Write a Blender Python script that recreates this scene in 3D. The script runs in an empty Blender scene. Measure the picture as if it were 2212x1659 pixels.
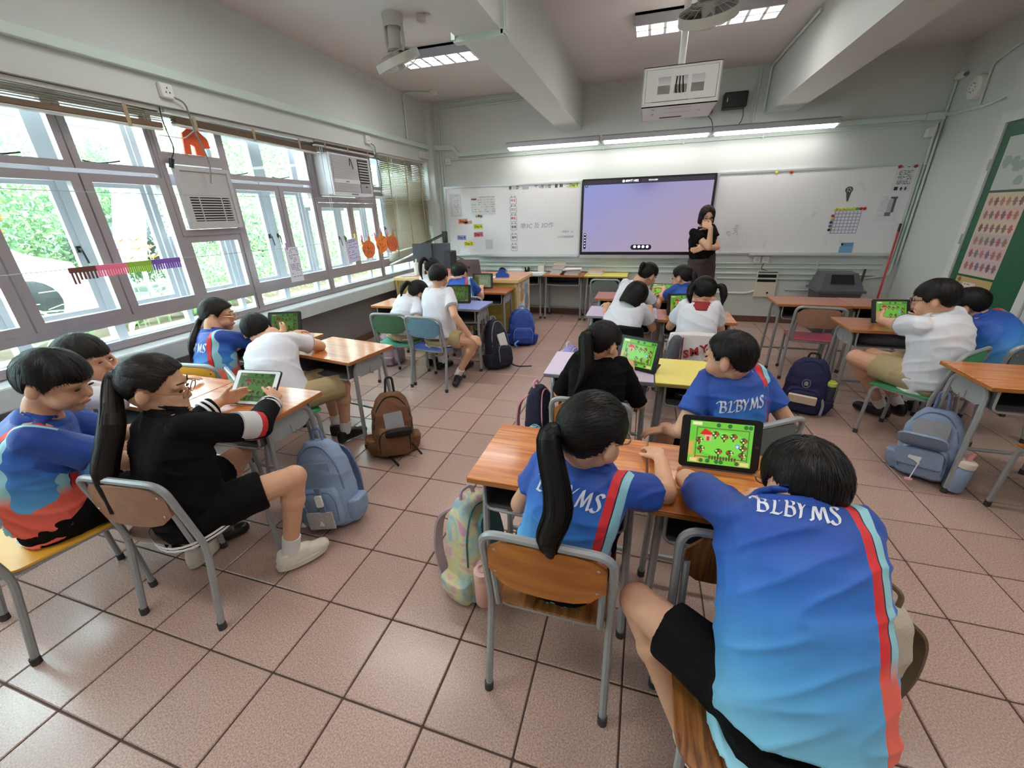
import bpy, bmesh, math, random
import numpy as np
from mathutils import Vector, Matrix, noise as mnoise
from mathutils.bvhtree import BVHTree
random.seed(7)
rng = np.random.default_rng(7)
scene = bpy.context.scene
COL = scene.collection

# ------------------------------------------------------------------ camera
cam_data = bpy.data.cameras.new('camera'); cam = bpy.data.objects.new('camera', cam_data); COL.objects.link(cam)
FPX, YAW, PITCH, ROLL = 879.63, 0.307167, 0.396062, -0.027418
cam_data.sensor_fit = 'HORIZONTAL'; cam_data.sensor_width = 36.0; cam_data.lens = 36.0 * FPX / 2212
cam_data.clip_start = 0.02; cam_data.clip_end = 200
cy_, sy_ = math.cos(YAW), math.sin(YAW)
_f = Vector((-sy_ * math.cos(PITCH), cy_ * math.cos(PITCH), -math.sin(PITCH)))
_r0 = Vector((cy_, sy_, 0)); _u0 = _r0.cross(_f)
_r = _r0 * math.cos(ROLL) + _u0 * math.sin(ROLL); _u = _u0 * math.cos(ROLL) - _r0 * math.sin(ROLL)
CAM = Vector((2.3355, -0.6467, 1.4974))
cam.matrix_world = Matrix(((_r.x, _u.x, -_f.x, CAM.x), (_r.y, _u.y, -_f.y, CAM.y), (_r.z, _u.z, -_f.z, CAM.z), (0, 0, 0, 1)))
scene.camera = cam

# ------------------------------------------------------------------ world, exposure
world = bpy.data.worlds.new('overcast_sky'); scene.world = world; world.use_nodes = True
wn = world.node_tree.nodes; wn['Background'].inputs[0].default_value = (0.80, 0.93, 1.0, 1); wn['Background'].inputs[1].default_value = 13.0
scene.view_settings.view_transform = 'Standard'; scene.view_settings.look = 'None'
scene.view_settings.gamma = 1.0; scene.view_settings.use_curve_mapping = False
scene.view_settings.exposure = 0.48
scene.cycles.use_denoising = True
scene.cycles.max_bounces = 8; scene.cycles.diffuse_bounces = 5; scene.cycles.transparent_max_bounces = 24
LAMP_POWER = 7.0       # each ceiling luminaire, watts
BOARD_LAMP_POWER = 1.7  # each lamp over the board

# ------------------------------------------------------------------ helpers
def S(r, g, b):
    return tuple(((c / 255) / 12.92 if c / 255 <= 0.04045 else ((c / 255 + 0.055) / 1.055) ** 2.4) for c in (r, g, b))
MATS = {}
def M(name, col, rough=0.5, metal=0.0, noise=None, bump=None, emit=0, spec=0.5, coat=0, rand=0, sheen=0):
    """plain procedural material; noise=(scale, amount), bump=(scale, strength); rand: per-object value change"""
    if name in MATS: return MATS[name]
    m = bpy.data.materials.new(name); m.use_nodes = True; MATS[name] = m
    nt = m.node_tree; b = nt.nodes['Principled BSDF']
    b.inputs['Base Color'].default_value = (*col, 1); b.inputs['Roughness'].default_value = rough
    b.inputs['Metallic'].default_value = metal; b.inputs['Specular IOR Level'].default_value = spec
    b.inputs['Coat Weight'].default_value = coat; b.inputs['Sheen Weight'].default_value = sheen
    m.diffuse_color = (*col, 1)
    tc = None
    if noise or bump: tc = nt.nodes.new('ShaderNodeTexCoord')
    src = None
    if noise:
        n = nt.nodes.new('ShaderNodeTexNoise'); n.inputs['Scale'].default_value = noise[0]; n.inputs['Detail'].default_value = 5
        nt.links.new(tc.outputs['Object'], n.inputs['Vector'])
        mr = nt.nodes.new('ShaderNodeMapRange'); mr.inputs['To Min'].default_value = 1 - noise[1]; mr.inputs['To Max'].default_value = 1 + noise[1]
        nt.links.new(n.outputs['Fac'], mr.inputs['Value'])
        h = nt.nodes.new('ShaderNodeHueSaturation'); h.inputs['Color'].default_value = (*col, 1)
        nt.links.new(mr.outputs[0], h.inputs['Value']); src = h
    if rand:
        oi = nt.nodes.new('ShaderNodeObjectInfo'); mr = nt.nodes.new('ShaderNodeMapRange')
        mr.inputs['To Min'].default_value = 1 - rand; mr.inputs['To Max'].default_value = 1 + rand
        nt.links.new(oi.outputs['Random'], mr.inputs['Value'])
        h = nt.nodes.new('ShaderNodeHueSaturation'); h.inputs['Color'].default_value = (*col, 1)
        if src: nt.links.new(src.outputs[0], h.inputs['Color'])
        nt.links.new(mr.outputs[0], h.inputs['Value']); src = h
    if src: nt.links.new(src.outputs[0], b.inputs['Base Color'])
    if bump:
        n = nt.nodes.new('ShaderNodeTexNoise'); n.inputs['Scale'].default_value = bump[0]; n.inputs['Detail'].default_value = 4
        nt.links.new(tc.outputs['Object'], n.inputs['Vector'])
        bp = nt.nodes.new('ShaderNodeBump'); bp.inputs['Strength'].default_value = bump[1]; bp.inputs['Distance'].default_value = 0.01
        nt.links.new(n.outputs['Fac'], bp.inputs['Height']); nt.links.new(bp.outputs[0], b.inputs['Normal'])
    if emit:
        b.inputs['Emission Color'].default_value = (*col, 1); b.inputs['Emission Strength'].default_value = emit
    return m
def wood(name, c1, c2, scale=14, rough=0.35, axis=1, coat=0.2):
    """wood grain with streaks along the object's local x (axis=0) or y (axis=1)"""
    if name in MATS: return MATS[name]
    m = bpy.data.materials.new(name); m.use_nodes = True; MATS[name] = m; nt = m.node_tree; b = nt.nodes['Principled BSDF']
    tc = nt.nodes.new('ShaderNodeTexCoord'); mp = nt.nodes.new('ShaderNodeMapping')
    mp.inputs['Scale'].default_value = ((1.2, scale, scale), (scale, 1.2, scale), (scale, scale, 1.2))[axis]
    oi = nt.nodes.new('ShaderNodeObjectInfo'); ad = nt.nodes.new('ShaderNodeVectorMath'); ad.operation = 'ADD'
    mu = nt.nodes.new('ShaderNodeMath'); mu.operation = 'MULTIPLY'; mu.inputs[1].default_value = 37
    nt.links.new(oi.outputs['Random'], mu.inputs[0])
    nt.links.new(tc.outputs['Object'], ad.inputs[0]); nt.links.new(mu.outputs[0], ad.inputs[1]); nt.links.new(ad.outputs[0], mp.inputs['Vector'])
    n = nt.nodes.new('ShaderNodeTexNoise'); n.inputs['Scale'].default_value = 3; n.inputs['Detail'].default_value = 6; n.inputs['Distortion'].default_value = 0.6
    nt.links.new(mp.outputs[0], n.inputs['Vector'])
    cr = nt.nodes.new('ShaderNodeValToRGB'); cr.color_ramp.elements[0].position = 0.36; cr.color_ramp.elements[1].position = 0.62
    cr.color_ramp.elements[0].color = (*c2, 1); cr.color_ramp.elements[1].color = (*c1, 1)
    nt.links.new(n.outputs['Fac'], cr.inputs['Fac']); nt.links.new(cr.outputs[0], b.inputs['Base Color'])
    b.inputs['Roughness'].default_value = rough; b.inputs['Coat Weight'].default_value = coat; b.inputs['Coat Roughness'].default_value = 0.12
    m.diffuse_color = (*c1, 1)
    return m

class MB:
    """collects shapes; build() links them as one mesh object"""
    def __init__(s): s.v = []; s.f = []; s.mi = []; s.mats = []
    def mat(s, m):
        if m not in s.mats: s.mats.append(m)
        return s.mats.index(m)
    def add(s, verts, faces, m=None):
        o = len(s.v); s.v += [tuple(p) for p in verts]; i = s.mat(m) if m else 0
        for f in faces: s.f.append([a + o for a in f]); s.mi.append(i)
        return s
    def box(s, x0, x1, y0, y1, z0, z1, m=None, T=None, ch=0):
        if ch:
            c = ch; P = []
            for z, i in ((z0, c), (z0 + c, 0), (z1 - c, 0), (z1, c)):
                for (a, b, da, db) in ((x0, y0, 1, 0), (x1, y0, -1, 0), (x1, y0, 0, 1), (x1, y1, 0, -1), (x1, y1, -1, 0), (x0, y1, 1, 0), (x0, y1, 0, -1), (x0, y0, 0, 1)):
                    sx = i if a == x0 else -i; sy = i if b == y0 else -i
                    P.append((a + da * c + (sx if not da else 0), b + db * c + (sy if not db else 0), z))
            F = [list(range(7, -1, -1)), list(range(24, 32))]
            for r in range(3):
                for k in range(8): F.append([r * 8 + k, r * 8 + (k + 1) % 8, r * 8 + 8 + (k + 1) % 8, r * 8 + 8 + k])
        else:
            P = [(x, y, z) for z in (z0, z1) for y in (y0, y1) for x in (x0, x1)]
            F = [(0, 2, 3, 1), (4, 5, 7, 6), (0, 1, 5, 4), (2, 6, 7, 3), (0, 4, 6, 2), (1, 3, 7, 5)]
        if T is not None: P = [T @ Vector(p) for p in P]
        return s.add(P, F, m)
    def tube(s, pts, r, n=8, m=None, closed=False, cap=True):
        """sweep a circle along a polyline; r a number or one per point"""
        P = [Vector(p) for p in pts]; k = len(P); R = r if hasattr(r, '__len__') else [r] * k
        up = None; V = []; F = []
        for i in range(k):
            if closed: d = P[(i + 1) % k] - P[i - 1]
            else: d = (P[i + 1] if i < k - 1 else P[i]) - (P[i - 1] if i else P[i])
            d.normalize()
            if up is None: up = d.orthogonal().normalized()
            up = (up - d * up.dot(d)); up = up.normalized() if up.length > 1e-6 else d.orthogonal().normalized()
            w = d.cross(up)
            for j in range(n):
                a = 2 * math.pi * j / n; V.append(P[i] + (up * math.cos(a) + w * math.sin(a)) * R[i])
        for i in range(k if closed else k - 1):
            for j in range(n):
                a = i * n + j; b = i * n + (j + 1) % n; i2 = (i + 1) % k
                F.append((a, b, i2 * n + (j + 1) % n, i2 * n + j))
        if cap and not closed: F += [list(range(n - 1, -1, -1)), [(k - 1) * n + j for j in range(n)]]
        return s.add(V, F, m)
    def cyl(s, p0, p1, r, n=12, m=None, r1=None): return s.tube([p0, p1], [r, r if r1 is None else r1], n, m)
    def lathe(s, prof, n=16, T=None, m=None):
        V = [(r * math.cos(2 * math.pi * j / n), r * math.sin(2 * math.pi * j / n), z) for r, z in prof for j in range(n)]
        F = [(i * n + j, i * n + (j + 1) % n, (i + 1) * n + (j + 1) % n, (i + 1) * n + j) for i in range(len(prof) - 1) for j in range(n)]
        F += [list(range(n - 1, -1, -1)), [(len(prof) - 1) * n + j for j in range(n)]]
        if T is not None: V = [T @ Vector(p) for p in V]
        return s.add(V, F, m)
    def prism(s, poly, h0, h1, T=None, m=None):
        """extrude a 2-D outline (local x, y) from h0 to h1 along local z"""
        n = len(poly); V = [(x, y, h0) for x, y in poly] + [(x, y, h1) for x, y in poly]
        F = [list(range(n - 1, -1, -1)), list(range(n, 2 * n))] + [(i, (i + 1) % n, n + (i + 1) % n, n + i) for i in range(n)]
        if T is not None: V = [T @ Vector(p) for p in V]
        return s.add(V, F, m)
    def ring(s, a0, a1, b0, b1, ia0, ia1, ib0, ib1, h0, h1, axes='yzx', m=None):
        """rectangular frame (outer a0..a1 x b0..b1, opening ia0..ia1 x ib0..ib1) extruded h0..h1 along the third axis"""
        O = [(a0, b0), (a1, b0), (a1, b1), (a0, b1)]; I = [(ia0, ib0), (ia1, ib0), (ia1, ib1), (ia0, ib1)]
        V = []
        for h in (h0, h1):
            for L in (O, I):
                for a, b in L:
                    d = dict(zip(axes, (a, b, h))); V.append((d['x'], d['y'], d['z']))
        F = []
        for k in range(4):
            k2 = (k + 1) % 4
            F += [(k, 4 + k, 4 + k2, k2), (8 + k, 8 + k2, 12 + k2, 12 + k), (k, k2, 8 + k2, 8 + k), (4 + k, 12 + k, 12 + k2, 4 + k2)]
        return s.add(V, F, m)
    def mesh(s, name, m=None, smooth=0):
        me = bpy.data.meshes.new(name); me.from_pydata(s.v, [], s.f); me.update()
        for mm in (s.mats or ([m] if m else [])): me.materials.append(mm)
        if len(s.mats) > 1:
            me.polygons.foreach_set('material_index', s.mi)
        bm = bmesh.new(); bm.from_mesh(me); bmesh.ops.recalc_face_normals(bm, faces=bm.faces); bm.to_mesh(me); bm.free()
        if smooth:
            me.polygons.foreach_set('use_smooth', [True] * len(me.polygons))
            try: me.set_sharp_from_angle(angle=math.radians(smooth))
            except Exception: pass
        return me
    def build(s, name, m=None, parent=None, loc=None, rz=0, smooth=40, T=None):
        return link(name, s.mesh(name, m, smooth), parent, loc, rz, T)
def link(name, me, parent=None, loc=None, rz=0, T=None):
    o = bpy.data.objects.new(name, me); COL.objects.link(o)
    if T is not None: o.matrix_local = T
    else:
        if loc is not None: o.location = loc
        o.rotation_euler = (0, 0, rz)
    if parent: o.parent = parent
    return o
def thing(name, label, cat, loc=(0, 0, 0), rz=0, group=None, T=None):
    o = bpy.data.objects.new(name, None); COL.objects.link(o); o.empty_display_size = 0.05
    if T is not None: o.matrix_world = T
    else: o.location = loc; o.rotation_euler = (0, 0, rz)
    return tag(o, label, cat, group)
def tag(o, label, cat, group=None):
    o['label'] = label; o['category'] = cat
    if group: o['group'] = group
    return o
def struct(o, label=None):
    o['kind'] = 'structure'
    if label: o['label'] = label
    return o
def sempty(name, label=None):
    o = bpy.data.objects.new(name, None); COL.objects.link(o); o.empty_display_size = 0.05
    return struct(o, label)
def copy_tree(o, parent=None):
    c = o.copy(); COL.objects.link(c)
    if parent: c.parent = parent
    for ch in o.children: copy_tree(ch, c)
    return c
def TR(loc, rz=0, rx=0, ry=0):
    return Matrix.Translation(loc) @ Matrix.Rotation(rz, 4, 'Z') @ Matrix.Rotation(ry, 4, 'Y') @ Matrix.Rotation(rx, 4, 'X')
def frame(o, x, y):
    """matrix with origin o and local x, y axes along the given world vectors (z = x cross y)"""
    x = Vector(x).normalized(); y = Vector(y); y = (y - x * y.dot(x)).normalized(); z = x.cross(y); o = Vector(o)
    return Matrix(((x.x, y.x, z.x, o.x), (x.y, y.y, z.y, o.y), (x.z, y.z, z.z, o.z), (0, 0, 0, 1)))
def rrect(x0, x1, y0, y1, r, n=4):
    P = []
    for cx, cy, a in ((x1 - r, y0 + r, -90), (x1 - r, y1 - r, 0), (x0 + r, y1 - r, 90), (x0 + r, y0 + r, 180)):
        for k in range(n + 1):
            t = math.radians(a + 90 * k / n); P.append((cx + r * math.cos(t), cy + r * math.sin(t)))
    return P
def bend(pts, r, n=5):
    """round the corners of a polyline with radius r"""
    P = [Vector(p) for p in pts]; out = [P[0]]
    for i in range(1, len(P) - 1):
        a = (P[i - 1] - P[i]); b = (P[i + 1] - P[i]); d = min(r, a.length * 0.49, b.length * 0.49)
        a = P[i] + a.normalized() * d; b = P[i] + b.normalized() * d
        for k in range(n + 1):
            t = k / n; out.append(a * (1 - t) ** 2 + P[i] * 2 * t * (1 - t) + b * t * t)
    out.append(P[-1]); return out
_tx = {}
def text_mesh(body, size, mat, ext=0.0008, shear=0.0, align='CENTER', bold=0.0):
    key = (body, size, mat.name, ext, shear, align, bold)
    if key in _tx: return _tx[key]
    cu = bpy.data.curves.new('lettering', 'FONT'); cu.body = body; cu.size = size; cu.extrude = ext; cu.shear = shear; cu.offset = bold
    cu.align_x = align; cu.align_y = 'CENTER'; cu.resolution_u = 3
    o = bpy.data.objects.new('lettering', cu); COL.objects.link(o)
    me = bpy.data.meshes.new_from_object(o.evaluated_get(bpy.context.evaluated_depsgraph_get())); bpy.data.objects.remove(o); bpy.data.curves.remove(cu)
    me.materials.clear(); me.materials.append(mat); _tx[key] = me; return me
# --- flat prints painted as face colours (screens, posters, papers)
class Paint:
    def __init__(s, w, h, col): s.w, s.h = w, h; s.a = np.zeros((h, w, 3)); s.a[:] = S(*col); s.Y, s.X = np.mgrid[0:h, 0:w]; s.Y = s.h - 1 - s.Y
    def disc(s, cx, cy, rx, ry, col): s.a[((s.X - cx) / rx) ** 2 + ((s.Y - cy) / ry) ** 2 <= 1] = S(*col)
    def rect(s, x0, x1, y0, y1, col): s.a[(s.X >= x0) & (s.X <= x1) & (s.Y >= y0) & (s.Y <= y1)] = S(*col)
    def poly(s, P, col):
        m = np.zeros(s.X.shape, bool)
        for i in range(len(P)):
            (xa, ya), (xb, yb) = P[i - 1], P[i]
            c = (ya > s.Y) != (yb > s.Y); m ^= c & (s.X < (xb - xa) * (s.Y - ya) / (yb - ya + 1e-9) + xa)
        s.a[m] = S(*col)
    def lines(s, x0, x1, y0, y1, step, col, dens=0.75):
        y = y1
        while y > y0:
            x = x0 + random.random() * 2
            while x < x1:
                w = random.uniform(1, 5)
                if random.random() < dens: s.rect(x, min(x + w, x1), round(y), round(y), col)
                x += w + 1.2
            y -= step
    def mesh(s, name, mat, W, H):
        """W x H metre sheet centred on the origin in local x (right), y (up)"""
        gx = np.linspace(-W / 2, W / 2, s.w + 1); gy = np.linspace(H / 2, -H / 2, s.h + 1)
        V = np.stack([np.tile(gx, s.h + 1), np.repeat(gy, s.w + 1), np.zeros((s.w + 1) * (s.h + 1))], -1)
        i = (np.arange(s.h)[:, None] * (s.w + 1) + np.arange(s.w)[None]).ravel()
        F = np.stack([i + s.w + 1, i + s.w + 2, i + 1, i], -1)
        me = bpy.data.meshes.new(name); me.from_pydata(V.tolist(), [], F.tolist()); me.materials.append(mat)
        ca = me.color_attributes.new('print', 'FLOAT_COLOR', 'CORNER')
        c = np.ones((s.w * s.h, 4, 4)); c[:, :, :3] = s.a.reshape(-1, 1, 3); ca.data.foreach_set('color', c.ravel())
        me.update(); return me
def print_mat(name, emit=0.0, rough=0.6):
    if name in MATS: return MATS[name]
    m = bpy.data.materials.new(name); m.use_nodes = True; MATS[name] = m; nt = m.node_tree; b = nt.nodes['Principled BSDF']
    at = nt.nodes.new('ShaderNodeAttribute'); at.attribute_name = 'print'; b.inputs['Roughness'].default_value = rough
    if emit:
        nt.links.new(at.outputs['Color'], b.inputs['Emission Color']); b.inputs['Emission Strength'].default_value = emit
        b.inputs['Base Color'].default_value = (0.02, 0.02, 0.02, 1)
    else: nt.links.new(at.outputs['Color'], b.inputs['Base Color'])
    return m
PRINT = print_mat('printed_paper'); SCREEN = print_mat('lit_screen', 1.0, 0.15)
V3 = Vector
# ================================================================== the room
XL, XR, YF, YB, ZC = -0.90, 5.36, 5.75, -2.2, 3.02
WX = -1.05                                   # plane of the inner windows
wall_mint = M('wall_paint_mint', S(204, 209, 206), 0.55, noise=(1.3, 0.03), bump=(90, 0.03))
ceil_mat = M('ceiling_paint', S(214, 208, 206), 0.7, noise=(0.8, 0.03))
low_wall = M('lower_wall_grey_paint', S(128, 124, 128), 0.5, noise=(3, 0.05))
sill_mat = M('sill_paint_worn', S(190, 196, 196), 0.5, noise=(9, 0.12))
grout = M('dark_grout', S(74, 56, 50), 0.8)
skirt_mat = M('brown_skirting_tile', S(104, 72, 60), 0.35, noise=(5, 0.08))
alu = M('window_aluminium', S(166, 158, 162), 0.42, 0.35, noise=(6, 0.06))
alu_out = M('outer_window_aluminium', S(196, 200, 208), 0.45, 0.2, noise=(5, 0.06))
pvc = M('white_plastic', S(222, 224, 220), 0.4)
mint_pipe = M('painted_conduit_mint', S(200, 216, 208), 0.45)
dark = M('black_plastic', S(24, 23, 25), 0.4)
steel = M('grey_enamelled_steel', S(158, 162, 164), 0.38, 0.25, noise=(40, 0.08))
chrome = M('bright_metal', S(200, 200, 200), 0.25, 0.9)

def tile_material():
    m = bpy.data.materials.new('beige_floor_tile'); m.use_nodes = True; nt = m.node_tree; b = nt.nodes['Principled BSDF']
    tc = nt.nodes.new('ShaderNodeTexCoord'); oi = nt.nodes.new('ShaderNodeObjectInfo')
    n1 = nt.nodes.new('ShaderNodeTexNoise'); n1.inputs['Scale'].default_value = 190; n1.inputs['Detail'].default_value = 3
    n2 = nt.nodes.new('ShaderNodeTexNoise'); n2.inputs['Scale'].default_value = 3.0
    nt.links.new(tc.outputs['Object'], n1.inputs['Vector']); nt.links.new(tc.outputs['Object'], n2.inputs['Vector'])
    cr = nt.nodes.new('ShaderNodeValToRGB'); cr.color_ramp.elements[0].position = 0.32; cr.color_ramp.elements[1].position = 0.68
    cr.color_ramp.elements[0].color = (*S(154, 124, 114), 1); cr.color_ramp.elements[1].color = (*S(200, 170, 159), 1)
    nt.links.new(n1.outputs['Fac'], cr.inputs['Fac'])
    a = nt.nodes.new('ShaderNodeMath'); a.operation = 'MULTIPLY_ADD'; a.inputs[1].default_value = 0.10; a.inputs[2].default_value = 0.95
    nt.links.new(oi.outputs['Random'], a.inputs[0])
    h = nt.nodes.new('ShaderNodeHueSaturation'); nt.links.new(cr.outputs[0], h.inputs['Color']); nt.links.new(a.outputs[0], h.inputs['Value'])
    nt.links.new(h.outputs[0], b.inputs['Base Color'])
    mr = nt.nodes.new('ShaderNodeMapRange'); mr.inputs['To Min'].default_value = 0.17; mr.inputs['To Max'].default_value = 0.30
    nt.links.new(n2.outputs['Fac'], mr.inputs['Value']); nt.links.new(mr.outputs[0], b.inputs['Roughness'])
    bp = nt.nodes.new('ShaderNodeBump'); bp.inputs['Strength'].default_value = 0.10; bp.inputs['Distance'].default_value = 0.002
    nt.links.new(n1.outputs['Fac'], bp.inputs['Height']); nt.links.new(bp.outputs[0], b.inputs['Normal'])
    return m
tile_mat = tile_material()
# floor: grout bed with the tiles as pieces
floor = struct(MB().box(XL - 0.25, XR + 0.1, YB - 0.1, YF + 0.1, -0.12, -0.004).build('floor', grout))
tm = MB().box(-0.147, 0.147, -0.147, 0.147, -0.010, 0.0, ch=0.003).mesh('tile', tile_mat)
cells = [(0.3 * i + 0.15, 0.3 * j + 0.15) for i in range(-4, 18) for j in range(-7, 20)]
def seen(c):
    p = V3((c[0], c[1], 0)) - CAM; z = p.dot(_f)
    if z < 0.1: return 1e9
    x, y = FPX * p.dot(_r) / z, FPX * p.dot(_u) / z
    return p.length if abs(x) < 1250 and abs(y) < 950 else 100 + p.length
cells.sort(key=seen)
rest = MB()
for k, (x, y) in enumerate(cells):
    if k < 300: link('tile', tm, floor, (x, y, 0))
    else: rest.box(x - .147, x + .147, y - .147, y + .147, -0.010, 0, ch=0.003)
ro = rest.build('tile_field', tile_mat, floor); ro['kind'] = 'stuff'

struct(MB().box(XL - 0.4, XR + 0.2, YF, YF + 0.2, -0.1, ZC + 0.1).build('wall_front', wall_mint))
struct(MB().box(XR, XR + 0.2, YB, YF, -0.1, ZC + 0.1).build('wall_right', wall_mint))
struct(MB().box(XL - 0.3, XR + 0.2, YB - 0.2, YB, -0.1, ZC + 0.1).build('wall_back', wall_mint))
ceiling = struct(MB().box(XL - 0.4, XR + 0.2, YB - 0.2, YF + 0.2, ZC, ZC + 0.15).build('ceiling', ceil_mat))
# left wall: one frame around the long window opening
WY0, WY1, WZ0, WZ1 = -1.80, 5.62, 0.70, 2.24
struct(MB().ring(YB - .2, YF, 0.60, ZC, WY0, WY1, 0.66, WZ1, XL - 0.24, XL, 'yzx').build('wall_left', wall_mint))
struct(MB().box(-1.25, -1.07, YB, YF, -0.1, 0.57).build('wall_left_lower', low_wall))
struct(MB().box(-1.20, -0.872, YB, YF, 0.572, 0.70, ch=0.008).build('trim_1', sill_mat), 'painted window sill ledge under the long window')
# skirting of brown tiles
for nm, (x0, x1, y0, y1) in {'baseboard_front': (XL, XR, YF - 0.012, YF), 'baseboard_right': (XR - 0.012, XR, YB, YF), 'baseboard_left': (-1.07, -1.058, YB, YF)}.items():
    struct(MB().box(x0, x1, y0, y1, 0.0, 0.085).build(nm, skirt_mat))
# beams
for x0, x1 in ((1.10, 1.395), (3.575, 3.895)):
    struct(MB().box(x0, x1, YB, YF, 2.52, ZC + 0.01).build('trim_2', wall_mint), 'painted concrete ceiling beam running towards the front wall')
struct(MB().box(XL - .02, XL + 0.10, YF - 0.11, YF + .01, 0, ZC + .01).build('trim_3', wall_mint), 'slim corner pier beside the lowered blind')

# ------------------------------------------------------------------ windows
def glass_material():
    m = bpy.data.materials.new('window_glass'); m.use_nodes = True; nt = m.node_tree; nt.nodes.remove(nt.nodes['Principled BSDF'])
    t = nt.nodes.new('ShaderNodeBsdfTransparent'); t.inputs[0].default_value = (0.93, 0.97, 0.96, 1)
    g = nt.nodes.new('ShaderNodeBsdfGlossy'); g.inputs['Roughness'].default_value = 0.02
    lw = nt.nodes.new('ShaderNodeLayerWeight'); pw = nt.nodes.new('ShaderNodeMath'); pw.operation = 'POWER'; pw.inputs[1].default_value = 4; nt.links.new(lw.outputs['Facing'], pw.inputs[0])
    fr = nt.nodes.new('ShaderNodeMath'); fr.operation = 'MULTIPLY_ADD'; fr.inputs[1].default_value = .45; fr.inputs[2].default_value = .02; nt.links.new(pw.outputs[0], fr.inputs[0])
    mx = nt.nodes.new('ShaderNodeMixShader'); nt.links.new(fr.outputs[0], mx.inputs[0]); nt.links.new(t.outputs[0], mx.inputs[1]); nt.links.new(g.outputs[0], mx.inputs[2])
    nt.links.new(mx.outputs[0], nt.nodes['Material Output'].inputs[0]); return m
glass = glass_material()
hm = MB().box(-.004, .008, -.012, .012, -.02, .02).tube(bend([(.008, 0, 0), (.03, 0, 0), (.032, 0.01, -.09)], .01), .006, 6).mesh('handle', dark, 40)
hm2 = MB().tube(bend([(.01, -.11, .0), (.012, -.04, -.012), (.012, .05, .0), (.016, .11, .014)], .03), .0055, 6).mesh('stay_arm', dark, 40)
def sash(par, y0, y1, z0, z1, x, w=0.05, d=0.04, mat=None, handle=None, pane=True):
    o = MB().ring(y0, y1, z0, z1, y0 + w, y1 - w, z0 + w, z1 - w, x - d, x, 'yzx').build('sash_frame', mat or alu, par)
    if pane: MB().box(x - d / 2 - .003, x - d / 2 + .003, y0 + w - .004, y1 - w + .004, z0 + w - .004, z1 - w + .004).build('pane', glass, o)
    if handle == 'lever': link('handle', hm, o, (x, y0 + w / 2, (z0 + z1) / 2))
    if handle == 'lever_r': link('handle', hm, o, (x, y1 - w / 2, (z0 + z1) / 2))
    if handle == 'stay': link('stay_arm', hm2, o, (x, (y0 + y1) / 2, z0 + w * 1.2))
    return o
ZS = (0.705, 0.885, 0.915, 1.800, 1.825, 2.235)     # sill, low light, transom, casement, top light
XO = WX - 0.19                                        # outer windows
def bay(n, edges, kinds, label):
    w = sempty('window_%d' % n, label)
    a, b = edges[0], edges[-1]
    MB().ring(a, b, ZS[0], ZS[5] + .005, a + .018, b - .018, ZS[0] + .03, ZS[5] - .02, WX - .06, WX + .006, 'yzx').build('window_frame', alu, w)
    MB().box(WX - .058, WX + .004, a + .018, b - .018, ZS[1], ZS[2]).build('transom', alu, w)
    MB().ring(a, b, ZS[0], ZS[5], a + .02, b - .02, ZS[0] + .03, ZS[5] - .03, XO - .05, XO, 'yzx').build('outer_frame', alu_out, w)
    MB().box(XO - .048, XO - .002, a + .02, b - .02, 0.885, 0.935).build('outer_transom', alu_out, w)
    MB().box(XO - .048, XO - .002, a + .02, b - .02, 1.77, 1.85).build('outer_transom', alu_out, w)
    sash(w, a + .02, b - .02, ZS[0] + .03, ZS[1], WX, .022, .03)
    for i, k in enumerate(kinds):
        y0, y1 = edges[i], edges[i + 1]
        if i: MB().box(XO - .07, XO + .01, y0 - .032, y0 + .032, ZS[0], ZS[5]).build('outer_mullion', alu_out, w)
        if k == 'w':
            sash(w, y0 + .005, y1 - .005, ZS[2], ZS[3], WX + .008, .05, .045, handle=None)
            sash(w, y0 + .032, y1 - .032, 0.935, 1.77, XO, .036, .03, alu_out, 'lever' if i % 2 else 'lever_r')
            sash(w, y0 + .032, y1 - .032, 1.85, 2.2, XO + .01, .034, .03, alu_out, 'stay')
        if k == 'c':      # casement pairs with a wide top light
            sash(w, y0 + .004, y1 - .004, ZS[2], ZS[3], WX, .05, .045)
            sash(w, y0 + .032, y1 - .032, 0.935, 1.77, XO, .036, .03, alu_out, 'lever_r' if i % 2 == 0 else 'lever')
            sash(w, y0 + .032, y1 - .032, 1.85, 2.2, XO + .01, .034, .03, alu_out, 'stay')
        if k == 'a':      # column with a blanked air-conditioner opening
            sash(w, y0 + .004, y1 - .004, ZS[2], 1.40, WX, .05, .045)
            sash(w, y0 + .032, y1 - .032, 0.935, 1.40, XO, .036, .03, alu_out)
            MB().ring(y0, y1, 1.40, 1.960, y0 + .035, y1 - .035, 1.445, 1.90, WX - .06, WX + .01, 'yzx').build('opening_frame', alu, w)
            MB().ring(y0 + .004, y1 - .004, 1.955, 2.23, y0 + .03, y1 - .03, 1.975, 2.2, WX - .04, WX + .012, 'yzx').build('sash_frame', alu, w)
            MB().box(WX - .02, WX - .014, y0 + .03, y1 - .03, 1.97, 2.2).build('pane', glass, w)
        if k == 's':      # short casement below a fitted air conditioner
            sash(w, y0 + .004, y1 - .004, ZS[2], 1.66, WX, .05, .045)
            sash(w, y0 + .032, y1 - .032, 0.935, 1.62, XO, .036, .03, alu_out, 'lever_r' if i % 2 == 0 else 'lever')
    return w
def top_light(w, y0, y1): sash(w, y0 + .004, y1 - .004, ZS[4], ZS[5] - .01, WX, .04, .045)
w1 = bay(1, [-1.79, -1.28, -.77, -.26], 'www', 'aluminium window bay at the near end of the left wall')
w2 = bay(2, [-.26, .25, .76, 1.27, 1.785], 'wwww', 'aluminium window bay with tall casements beside the near desks')
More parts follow.
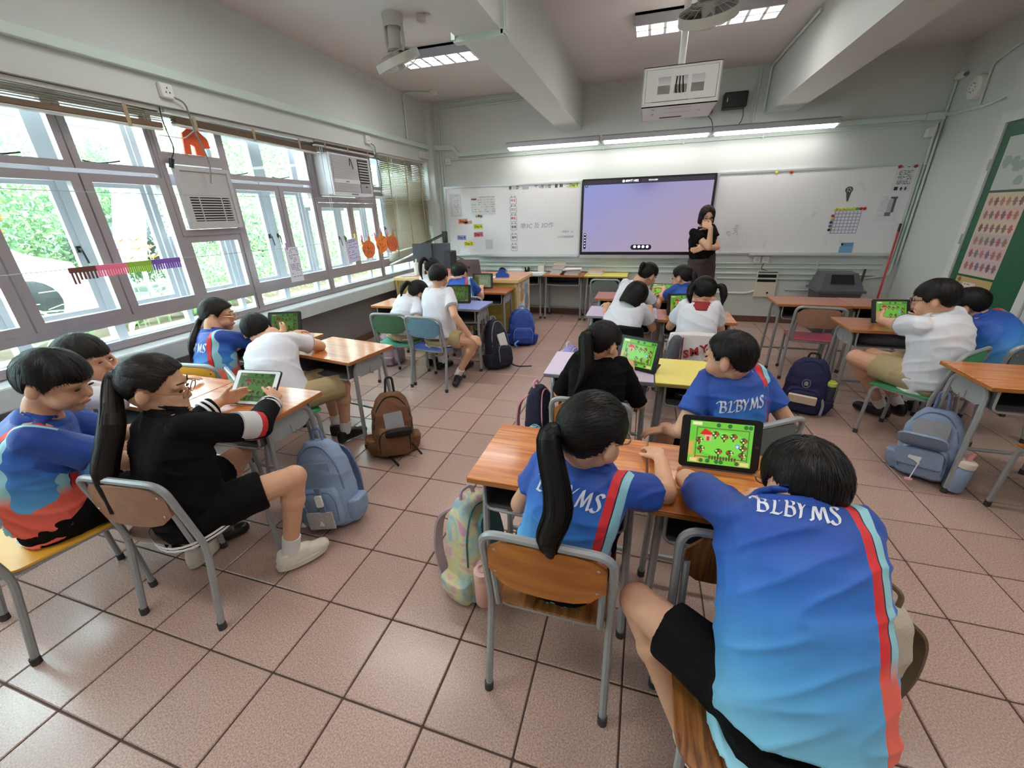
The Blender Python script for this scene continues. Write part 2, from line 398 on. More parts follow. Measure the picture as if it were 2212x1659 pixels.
for w, ed in ((w1, [-1.79, -1.28, -.77, -.26]), (w2, [-.26, .25, .76, 1.27, 1.785])):
    for a, b in zip(ed, ed[1:]): top_light(w, a, b)
w3 = bay(3, [1.785, 2.30], 'a', 'narrow window column with a blanked cooler opening and louvred cover')
w4 = bay(4, [2.30, 2.82, 3.295], 'cc', 'aluminium window bay with a pair of casements under a wide top light')
top_light(w4, 2.30, 3.295)
w5 = bay(5, [3.295, 3.835, 4.335], 'ss', 'aluminium window bay below the white room cooler')
MB().ring(3.30, 4.33, 1.665, 2.235, 3.385, 4.05, 1.72, 2.15, WX - .06, WX + .01, 'yzx').build('opening_frame', alu, w5)
sash(w5, 4.065, 4.325, 1.68, 2.22, WX, .03, .03)
w6 = bay(6, [4.335, 4.84, 5.35], 'cc', 'aluminium window bay behind the lowered blind'); top_light(w6, 4.335, 5.35)
w7 = bay(7, [5.35, 5.615], 'a', 'last narrow window column by the front corner')
# louvred cover over the blanked opening
def louvre_cover(y0, y1, z0, z1, label):
    t = thing('cooler_cover', label, 'vent cover', (WX + .01, (y0 + y1) / 2, z0))
    w, h = (y1 - y0) / 2, z1 - z0; pm = M('cover_grey_paint', S(186, 184, 184), 0.5, noise=(8, .04))
    MB().ring(-w, w, 0, h, -w + .03, w - .03, .03, h - .03, 0, .035, 'yzx').build('cover_frame', pm, t)
    MB().ring(-w + .03, w - .03, .03, h - .03, -w + .055, w - .055, .055, h * .52, 0.004, .024, 'yzx').build('cover_panel', pm, t)
    MB().box(-.02, .0, -w + .03, w - .03, .03, h - .03).build('dark_backing', dark, t)
    for k in range(9): MB().box(.004, .022, -w + .053, w - .053, .062 + k * (h * .52 - .06) / 9, .071 + k * (h * .52 - .06) / 9).build('louvre', pm, t)
    for y in (-w * .42, w * .42): MB().box(.022, .026, y - .004, y + .004, .055, h * .52).build('louvre_bar', pm, t)
louvre_cover(1.85, 2.295, 1.448, 1.888, 'grey louvred cover filling a window opening above the near desks')
louvre_cover(5.37, 5.60, 1.42, 1.80, 'small grey louvred cover beside the lowered blind near the corner')

# ------------------------------------------------------------------ trunking and conduits
def trunk(name, label, boxes, cat='cable trunking', mat=None):
    b = MB()
    for q in boxes: b.box(*q, ch=.003)
    return tag(b.build(name, mat or mint_pipe), label, cat)
trunk('cable_trunking', 'long pale cable trunking above the windows on the left wall', [(XL, XL + .05, YB, YF - .11, 2.405, 2.465)])
tb = MB().prism([(-.80, 2.405), (-.52, 2.39), (-.42, 2.30), (5.20, 2.335), (5.20, 2.385), (-.40, 2.35), (-.50, 2.445), (-.80, 2.465)], 0, .045, frame((0, YF, 0), (1, 0, 0), (0, 0, 1)))
tag(tb.build('cable_trunking', mint_pipe), 'pale cable trunking crossing the front wall above the boards', 'cable trunking')
trunk('cable_trunking', 'wide trunking joint box by the right corner of the front wall', [(5.17, 5.34, YF - .055, YF - .001, 2.325, 2.395)])
def conduit(label, pts, r=.0125, name='conduit', mat=None, clips=()):
    t = thing(name, label, 'conduit'); MB().tube(bend(pts, .06), r, 8).build('pipe', mat or mint_pipe, t)
    for (x, y, z, ax) in clips:
        b = MB()
        if ax == 'z': b.box(x - .02, x + .02, y - .012, y + .012, z - .008, z + .008)
        else: b.box(x - .008, x + .008, y - .012, y + .012, z - .02, z + .02)
        b.build('pipe_clip', mint_pipe, t)
    return t
yw = YF - .018
conduit('conduit running up the left corner and along the top of the front wall', [(-.715, yw, .9), (-.715, yw, 2.90), (1.10, yw, 2.945)])
conduit('thin conduit beside the first in the left corner', [(-.755, yw, .9), (-.755, yw, 2.97), (1.10, yw, 2.985)], .009)
conduit('third conduit in the left corner ending above the whiteboard', [(-.675, yw, .9), (-.675, yw, 2.86)], .009)
conduit('horizontal conduit on the front wall just above the whiteboards', [(-.56, yw, 2.262), (5.20, yw, 2.295)], .009, clips=[(x, yw, 2.27 + x * .005, 'x') for x in (.6, 1.7, 2.7, 3.6, 4.6)])
conduit('conduit on the left wall rising to a ceiling detector', [(XL + .015, 5.09, 2.47), (XL + .015, 5.09, ZC - .02), (-.52, 5.2, ZC - .02)], .011)
conduit('pale conduit hugging the right edge of the right whiteboard', [(5.30, yw, 2.30), (5.30, yw, .66), (4.9, yw, .60), (3.35, yw, .60)], .012, clips=[(5.30, yw, 1.9, 'z'), (5.30, yw, 1.3, 'z')])
conduit('second conduit at the right corner rising to the ceiling camera', [(5.335, yw - .01, .8), (5.335, yw - .01, 2.30), (5.345, yw - .01, 2.72)], .012)
conduit('pale conduit line under the boards below the screen', [(-.3, yw, .80), (5.2, yw, .80)], .008, clips=[(x, yw, .80, 'x') for x in (.9, 2.0, 3.4, 4.5)])
conduit('middle conduit of the three lines under the boards', [(-.3, yw, .74), (5.2, yw, .74)], .008, clips=[(x, yw, .74, 'x') for x in (.9, 2.0, 3.4, 4.5)])
conduit('lowest long conduit of the lines under the boards', [(-.3, yw, .675), (5.15, yw, .665)], .013)
conduit('white conduit bending up to the wall box behind the desks', [(3.1, yw, .40), (3.75, yw, .40), (3.95, yw, .48), (4.02, yw, .48)], .014, mat=pvc)
conduit('low conduit from the wall box past the litter bin', [(4.2, yw, .46), (5.1, yw, .46)], .011)
conduit('white conduit curving on the right wall by the round speaker', [(XR - .015, 5.22, 2.36), (XR - .015, 5.22, 2.70), (XR - .015, 4.9, 2.78), (XR - .015, 4.4, 2.78)], .011)
conduit('pale trunking pipe along the right wall towards the door', [(XR - .02, 5.7, 2.37), (XR - .02, 5.1, 2.34), (XR - .02, 4.2, 2.44)], .016)
conduit('conduit down the lit side of the right beam to the lamp', [(3.555, 4.2, 2.985), (3.555, 5.70, 2.985), (3.555, 5.715, 2.55)], .012)
conduit('second conduit dropping beside the right beam', [(3.46, yw, ZC - .02), (3.46, yw, 2.40)], .010)
conduit('third conduit dropping beside the right beam', [(3.42, yw, ZC - .02), (3.42, yw, 2.40)], .009)
# trunking strap under the left beam
st = MB().box(1.085, 1.41, 2.28, 2.34, 2.49, 2.52).box(1.075, 1.10, 2.27, 2.35, 2.50, 2.80).box(1.395, 1.42, 2.28, 2.36, 2.50, 2.66)
tag(st.build('cable_trunking', mint_pipe), 'mint trunking strap wrapped under the left ceiling beam', 'cable trunking')
tag(MB().box(1.40, 1.425, 2.30, 2.35, 2.52, ZC).build('cable_trunking', mint_pipe), 'vertical trunking climbing the left beam side to the ceiling', 'cable trunking')
# ================================================================== fixtures
lamp_glow = M('lamp_diffuser', (1.0, 0.97, 0.92), 0.4, emit=9.0)
louvre_m = M('bright_louvre', S(235, 235, 235), 0.3, 0.1)
lamp_body = M('lamp_housing', S(178, 178, 186), 0.4, 0.2)
def area(name, par, loc, sx, sy, power, col=(1, .96, .9), rx=0.0):
    l = bpy.data.lights.new(name, 'AREA'); l.shape = 'RECTANGLE'; l.size = sx; l.size_y = sy; l.energy = power; l.color = col
    o = bpy.data.objects.new(name, l); COL.objects.link(o); o.parent = par; o.location = loc; o.rotation_euler = (rx, 0, 0); return o
def luminaire(x0, x1, y, label):
    t = thing('ceiling_light', label, 'ceiling light', ((x0 + x1) / 2, y, 2.93), 0, 'louvred ceiling lights'); w = (x1 - x0) / 2
    MB().ring(-w, w, -.135, .135, -w + .015, w - .015, -.12, .12, 0, .09, 'xyz').build('housing', lamp_body, t)
    MB().box(-w, w, -.135, .135, .07, .09).build('housing_top', lamp_body, t)
    for s in (-1, 1): MB().box(-w + .03, w - .03, s * .06 - .045, s * .06 + .045, .045, .05).build('lamp_tube', lamp_glow, t)
    MB().box(-w + .015, w - .015, -.008, .008, .002, .04).build('louvre_spine', louvre_m, t)
    n = 9
    for k in range(1, n):
        x = -w + 2 * w * k / n; MB().prism([(-.012, 0.002), (.012, .002), (.002, .04), (-.002, .04)], -.12, .12, frame((x, 0, 0), (1, 0, 0), (0, 0, 1))).build('louvre_blade', louvre_m, t)
    area('lamp_light', t, (0, 0, -.004), 2 * w * .95, .24, LAMP_POWER)
    return t
luminaire(-.20, .99, 3.95, 'louvred strip light on the ceiling left of the left beam, behind the fan')
luminaire(2.09, 3.22, 3.95, 'louvred strip light on the ceiling between the beams, over the projector cage')
for y in (1.75, -.5):
    for a, b in ((-.20, .99), (2.09, 3.22), (4.1, 5.2)):
        luminaire(a, b, y, 'louvred strip light on the ceiling %s, %s' % ('above the window side' if a < 0 else ('between the beams' if a < 3 else 'by the right wall'), 'over the middle rows' if y > 0 else 'behind the camera'))
# board lamps
for k, (a, b) in enumerate(((.40, 1.665), (1.695, 2.985), (3.005, 4.305))):
    t = thing('board_light', ['leftmost of the three linked strip lights above the boards', 'middle of the three linked strip lights above the boards', 'rightmost of the three linked strip lights above the boards'][k], 'strip light', ((a + b) / 2, 5.52, 2.315), 0, 'strip lights above the boards')
    w = (b - a) / 2
    MB().prism([(-.045, .02), (.045, .0), (.06, .02), (.05, .075), (.0, .09), (-.05, .07)], -w, w, frame((0, 0, 0), (0, 1, 0), (0, 0, 1))).build('housing', lamp_body, t)
    MB().prism([(-.042, .017), (.042, -.003), (.040, -.012), (-.036, .008)], -w + .03, w - .03, frame((0, 0, 0), (0, 1, 0), (0, 0, 1))).build('diffuser', lamp_glow, t)
    for x in (-w * .6, w * .6): MB().box(x - .02, x + .02, .04, YF - 5.52, .045, .07).build('bracket', lamp_body, t)
    area('lamp_light', t, (0, 0, -.02), 2 * w * .95, .08, BOARD_LAMP_POWER, (1, .98, .94), math.radians(14))

# ------------------------------------------------------------------ ceiling fans
fan_m = M('fan_cream_enamel', S(190, 188, 180), 0.45, noise=(12, .05)); fan_d = M('fan_blade_grey', S(120, 122, 126), 0.4)
def ceiling_fan(x, y, label, tilt, rz):
    t = thing('ceiling_fan', label, 'fan', (x, y, ZC), rz, 'orbiting ceiling fans')
    MB().lathe([(.085, 0), (.085, -.02), (.075, -.09), (.07, -.09), (.07, 0)], 20).build('mount_cup', fan_m, t)
    MB().tube(bend([(-.07, 0, -.06), (-.075, 0, -.20), (-.06, 0, -.24)], .03), .014, 8).build('yoke_arm', fan_m, t)
    MB().tube(bend([(.07, 0, -.06), (.075, 0, -.20), (.06, 0, -.24)], .03), .014, 8).build('yoke_arm', fan_m, t)
    MB().lathe([(.045, -.07), (.052, -.09), (.05, -.20), (.06, -.215), (.06, -.235), (.03, -.245)], 18).build('motor', fan_m, t)
    h = bpy.data.objects.new('fan_head', None); 
    T = Matrix.Translation((0.01, 0, -.31)) @ Matrix.Rotation(tilt, 4, 'X') @ Matrix.Rotation(math.radians(-16), 4, 'Y')
    R = .185
    MB().lathe([(R, -.03), (R + .006, -.028), (R + .006, .028), (R, .03), (R - .003, .028), (R - .003, -.028)], 36, T).build('guard_rim', fan_m, t)
    b = MB()
    for k in range(18):
        a = 2 * math.pi * k / 18; c, s = math.cos(a), math.sin(a)
        for zs in (1, -1): b.tube([T @ V3(p) for p in ((c * .035, s * .035, zs * .062), (c * .10, s * .10, zs * .06), (c * R, s * R, zs * .027))], .0016, 4)
    for rr, zz in ((.07, .062), (.12, .056), (.07, -.062), (.12, -.056)):
        b.tube([T @ V3((rr * math.cos(2 * math.pi * j / 24), rr * math.sin(2 * math.pi * j / 24), zz)) for j in range(24)], .0016, 4, closed=True)
    g = b.build('guard_wires', fan_m, t); g['kind'] = 'stuff'
    MB().lathe([(.04, -.066), (.042, -.055), (.042, .055), (.04, .066)], 16, T).build('hub', fan_m, t)
    for k in range(3):
        a = 2 * math.pi * k / 3
        pts = []
        for rr, w0, w1 in ((.035, -.02, .02), (.09, -.055, .045), (.15, -.065, .05), (.172, -.03, .03)):
            pts.append((rr, w0, w1))
        V = []
        for (rr, w0, w1) in pts:
            for w, z in ((w0, -.012), (w1, .014)):
                for dz in (-.0015, .0015): V.append(T @ (Matrix.Rotation(a, 3, 'Z') @ V3((rr, w, z + dz))))
        F = []
        for i in range(3):
            o = i * 4; F += [(o, o + 2, o + 6, o + 4), (o + 1, o + 5, o + 7, o + 3), (o, o + 4, o + 5, o + 1), (o + 2, o + 3, o + 7, o + 6)]
        F += [(0, 1, 3, 2), (12, 14, 15, 13)]
        MB().add(V, F).build('blade', fan_d, t)
    bpy.data.objects.remove(h)
    return t
ceiling_fan(.20, 3.12, 'cream orbiting fan hanging from the ceiling left of the left beam', math.radians(20), math.radians(8))
ceiling_fan(2.60, 3.10, 'orbiting fan behind the projector pole, partly cut by the top edge', math.radians(28), math.radians(20))
MB()
t = thing('junction_box', 'small grey switch box on the ceiling beside the left fan', 'box', (.42, 3.2, ZC - .05)); MB().box(-.03, .03, -.03, .03, 0, .05, ch=.006).build('box_body', fan_m, t)
MB().tube([(.03, 0, .04), (.66, 0, .04)], .008, 6).build('pipe', fan_m, t)
t = thing('ceiling_detector', 'small white detector block on the ceiling near the left corner', 'detector', (-.50, 5.22, ZC - .05)); MB().box(-.04, .04, -.04, .04, .0, .05, ch=.008).build('detector_body', pvc, t)

# ------------------------------------------------------------------ projector cage
cage_m = M('cage_white_enamel', S(226, 226, 222), 0.35)
t = thing('projector_cage', 'white steel projector cage with three windows hanging from a pole', 'cage', (2.4925, 3.57, 2.238))
W, D, H = .275, .27, .26
MB().ring(-W, W, 0, H, -W + .02, W - .02, .03, H - .018, -D, -D + .012, 'xzy').build('door_frame', cage_m, t)
b = MB(); x0, x1, z0, z1 = -W + .024, W - .024, .034, H - .022
xs = [x0, -.165, -.075, -.045, .045, .075, .165, x1]
for i in range(0, 7):
    if i % 2 == 0: b.box(xs[i], xs[i + 1], -D - .004, -D + .004, z0, z1)
    else: b.box(xs[i], xs[i + 1], -D - .004, -D + .004, z0, z0 + .045).box(xs[i], xs[i + 1], -D - .004, -D + .004, z1 - .05, z1)
bm = bmesh.new(); tmp = b.mesh('door'); bm.from_mesh(tmp); bmesh.ops.remove_doubles(bm, verts=bm.verts, dist=1e-5); bm.to_mesh(tmp); bm.free(); tmp.materials.append(cage_m)
link('cage_door', tmp, t)
MB().box(-W, W, -D, D, 0, .006).build('bottom_panel', cage_m, t); MB().box(-W, W, -D, D, H - .005, H).build('top_panel', cage_m, t)
for s in (-1, 1): MB().box(s * W - .003, s * W + .003, -D, D, 0, H).build('side_panel', cage_m, t)
MB().box(-W, W, D - .006, D, 0, .1).build('back_panel', cage_m, t)
for r_, yy in enumerate((-.19, -.02)):
    for k in range(12):
        MB().box(-.10 + k * .017, -.094 + k * .017, yy - .006, yy + .006, -.0012, .001).build('vent_slot', dark, t)
for x, y in ((-.19, -.17), (.17, -.02), (-.19, .0)): MB().lathe([(.012, -.006), (.012, .0)], 10, TR((x, y, 0))).build('bolt', chrome, t)
MB().box(-.13, .05, .16, .19, -.002, .002).build('cable_slot', M('rusty_slot', S(70, 30, 20), .8), t)
MB().cyl((0, 0, H), (0, 0, ZC - 2.238), .026, 16).build('pole', cage_m, t)
MB().lathe([(.08, ZC - 2.25), (.08, ZC - 2.239)], 16).build('ceiling_plate', cage_m, t)
MB().lathe([(.05, H), (.05, H + .01)], 16).build('pole_flange', cage_m, t)
for k in range(3): MB().tube(bend([(-.02 + k * .02, .0, H), (-.03 + k * .03, -.02, .16), (.0 + k * .02, -.05, .08)], .05), .005, 6).build('cable', dark, t)
pj = thing('projector', 'brown cased projector sitting inside the white ceiling cage', 'projector', (2.45, 3.62, 2.246)); pm = M('projector_brown', S(86, 62, 52), .5)
MB().box(-.16, .12, -.11, .11, 0, .09, ch=.012).build('projector_body', pm, pj); MB().cyl((-.06, -.112, .045), (-.06, -.13, .045), .032, 16).build('lens', dark, pj)
# black loudspeaker on the front wall
t = thing('wall_speaker', 'black box loudspeaker on the front wall right of the projector cage', 'speaker', (3.22, YF - .09, 2.59))
MB().box(-.135, .12, -.075, .075, 0, .16, ch=.01).build('cabinet', dark, t); MB().box(-.02, .02, .07, .09, .05, .11).build('bracket', dark, t)
MB().box(-.10, -.094, -.078, -.074, .06, .10).build('logo_strip', pvc, t); MB().tube(bend([(.10, .0, 0), (.12, .03, -.12), (.03, .06, -.22)], .06), .004, 6).build('cable', dark, t)
t = thing('wall_speaker', 'second black loudspeaker on the front wall half hidden by the projector cage', 'speaker', (2.86, YF - .09, 2.56))
MB().box(-.12, .12, -.075, .075, 0, .16, ch=.01).build('cabinet', dark, t); MB().box(-.02, .02, .07, .09, .05, .11).build('bracket', dark, t); MB().tube(bend([(.06, .0, 0), (.15, .03, -.08), (.16, .06, -.20)], .06), .004, 6).build('cable', dark, t)
# round speaker, camera and sensor at the right corner
t = thing('round_speaker', 'round white loudspeaker high on the right wall', 'speaker', T=TR((XR, 5.32, 2.53), 0, 0, -math.pi / 2))
MB().lathe([(.105, 0), (.11, .02), (.10, .05), (.07, .062), (.0, .066)], 28).build('cover', pvc, t)
for a in range(8): MB().lathe([(.006, .058), (.006, .066)], 8, TR((.04 * math.cos(a * .785), .04 * math.sin(a * .785), 0))).build('grille_hole', fan_d, t)
t = thing('wall_camera', 'small white camera on a bracket in the right corner near the ceiling', 'camera', (5.33, 5.64, 2.70)); MB().box(-.025, .025, -.06, .05, -.03, .03, ch=.01).build('camera_body', pvc, t); MB().cyl((0, .05, 0), (0, .10, 0), .015).build('bracket', pvc, t); MB().cyl((-.0, -.06, 0), (0, -.068, 0), .018).build('lens', fan_d, t)
t = thing('motion_sensor', 'white motion sensor on the conduit above the right whiteboard', 'sensor', (5.235, YF - .06, 2.16)); MB().prism(rrect(-.03, .03, 0, .09, .012), -.03, .055, frame((0, 0, 0), (1, 0, 0), (0, 0, 1))).build('sensor_body', pvc, t); MB().box(.032, .05, 0, .02, .03, .05).build('status_light', M('green_led', S(70, 150, 40), .4), t)

# ------------------------------------------------------------------ sockets and switches
def socket(x, y, z, label, wall='f', n=1, flex=False):
    T = TR((x, YF, z)) if wall == 'f' else TR((XL, y, z), math.pi / 2)
    t = thing('wall_socket', label, 'socket', T=T)
    for k in range(n):
        MB().box(-.043 + k * .1, .043 + k * .1, -.035, 0, -.043, .043, ch=.006).build('socket_box', pvc, t)
        for dx, dz in ((0, .016), (-.012, -.01), (.012, -.01)): MB().box(dx - .003 + k * .1, dx + .003 + k * .1, -.0365, -.034, dz - .005, dz + .005).build('pin_hole', dark, t)
    if flex: MB().tube(bend([(.03, -.03, -.03), (.10, -.04, -.05), (.12, -.03, -.22), (.18, -.02, -.42), (.14, -.02, -.56)], .06), .006, 6).build('power_flex', M('grey_flex', S(120, 122, 118), .5), t)
    return t
socket(-.60, 0, 2.242, 'white socket at the left end of the conduit above the left whiteboard')
socket(3.80, 0, .85, 'pair of white sockets below the right whiteboard', n=2)
for x, c in ((-.42, 0), (.15, 1)): pass
socket(0, 1.86, 2.33, 'white fused outlet with a flex above the first gap between blinds', 'l', flex=True)
socket(0, 4.14, 2.34, 'white fused outlet above the room cooler', 'l', flex=True)
socket(0, 5.42, 2.32, 'group of white switches beside the top of the lowered blind', 'l', n=3)
# open wall box with cream front
t = thing('wall_box', 'open cream service box on the front wall behind the right desks', 'box', (3.96, YF, .36)); cr = M('cream_plastic', S(214, 206, 190), .5)
MB().ring(-.125, .125, 0, .345, -.115, .115, .01, .335, -.05, 0, 'xzy').build('box_frame', cr, t); MB().box(-.115, .115, -.01, 0, .01, .335).build('box_inside', dark, t)
MB().box(-.12, .12, -.058, -.05, .005, .20).build('cover_plate', cr, t); MB().lathe([(.012, 0), (.012, .01)], 10, TR((.03, -.058, .06), 0, math.pi / 2)).build('knob', dark, t)
MB().tube(bend([(.0, -.03, .34), (-.10, -.03, .37), (-.06, -.02, .46)], .04), .004, 6).build('cable', dark, t)

# ------------------------------------------------------------------ whiteboards and screen
def board_material(name, smudge):
    m = bpy.data.materials.new(name); m.use_nodes = True; nt = m.node_tree; b = nt.nodes['Principled BSDF']
    tc = nt.nodes.new('ShaderNodeTexCoord'); mp = nt.nodes.new('ShaderNodeMapping'); mp.inputs['Scale'].default_value = (2.6, 1, 1.2); mp.inputs['Rotation'].default_value = (0, -.5, 0)
    n = nt.nodes.new('ShaderNodeTexNoise'); n.inputs['Scale'].default_value = 2.2; n.inputs['Detail'].default_value = 7; n.inputs['Roughness'].default_value = .62; n.inputs['Distortion'].default_value = .8
    nt.links.new(tc.outputs['Object'], mp.inputs[0]); nt.links.new(mp.outputs[0], n.inputs['Vector'])
    cr = nt.nodes.new('ShaderNodeValToRGB'); e = cr.color_ramp.elements
    e[0].position = .22; e[0].color = (*S(222 - smudge * 2, 216 - smudge * 2, 221 - smudge), 1); e[1].position = .40; e[1].color = (*S(228, 227, 230), 1)
    nt.links.new(n.outputs['Fac'], cr.inputs[0]); nt.links.new(cr.outputs[0], b.inputs['Base Color']); b.inputs['Roughness'].default_value = .22
    return m
bframe = M('board_aluminium_frame', S(210, 212, 214), .3, .6)
def whiteboard(x0, x1, z0, z1, label, smudge):
    t = thing('whiteboard', label, 'whiteboard', ((x0 + x1) / 2, YF, z0)); w = (x1 - x0) / 2; h = z1 - z0
    MB().box(-w + .01, w - .01, -.022, -.001, .01, h - .01).build('writing_surface', board_material('whiteboard_enamel_%d' % smudge, smudge), t)
    MB().ring(-w, w, 0, h, -w + .022, w - .022, .022, h - .022, -.034, 0, 'xzy').build('frame', bframe, t)
    MB().box(-w * .5, w * .98, -.085, -.03, -.012, .004).build('pen_tray', bframe, t)
    return t
whiteboard(-.70, 1.425, .89, 1.90, 'left whiteboard with timetable cards and day labels', 2)
whiteboard(3.165, 5.275, .915, 1.915, 'right whiteboard with smudges and a reward chart', 14)
t = thing('display_panel', 'large wall-mounted touch screen between the two whiteboards', 'screen', (2.295, YF - .005, .91))
scr = Paint(120, 68, (120, 122, 178))
yy, xx = scr.Y / 67, scr.X / 119
for c, (a0, b0, c0) in enumerate(((150, 22, 6), (156, 4, 2), (226, -30, -8))):
    v = a0 + b0 * np.clip(xx * .9 + (1 - yy) * .6, 0, 1.2) + c0 * np.clip(1 - yy, 0, 1)
    v = v - 34 * np.exp(-((xx - .5) / .10) ** 2 - ((yy - 1) / .14) ** 2)
    v = np.clip(v, 0, 255) / 255; scr.a[..., c] = np.where(v <= .04045, v / 12.92, ((v + .055) / 1.055) ** 2.4)
scr.rect(0, 120, 64, 68, (52, 46, 62)); scr.rect(40, 54, 64, 68, (30, 26, 50))
TVM = print_mat('wall_screen', .62, .12)
MB().prism(rrect(-.855, .855, .0, 1.0, .012), -.035, .035, frame((0, -.04, 0), (1, 0, 0), (0, 0, 1))).build('bezel', dark, t)
MB().box(-.86, .86, -.085, .0, -.045, .0).build('lower_bar', lamp_body, t)
link('screen', scr.mesh('screen', TVM, 1.655, .935), t, T=frame((0.0, -.0765, .51), (1, 0, 0), (0, 0, 1)))
wl = M('screen_text_glow', (.9, .9, 1), .4, emit=.9); FR = lambda x, z, y=-.0785: frame((x, y, z), (1, 0, 0), (0, 0, 1))
link('screen_text', text_mesh('MWT H02', .038, wl, .0004, bold=.0008), t, T=FR(-.19, .955)); link('screen_text', text_mesh('VISUALISER', .024, wl, .0004), t, T=FR(.08, .955))
MB().lathe([(.016, -.0006), (.016, .0006)], 16, FR(-.30, .955)).build('screen_icon', wl, t)
tb_ = M('screen_toolbar', S(26, 24, 40), .4, emit=0)
MB().prism(rrect(-.14, .14, -.035, .035, .034), -.001, .0005, FR(0, .105)).build('toolbar', tb_, t)
for k in range(4): MB().lathe([(.019, 0), (.019, .0012)], 14, FR(-.085 + k * .057, .112)).build('screen_icon', wl, t)
MB().prism(rrect(-.017, .017, -.11, .11, .016), -.001, .0005, FR(-.79, .19)).build('toolbar', tb_, t)
for k in range(5): MB().lathe([(.008, 0), (.008, .0012)], 10, FR(-.79, .12 + k * .04)).build('screen_icon', wl, t)
MB().ring(-.816, -.776, .895, .935, -.808, -.784, .903, .927, -.0786, -.0770, 'xzy').build('screen_icon', tb_, t)

# things fixed to the boards
YB_ = YF - .0225
paper = M('white_paper', S(232, 231, 234), .6); ink = M('black_ink', S(30, 29, 34), .6)
def sheet(name, label, cat, x, z, w, h, mat=None, paint=None, rot=0, thick=.0012, grp=None):
    T = frame((x, YB_, z), (math.cos(rot), 0, math.sin(rot)), (0, 0, 1))
    if paint: o = link(name, paint.mesh(name, PRINT, w, h)); o.matrix_world = T @ Matrix.Translation((0, 0, .001)); sol = o.modifiers.new('thickness', 'SOLIDIFY'); sol.thickness = .0008; sol.offset = -1; return tag(o, label, cat, grp)
    o = MB().prism([(-w / 2, -h / 2), (w / 2, -h / 2), (w / 2, h / 2), (-w / 2, h / 2)], 0, thick).build(name, mat or paper, T=T); return tag(o, label, cat, grp)
for txt, x, z, c, r in (('Day 3', -.42, 1.405, (222, 140, 96), .02), ('Day 6', -.17, 1.325, (214, 214, 84), .03), ('Day 1', -.172, 1.208, (208, 112, 128), .05), ('Day 4', -.463, 1.163, (150, 156, 214), -.02), ('Day 2', -.348, 1.071, (218, 210, 40), .02), ('Day 5', 1.311, 1.849, (196, 216, 130), .02)):
    o = sheet('day_card', '%s card reading %s on the left whiteboard' % ({'Day 3': 'orange', 'Day 6': 'yellow-green', 'Day 1': 'pink', 'Day 4': 'lilac', 'Day 2': 'mustard', 'Day 5': 'pale green'}[txt], txt), 'card', x, z, .155, .07, M('card_' + txt, S(*c), .6), rot=r, grp='day cards on the left whiteboard')
    link('lettering', text_mesh(txt, .05, ink, .0004, bold=.0007), o, T=Matrix.Translation((0, 0, .002)))
sheet('day_card', 'torn orange paper strip behind the orange day card', 'card', -.335, 1.385, .13, .045, M('card_torn', S(222, 170, 150), .6), rot=.15)
hx = thing('date_header', 'black printed date line along the top of the left whiteboard', 'lettering', T=frame((.73, YB_ - .001, 1.843), (1, 0, 0), (0, 0, 1)))
for s_, x, z, sz, mm in (('第', -.36, 0, .05, ink), ('33', -.305, -.003, .04, None), ('周', -.25, 0, .05, ink), ('2026', -.13, -.006, .05, None), ('年', .035, 0, .05, ink), ('6', .085, 0, .045, None), ('月', .125, 0, .05, ink), ('23', .18, 0, .042, None), ('日', .23, 0, .05, ink), ('星', .33, 0, .05, ink), ('期', .40, 0, .05, ink), ('二', .49, 0, .05, None)):
    link('lettering', text_mesh(s_, sz, mm or M('marker_ink', S(78, 78, 88), .6), .0004, .15 if not mm else 0, bold=.001 if mm else 0), hx, T=Matrix.Translation((x, z, 0)))
for k, (tx, z, c, lb) in enumerate((('中文', 1.678, (196, 60, 40), 'red'), ('英文', 1.556, (190, 160, 120), 'faded brown'), ('數學', 1.434, (180, 80, 110), 'pink'), ('普通', 1.312, (90, 96, 120), 'grey'), ('其他', 1.161, (50, 44, 90), 'navy'), ('備忘', 1.013, (150, 130, 130), 'taupe'))):
    o = thing('subject_card', 'small square card with %s characters in the column on the left whiteboard' % lb, 'card', T=frame((.412, YB_, z), (1, 0, 0), (0, 0, 1)), group='subject cards on the left whiteboard')
    MB().prism(rrect(-.05, .05, -.048, .045, .014), 0, .0015).build('card_sheet', paper, o)
    rr = rrect(-.049, .049, -.047, .044, .014); MB().tube([(a, b, .002) for a, b in rr], .0022, 4, closed=True).build('card_outline', M('card_outline_grey', S(110, 108, 118), .6), o)
    link('lettering', text_mesh(tx, .038, M('card_ink_%d' % k, S(*c), .6), .0004, bold=.001), o, T=Matrix.Translation((0, -.004, .002)))
    for sx in (-.028, .028): MB().box(sx - .004, sx + .004, .038, .062, .001, .004).build('card_peg', M('card_outline_grey', S(110, 108, 118), .6), o)
o = thing('board_writing', 'faint handwritten note in grey marker beside the subject cards', 'writing', T=frame((.77, YB_ - .001, 1.318), (1, 0, .02), (0, 0, 1)))
link('lettering', text_mesh('帶3C 及 3D作', .085, M('marker_grey', S(140, 146, 158), .6), .0003, .12), o)
o = thing('board_writing', 'two tiny lines of faint marker near the right edge of the left whiteboard', 'writing', T=frame((1.21, YB_ - .001, 1.20), (1, 0, 0), (0, 0, 1)))
link('lettering', text_mesh('1.帶課本   28', .032, M('marker_grey', S(140, 146, 158), .6), .0003, .1), o, T=Matrix.Translation((.02, .03, 0))); link('lettering', text_mesh('2.交功課冊回條', .036, M('marker_grey', S(140, 146, 158), .6), .0003, .1), o, T=Matrix.Translation((0, -.04, 0)))
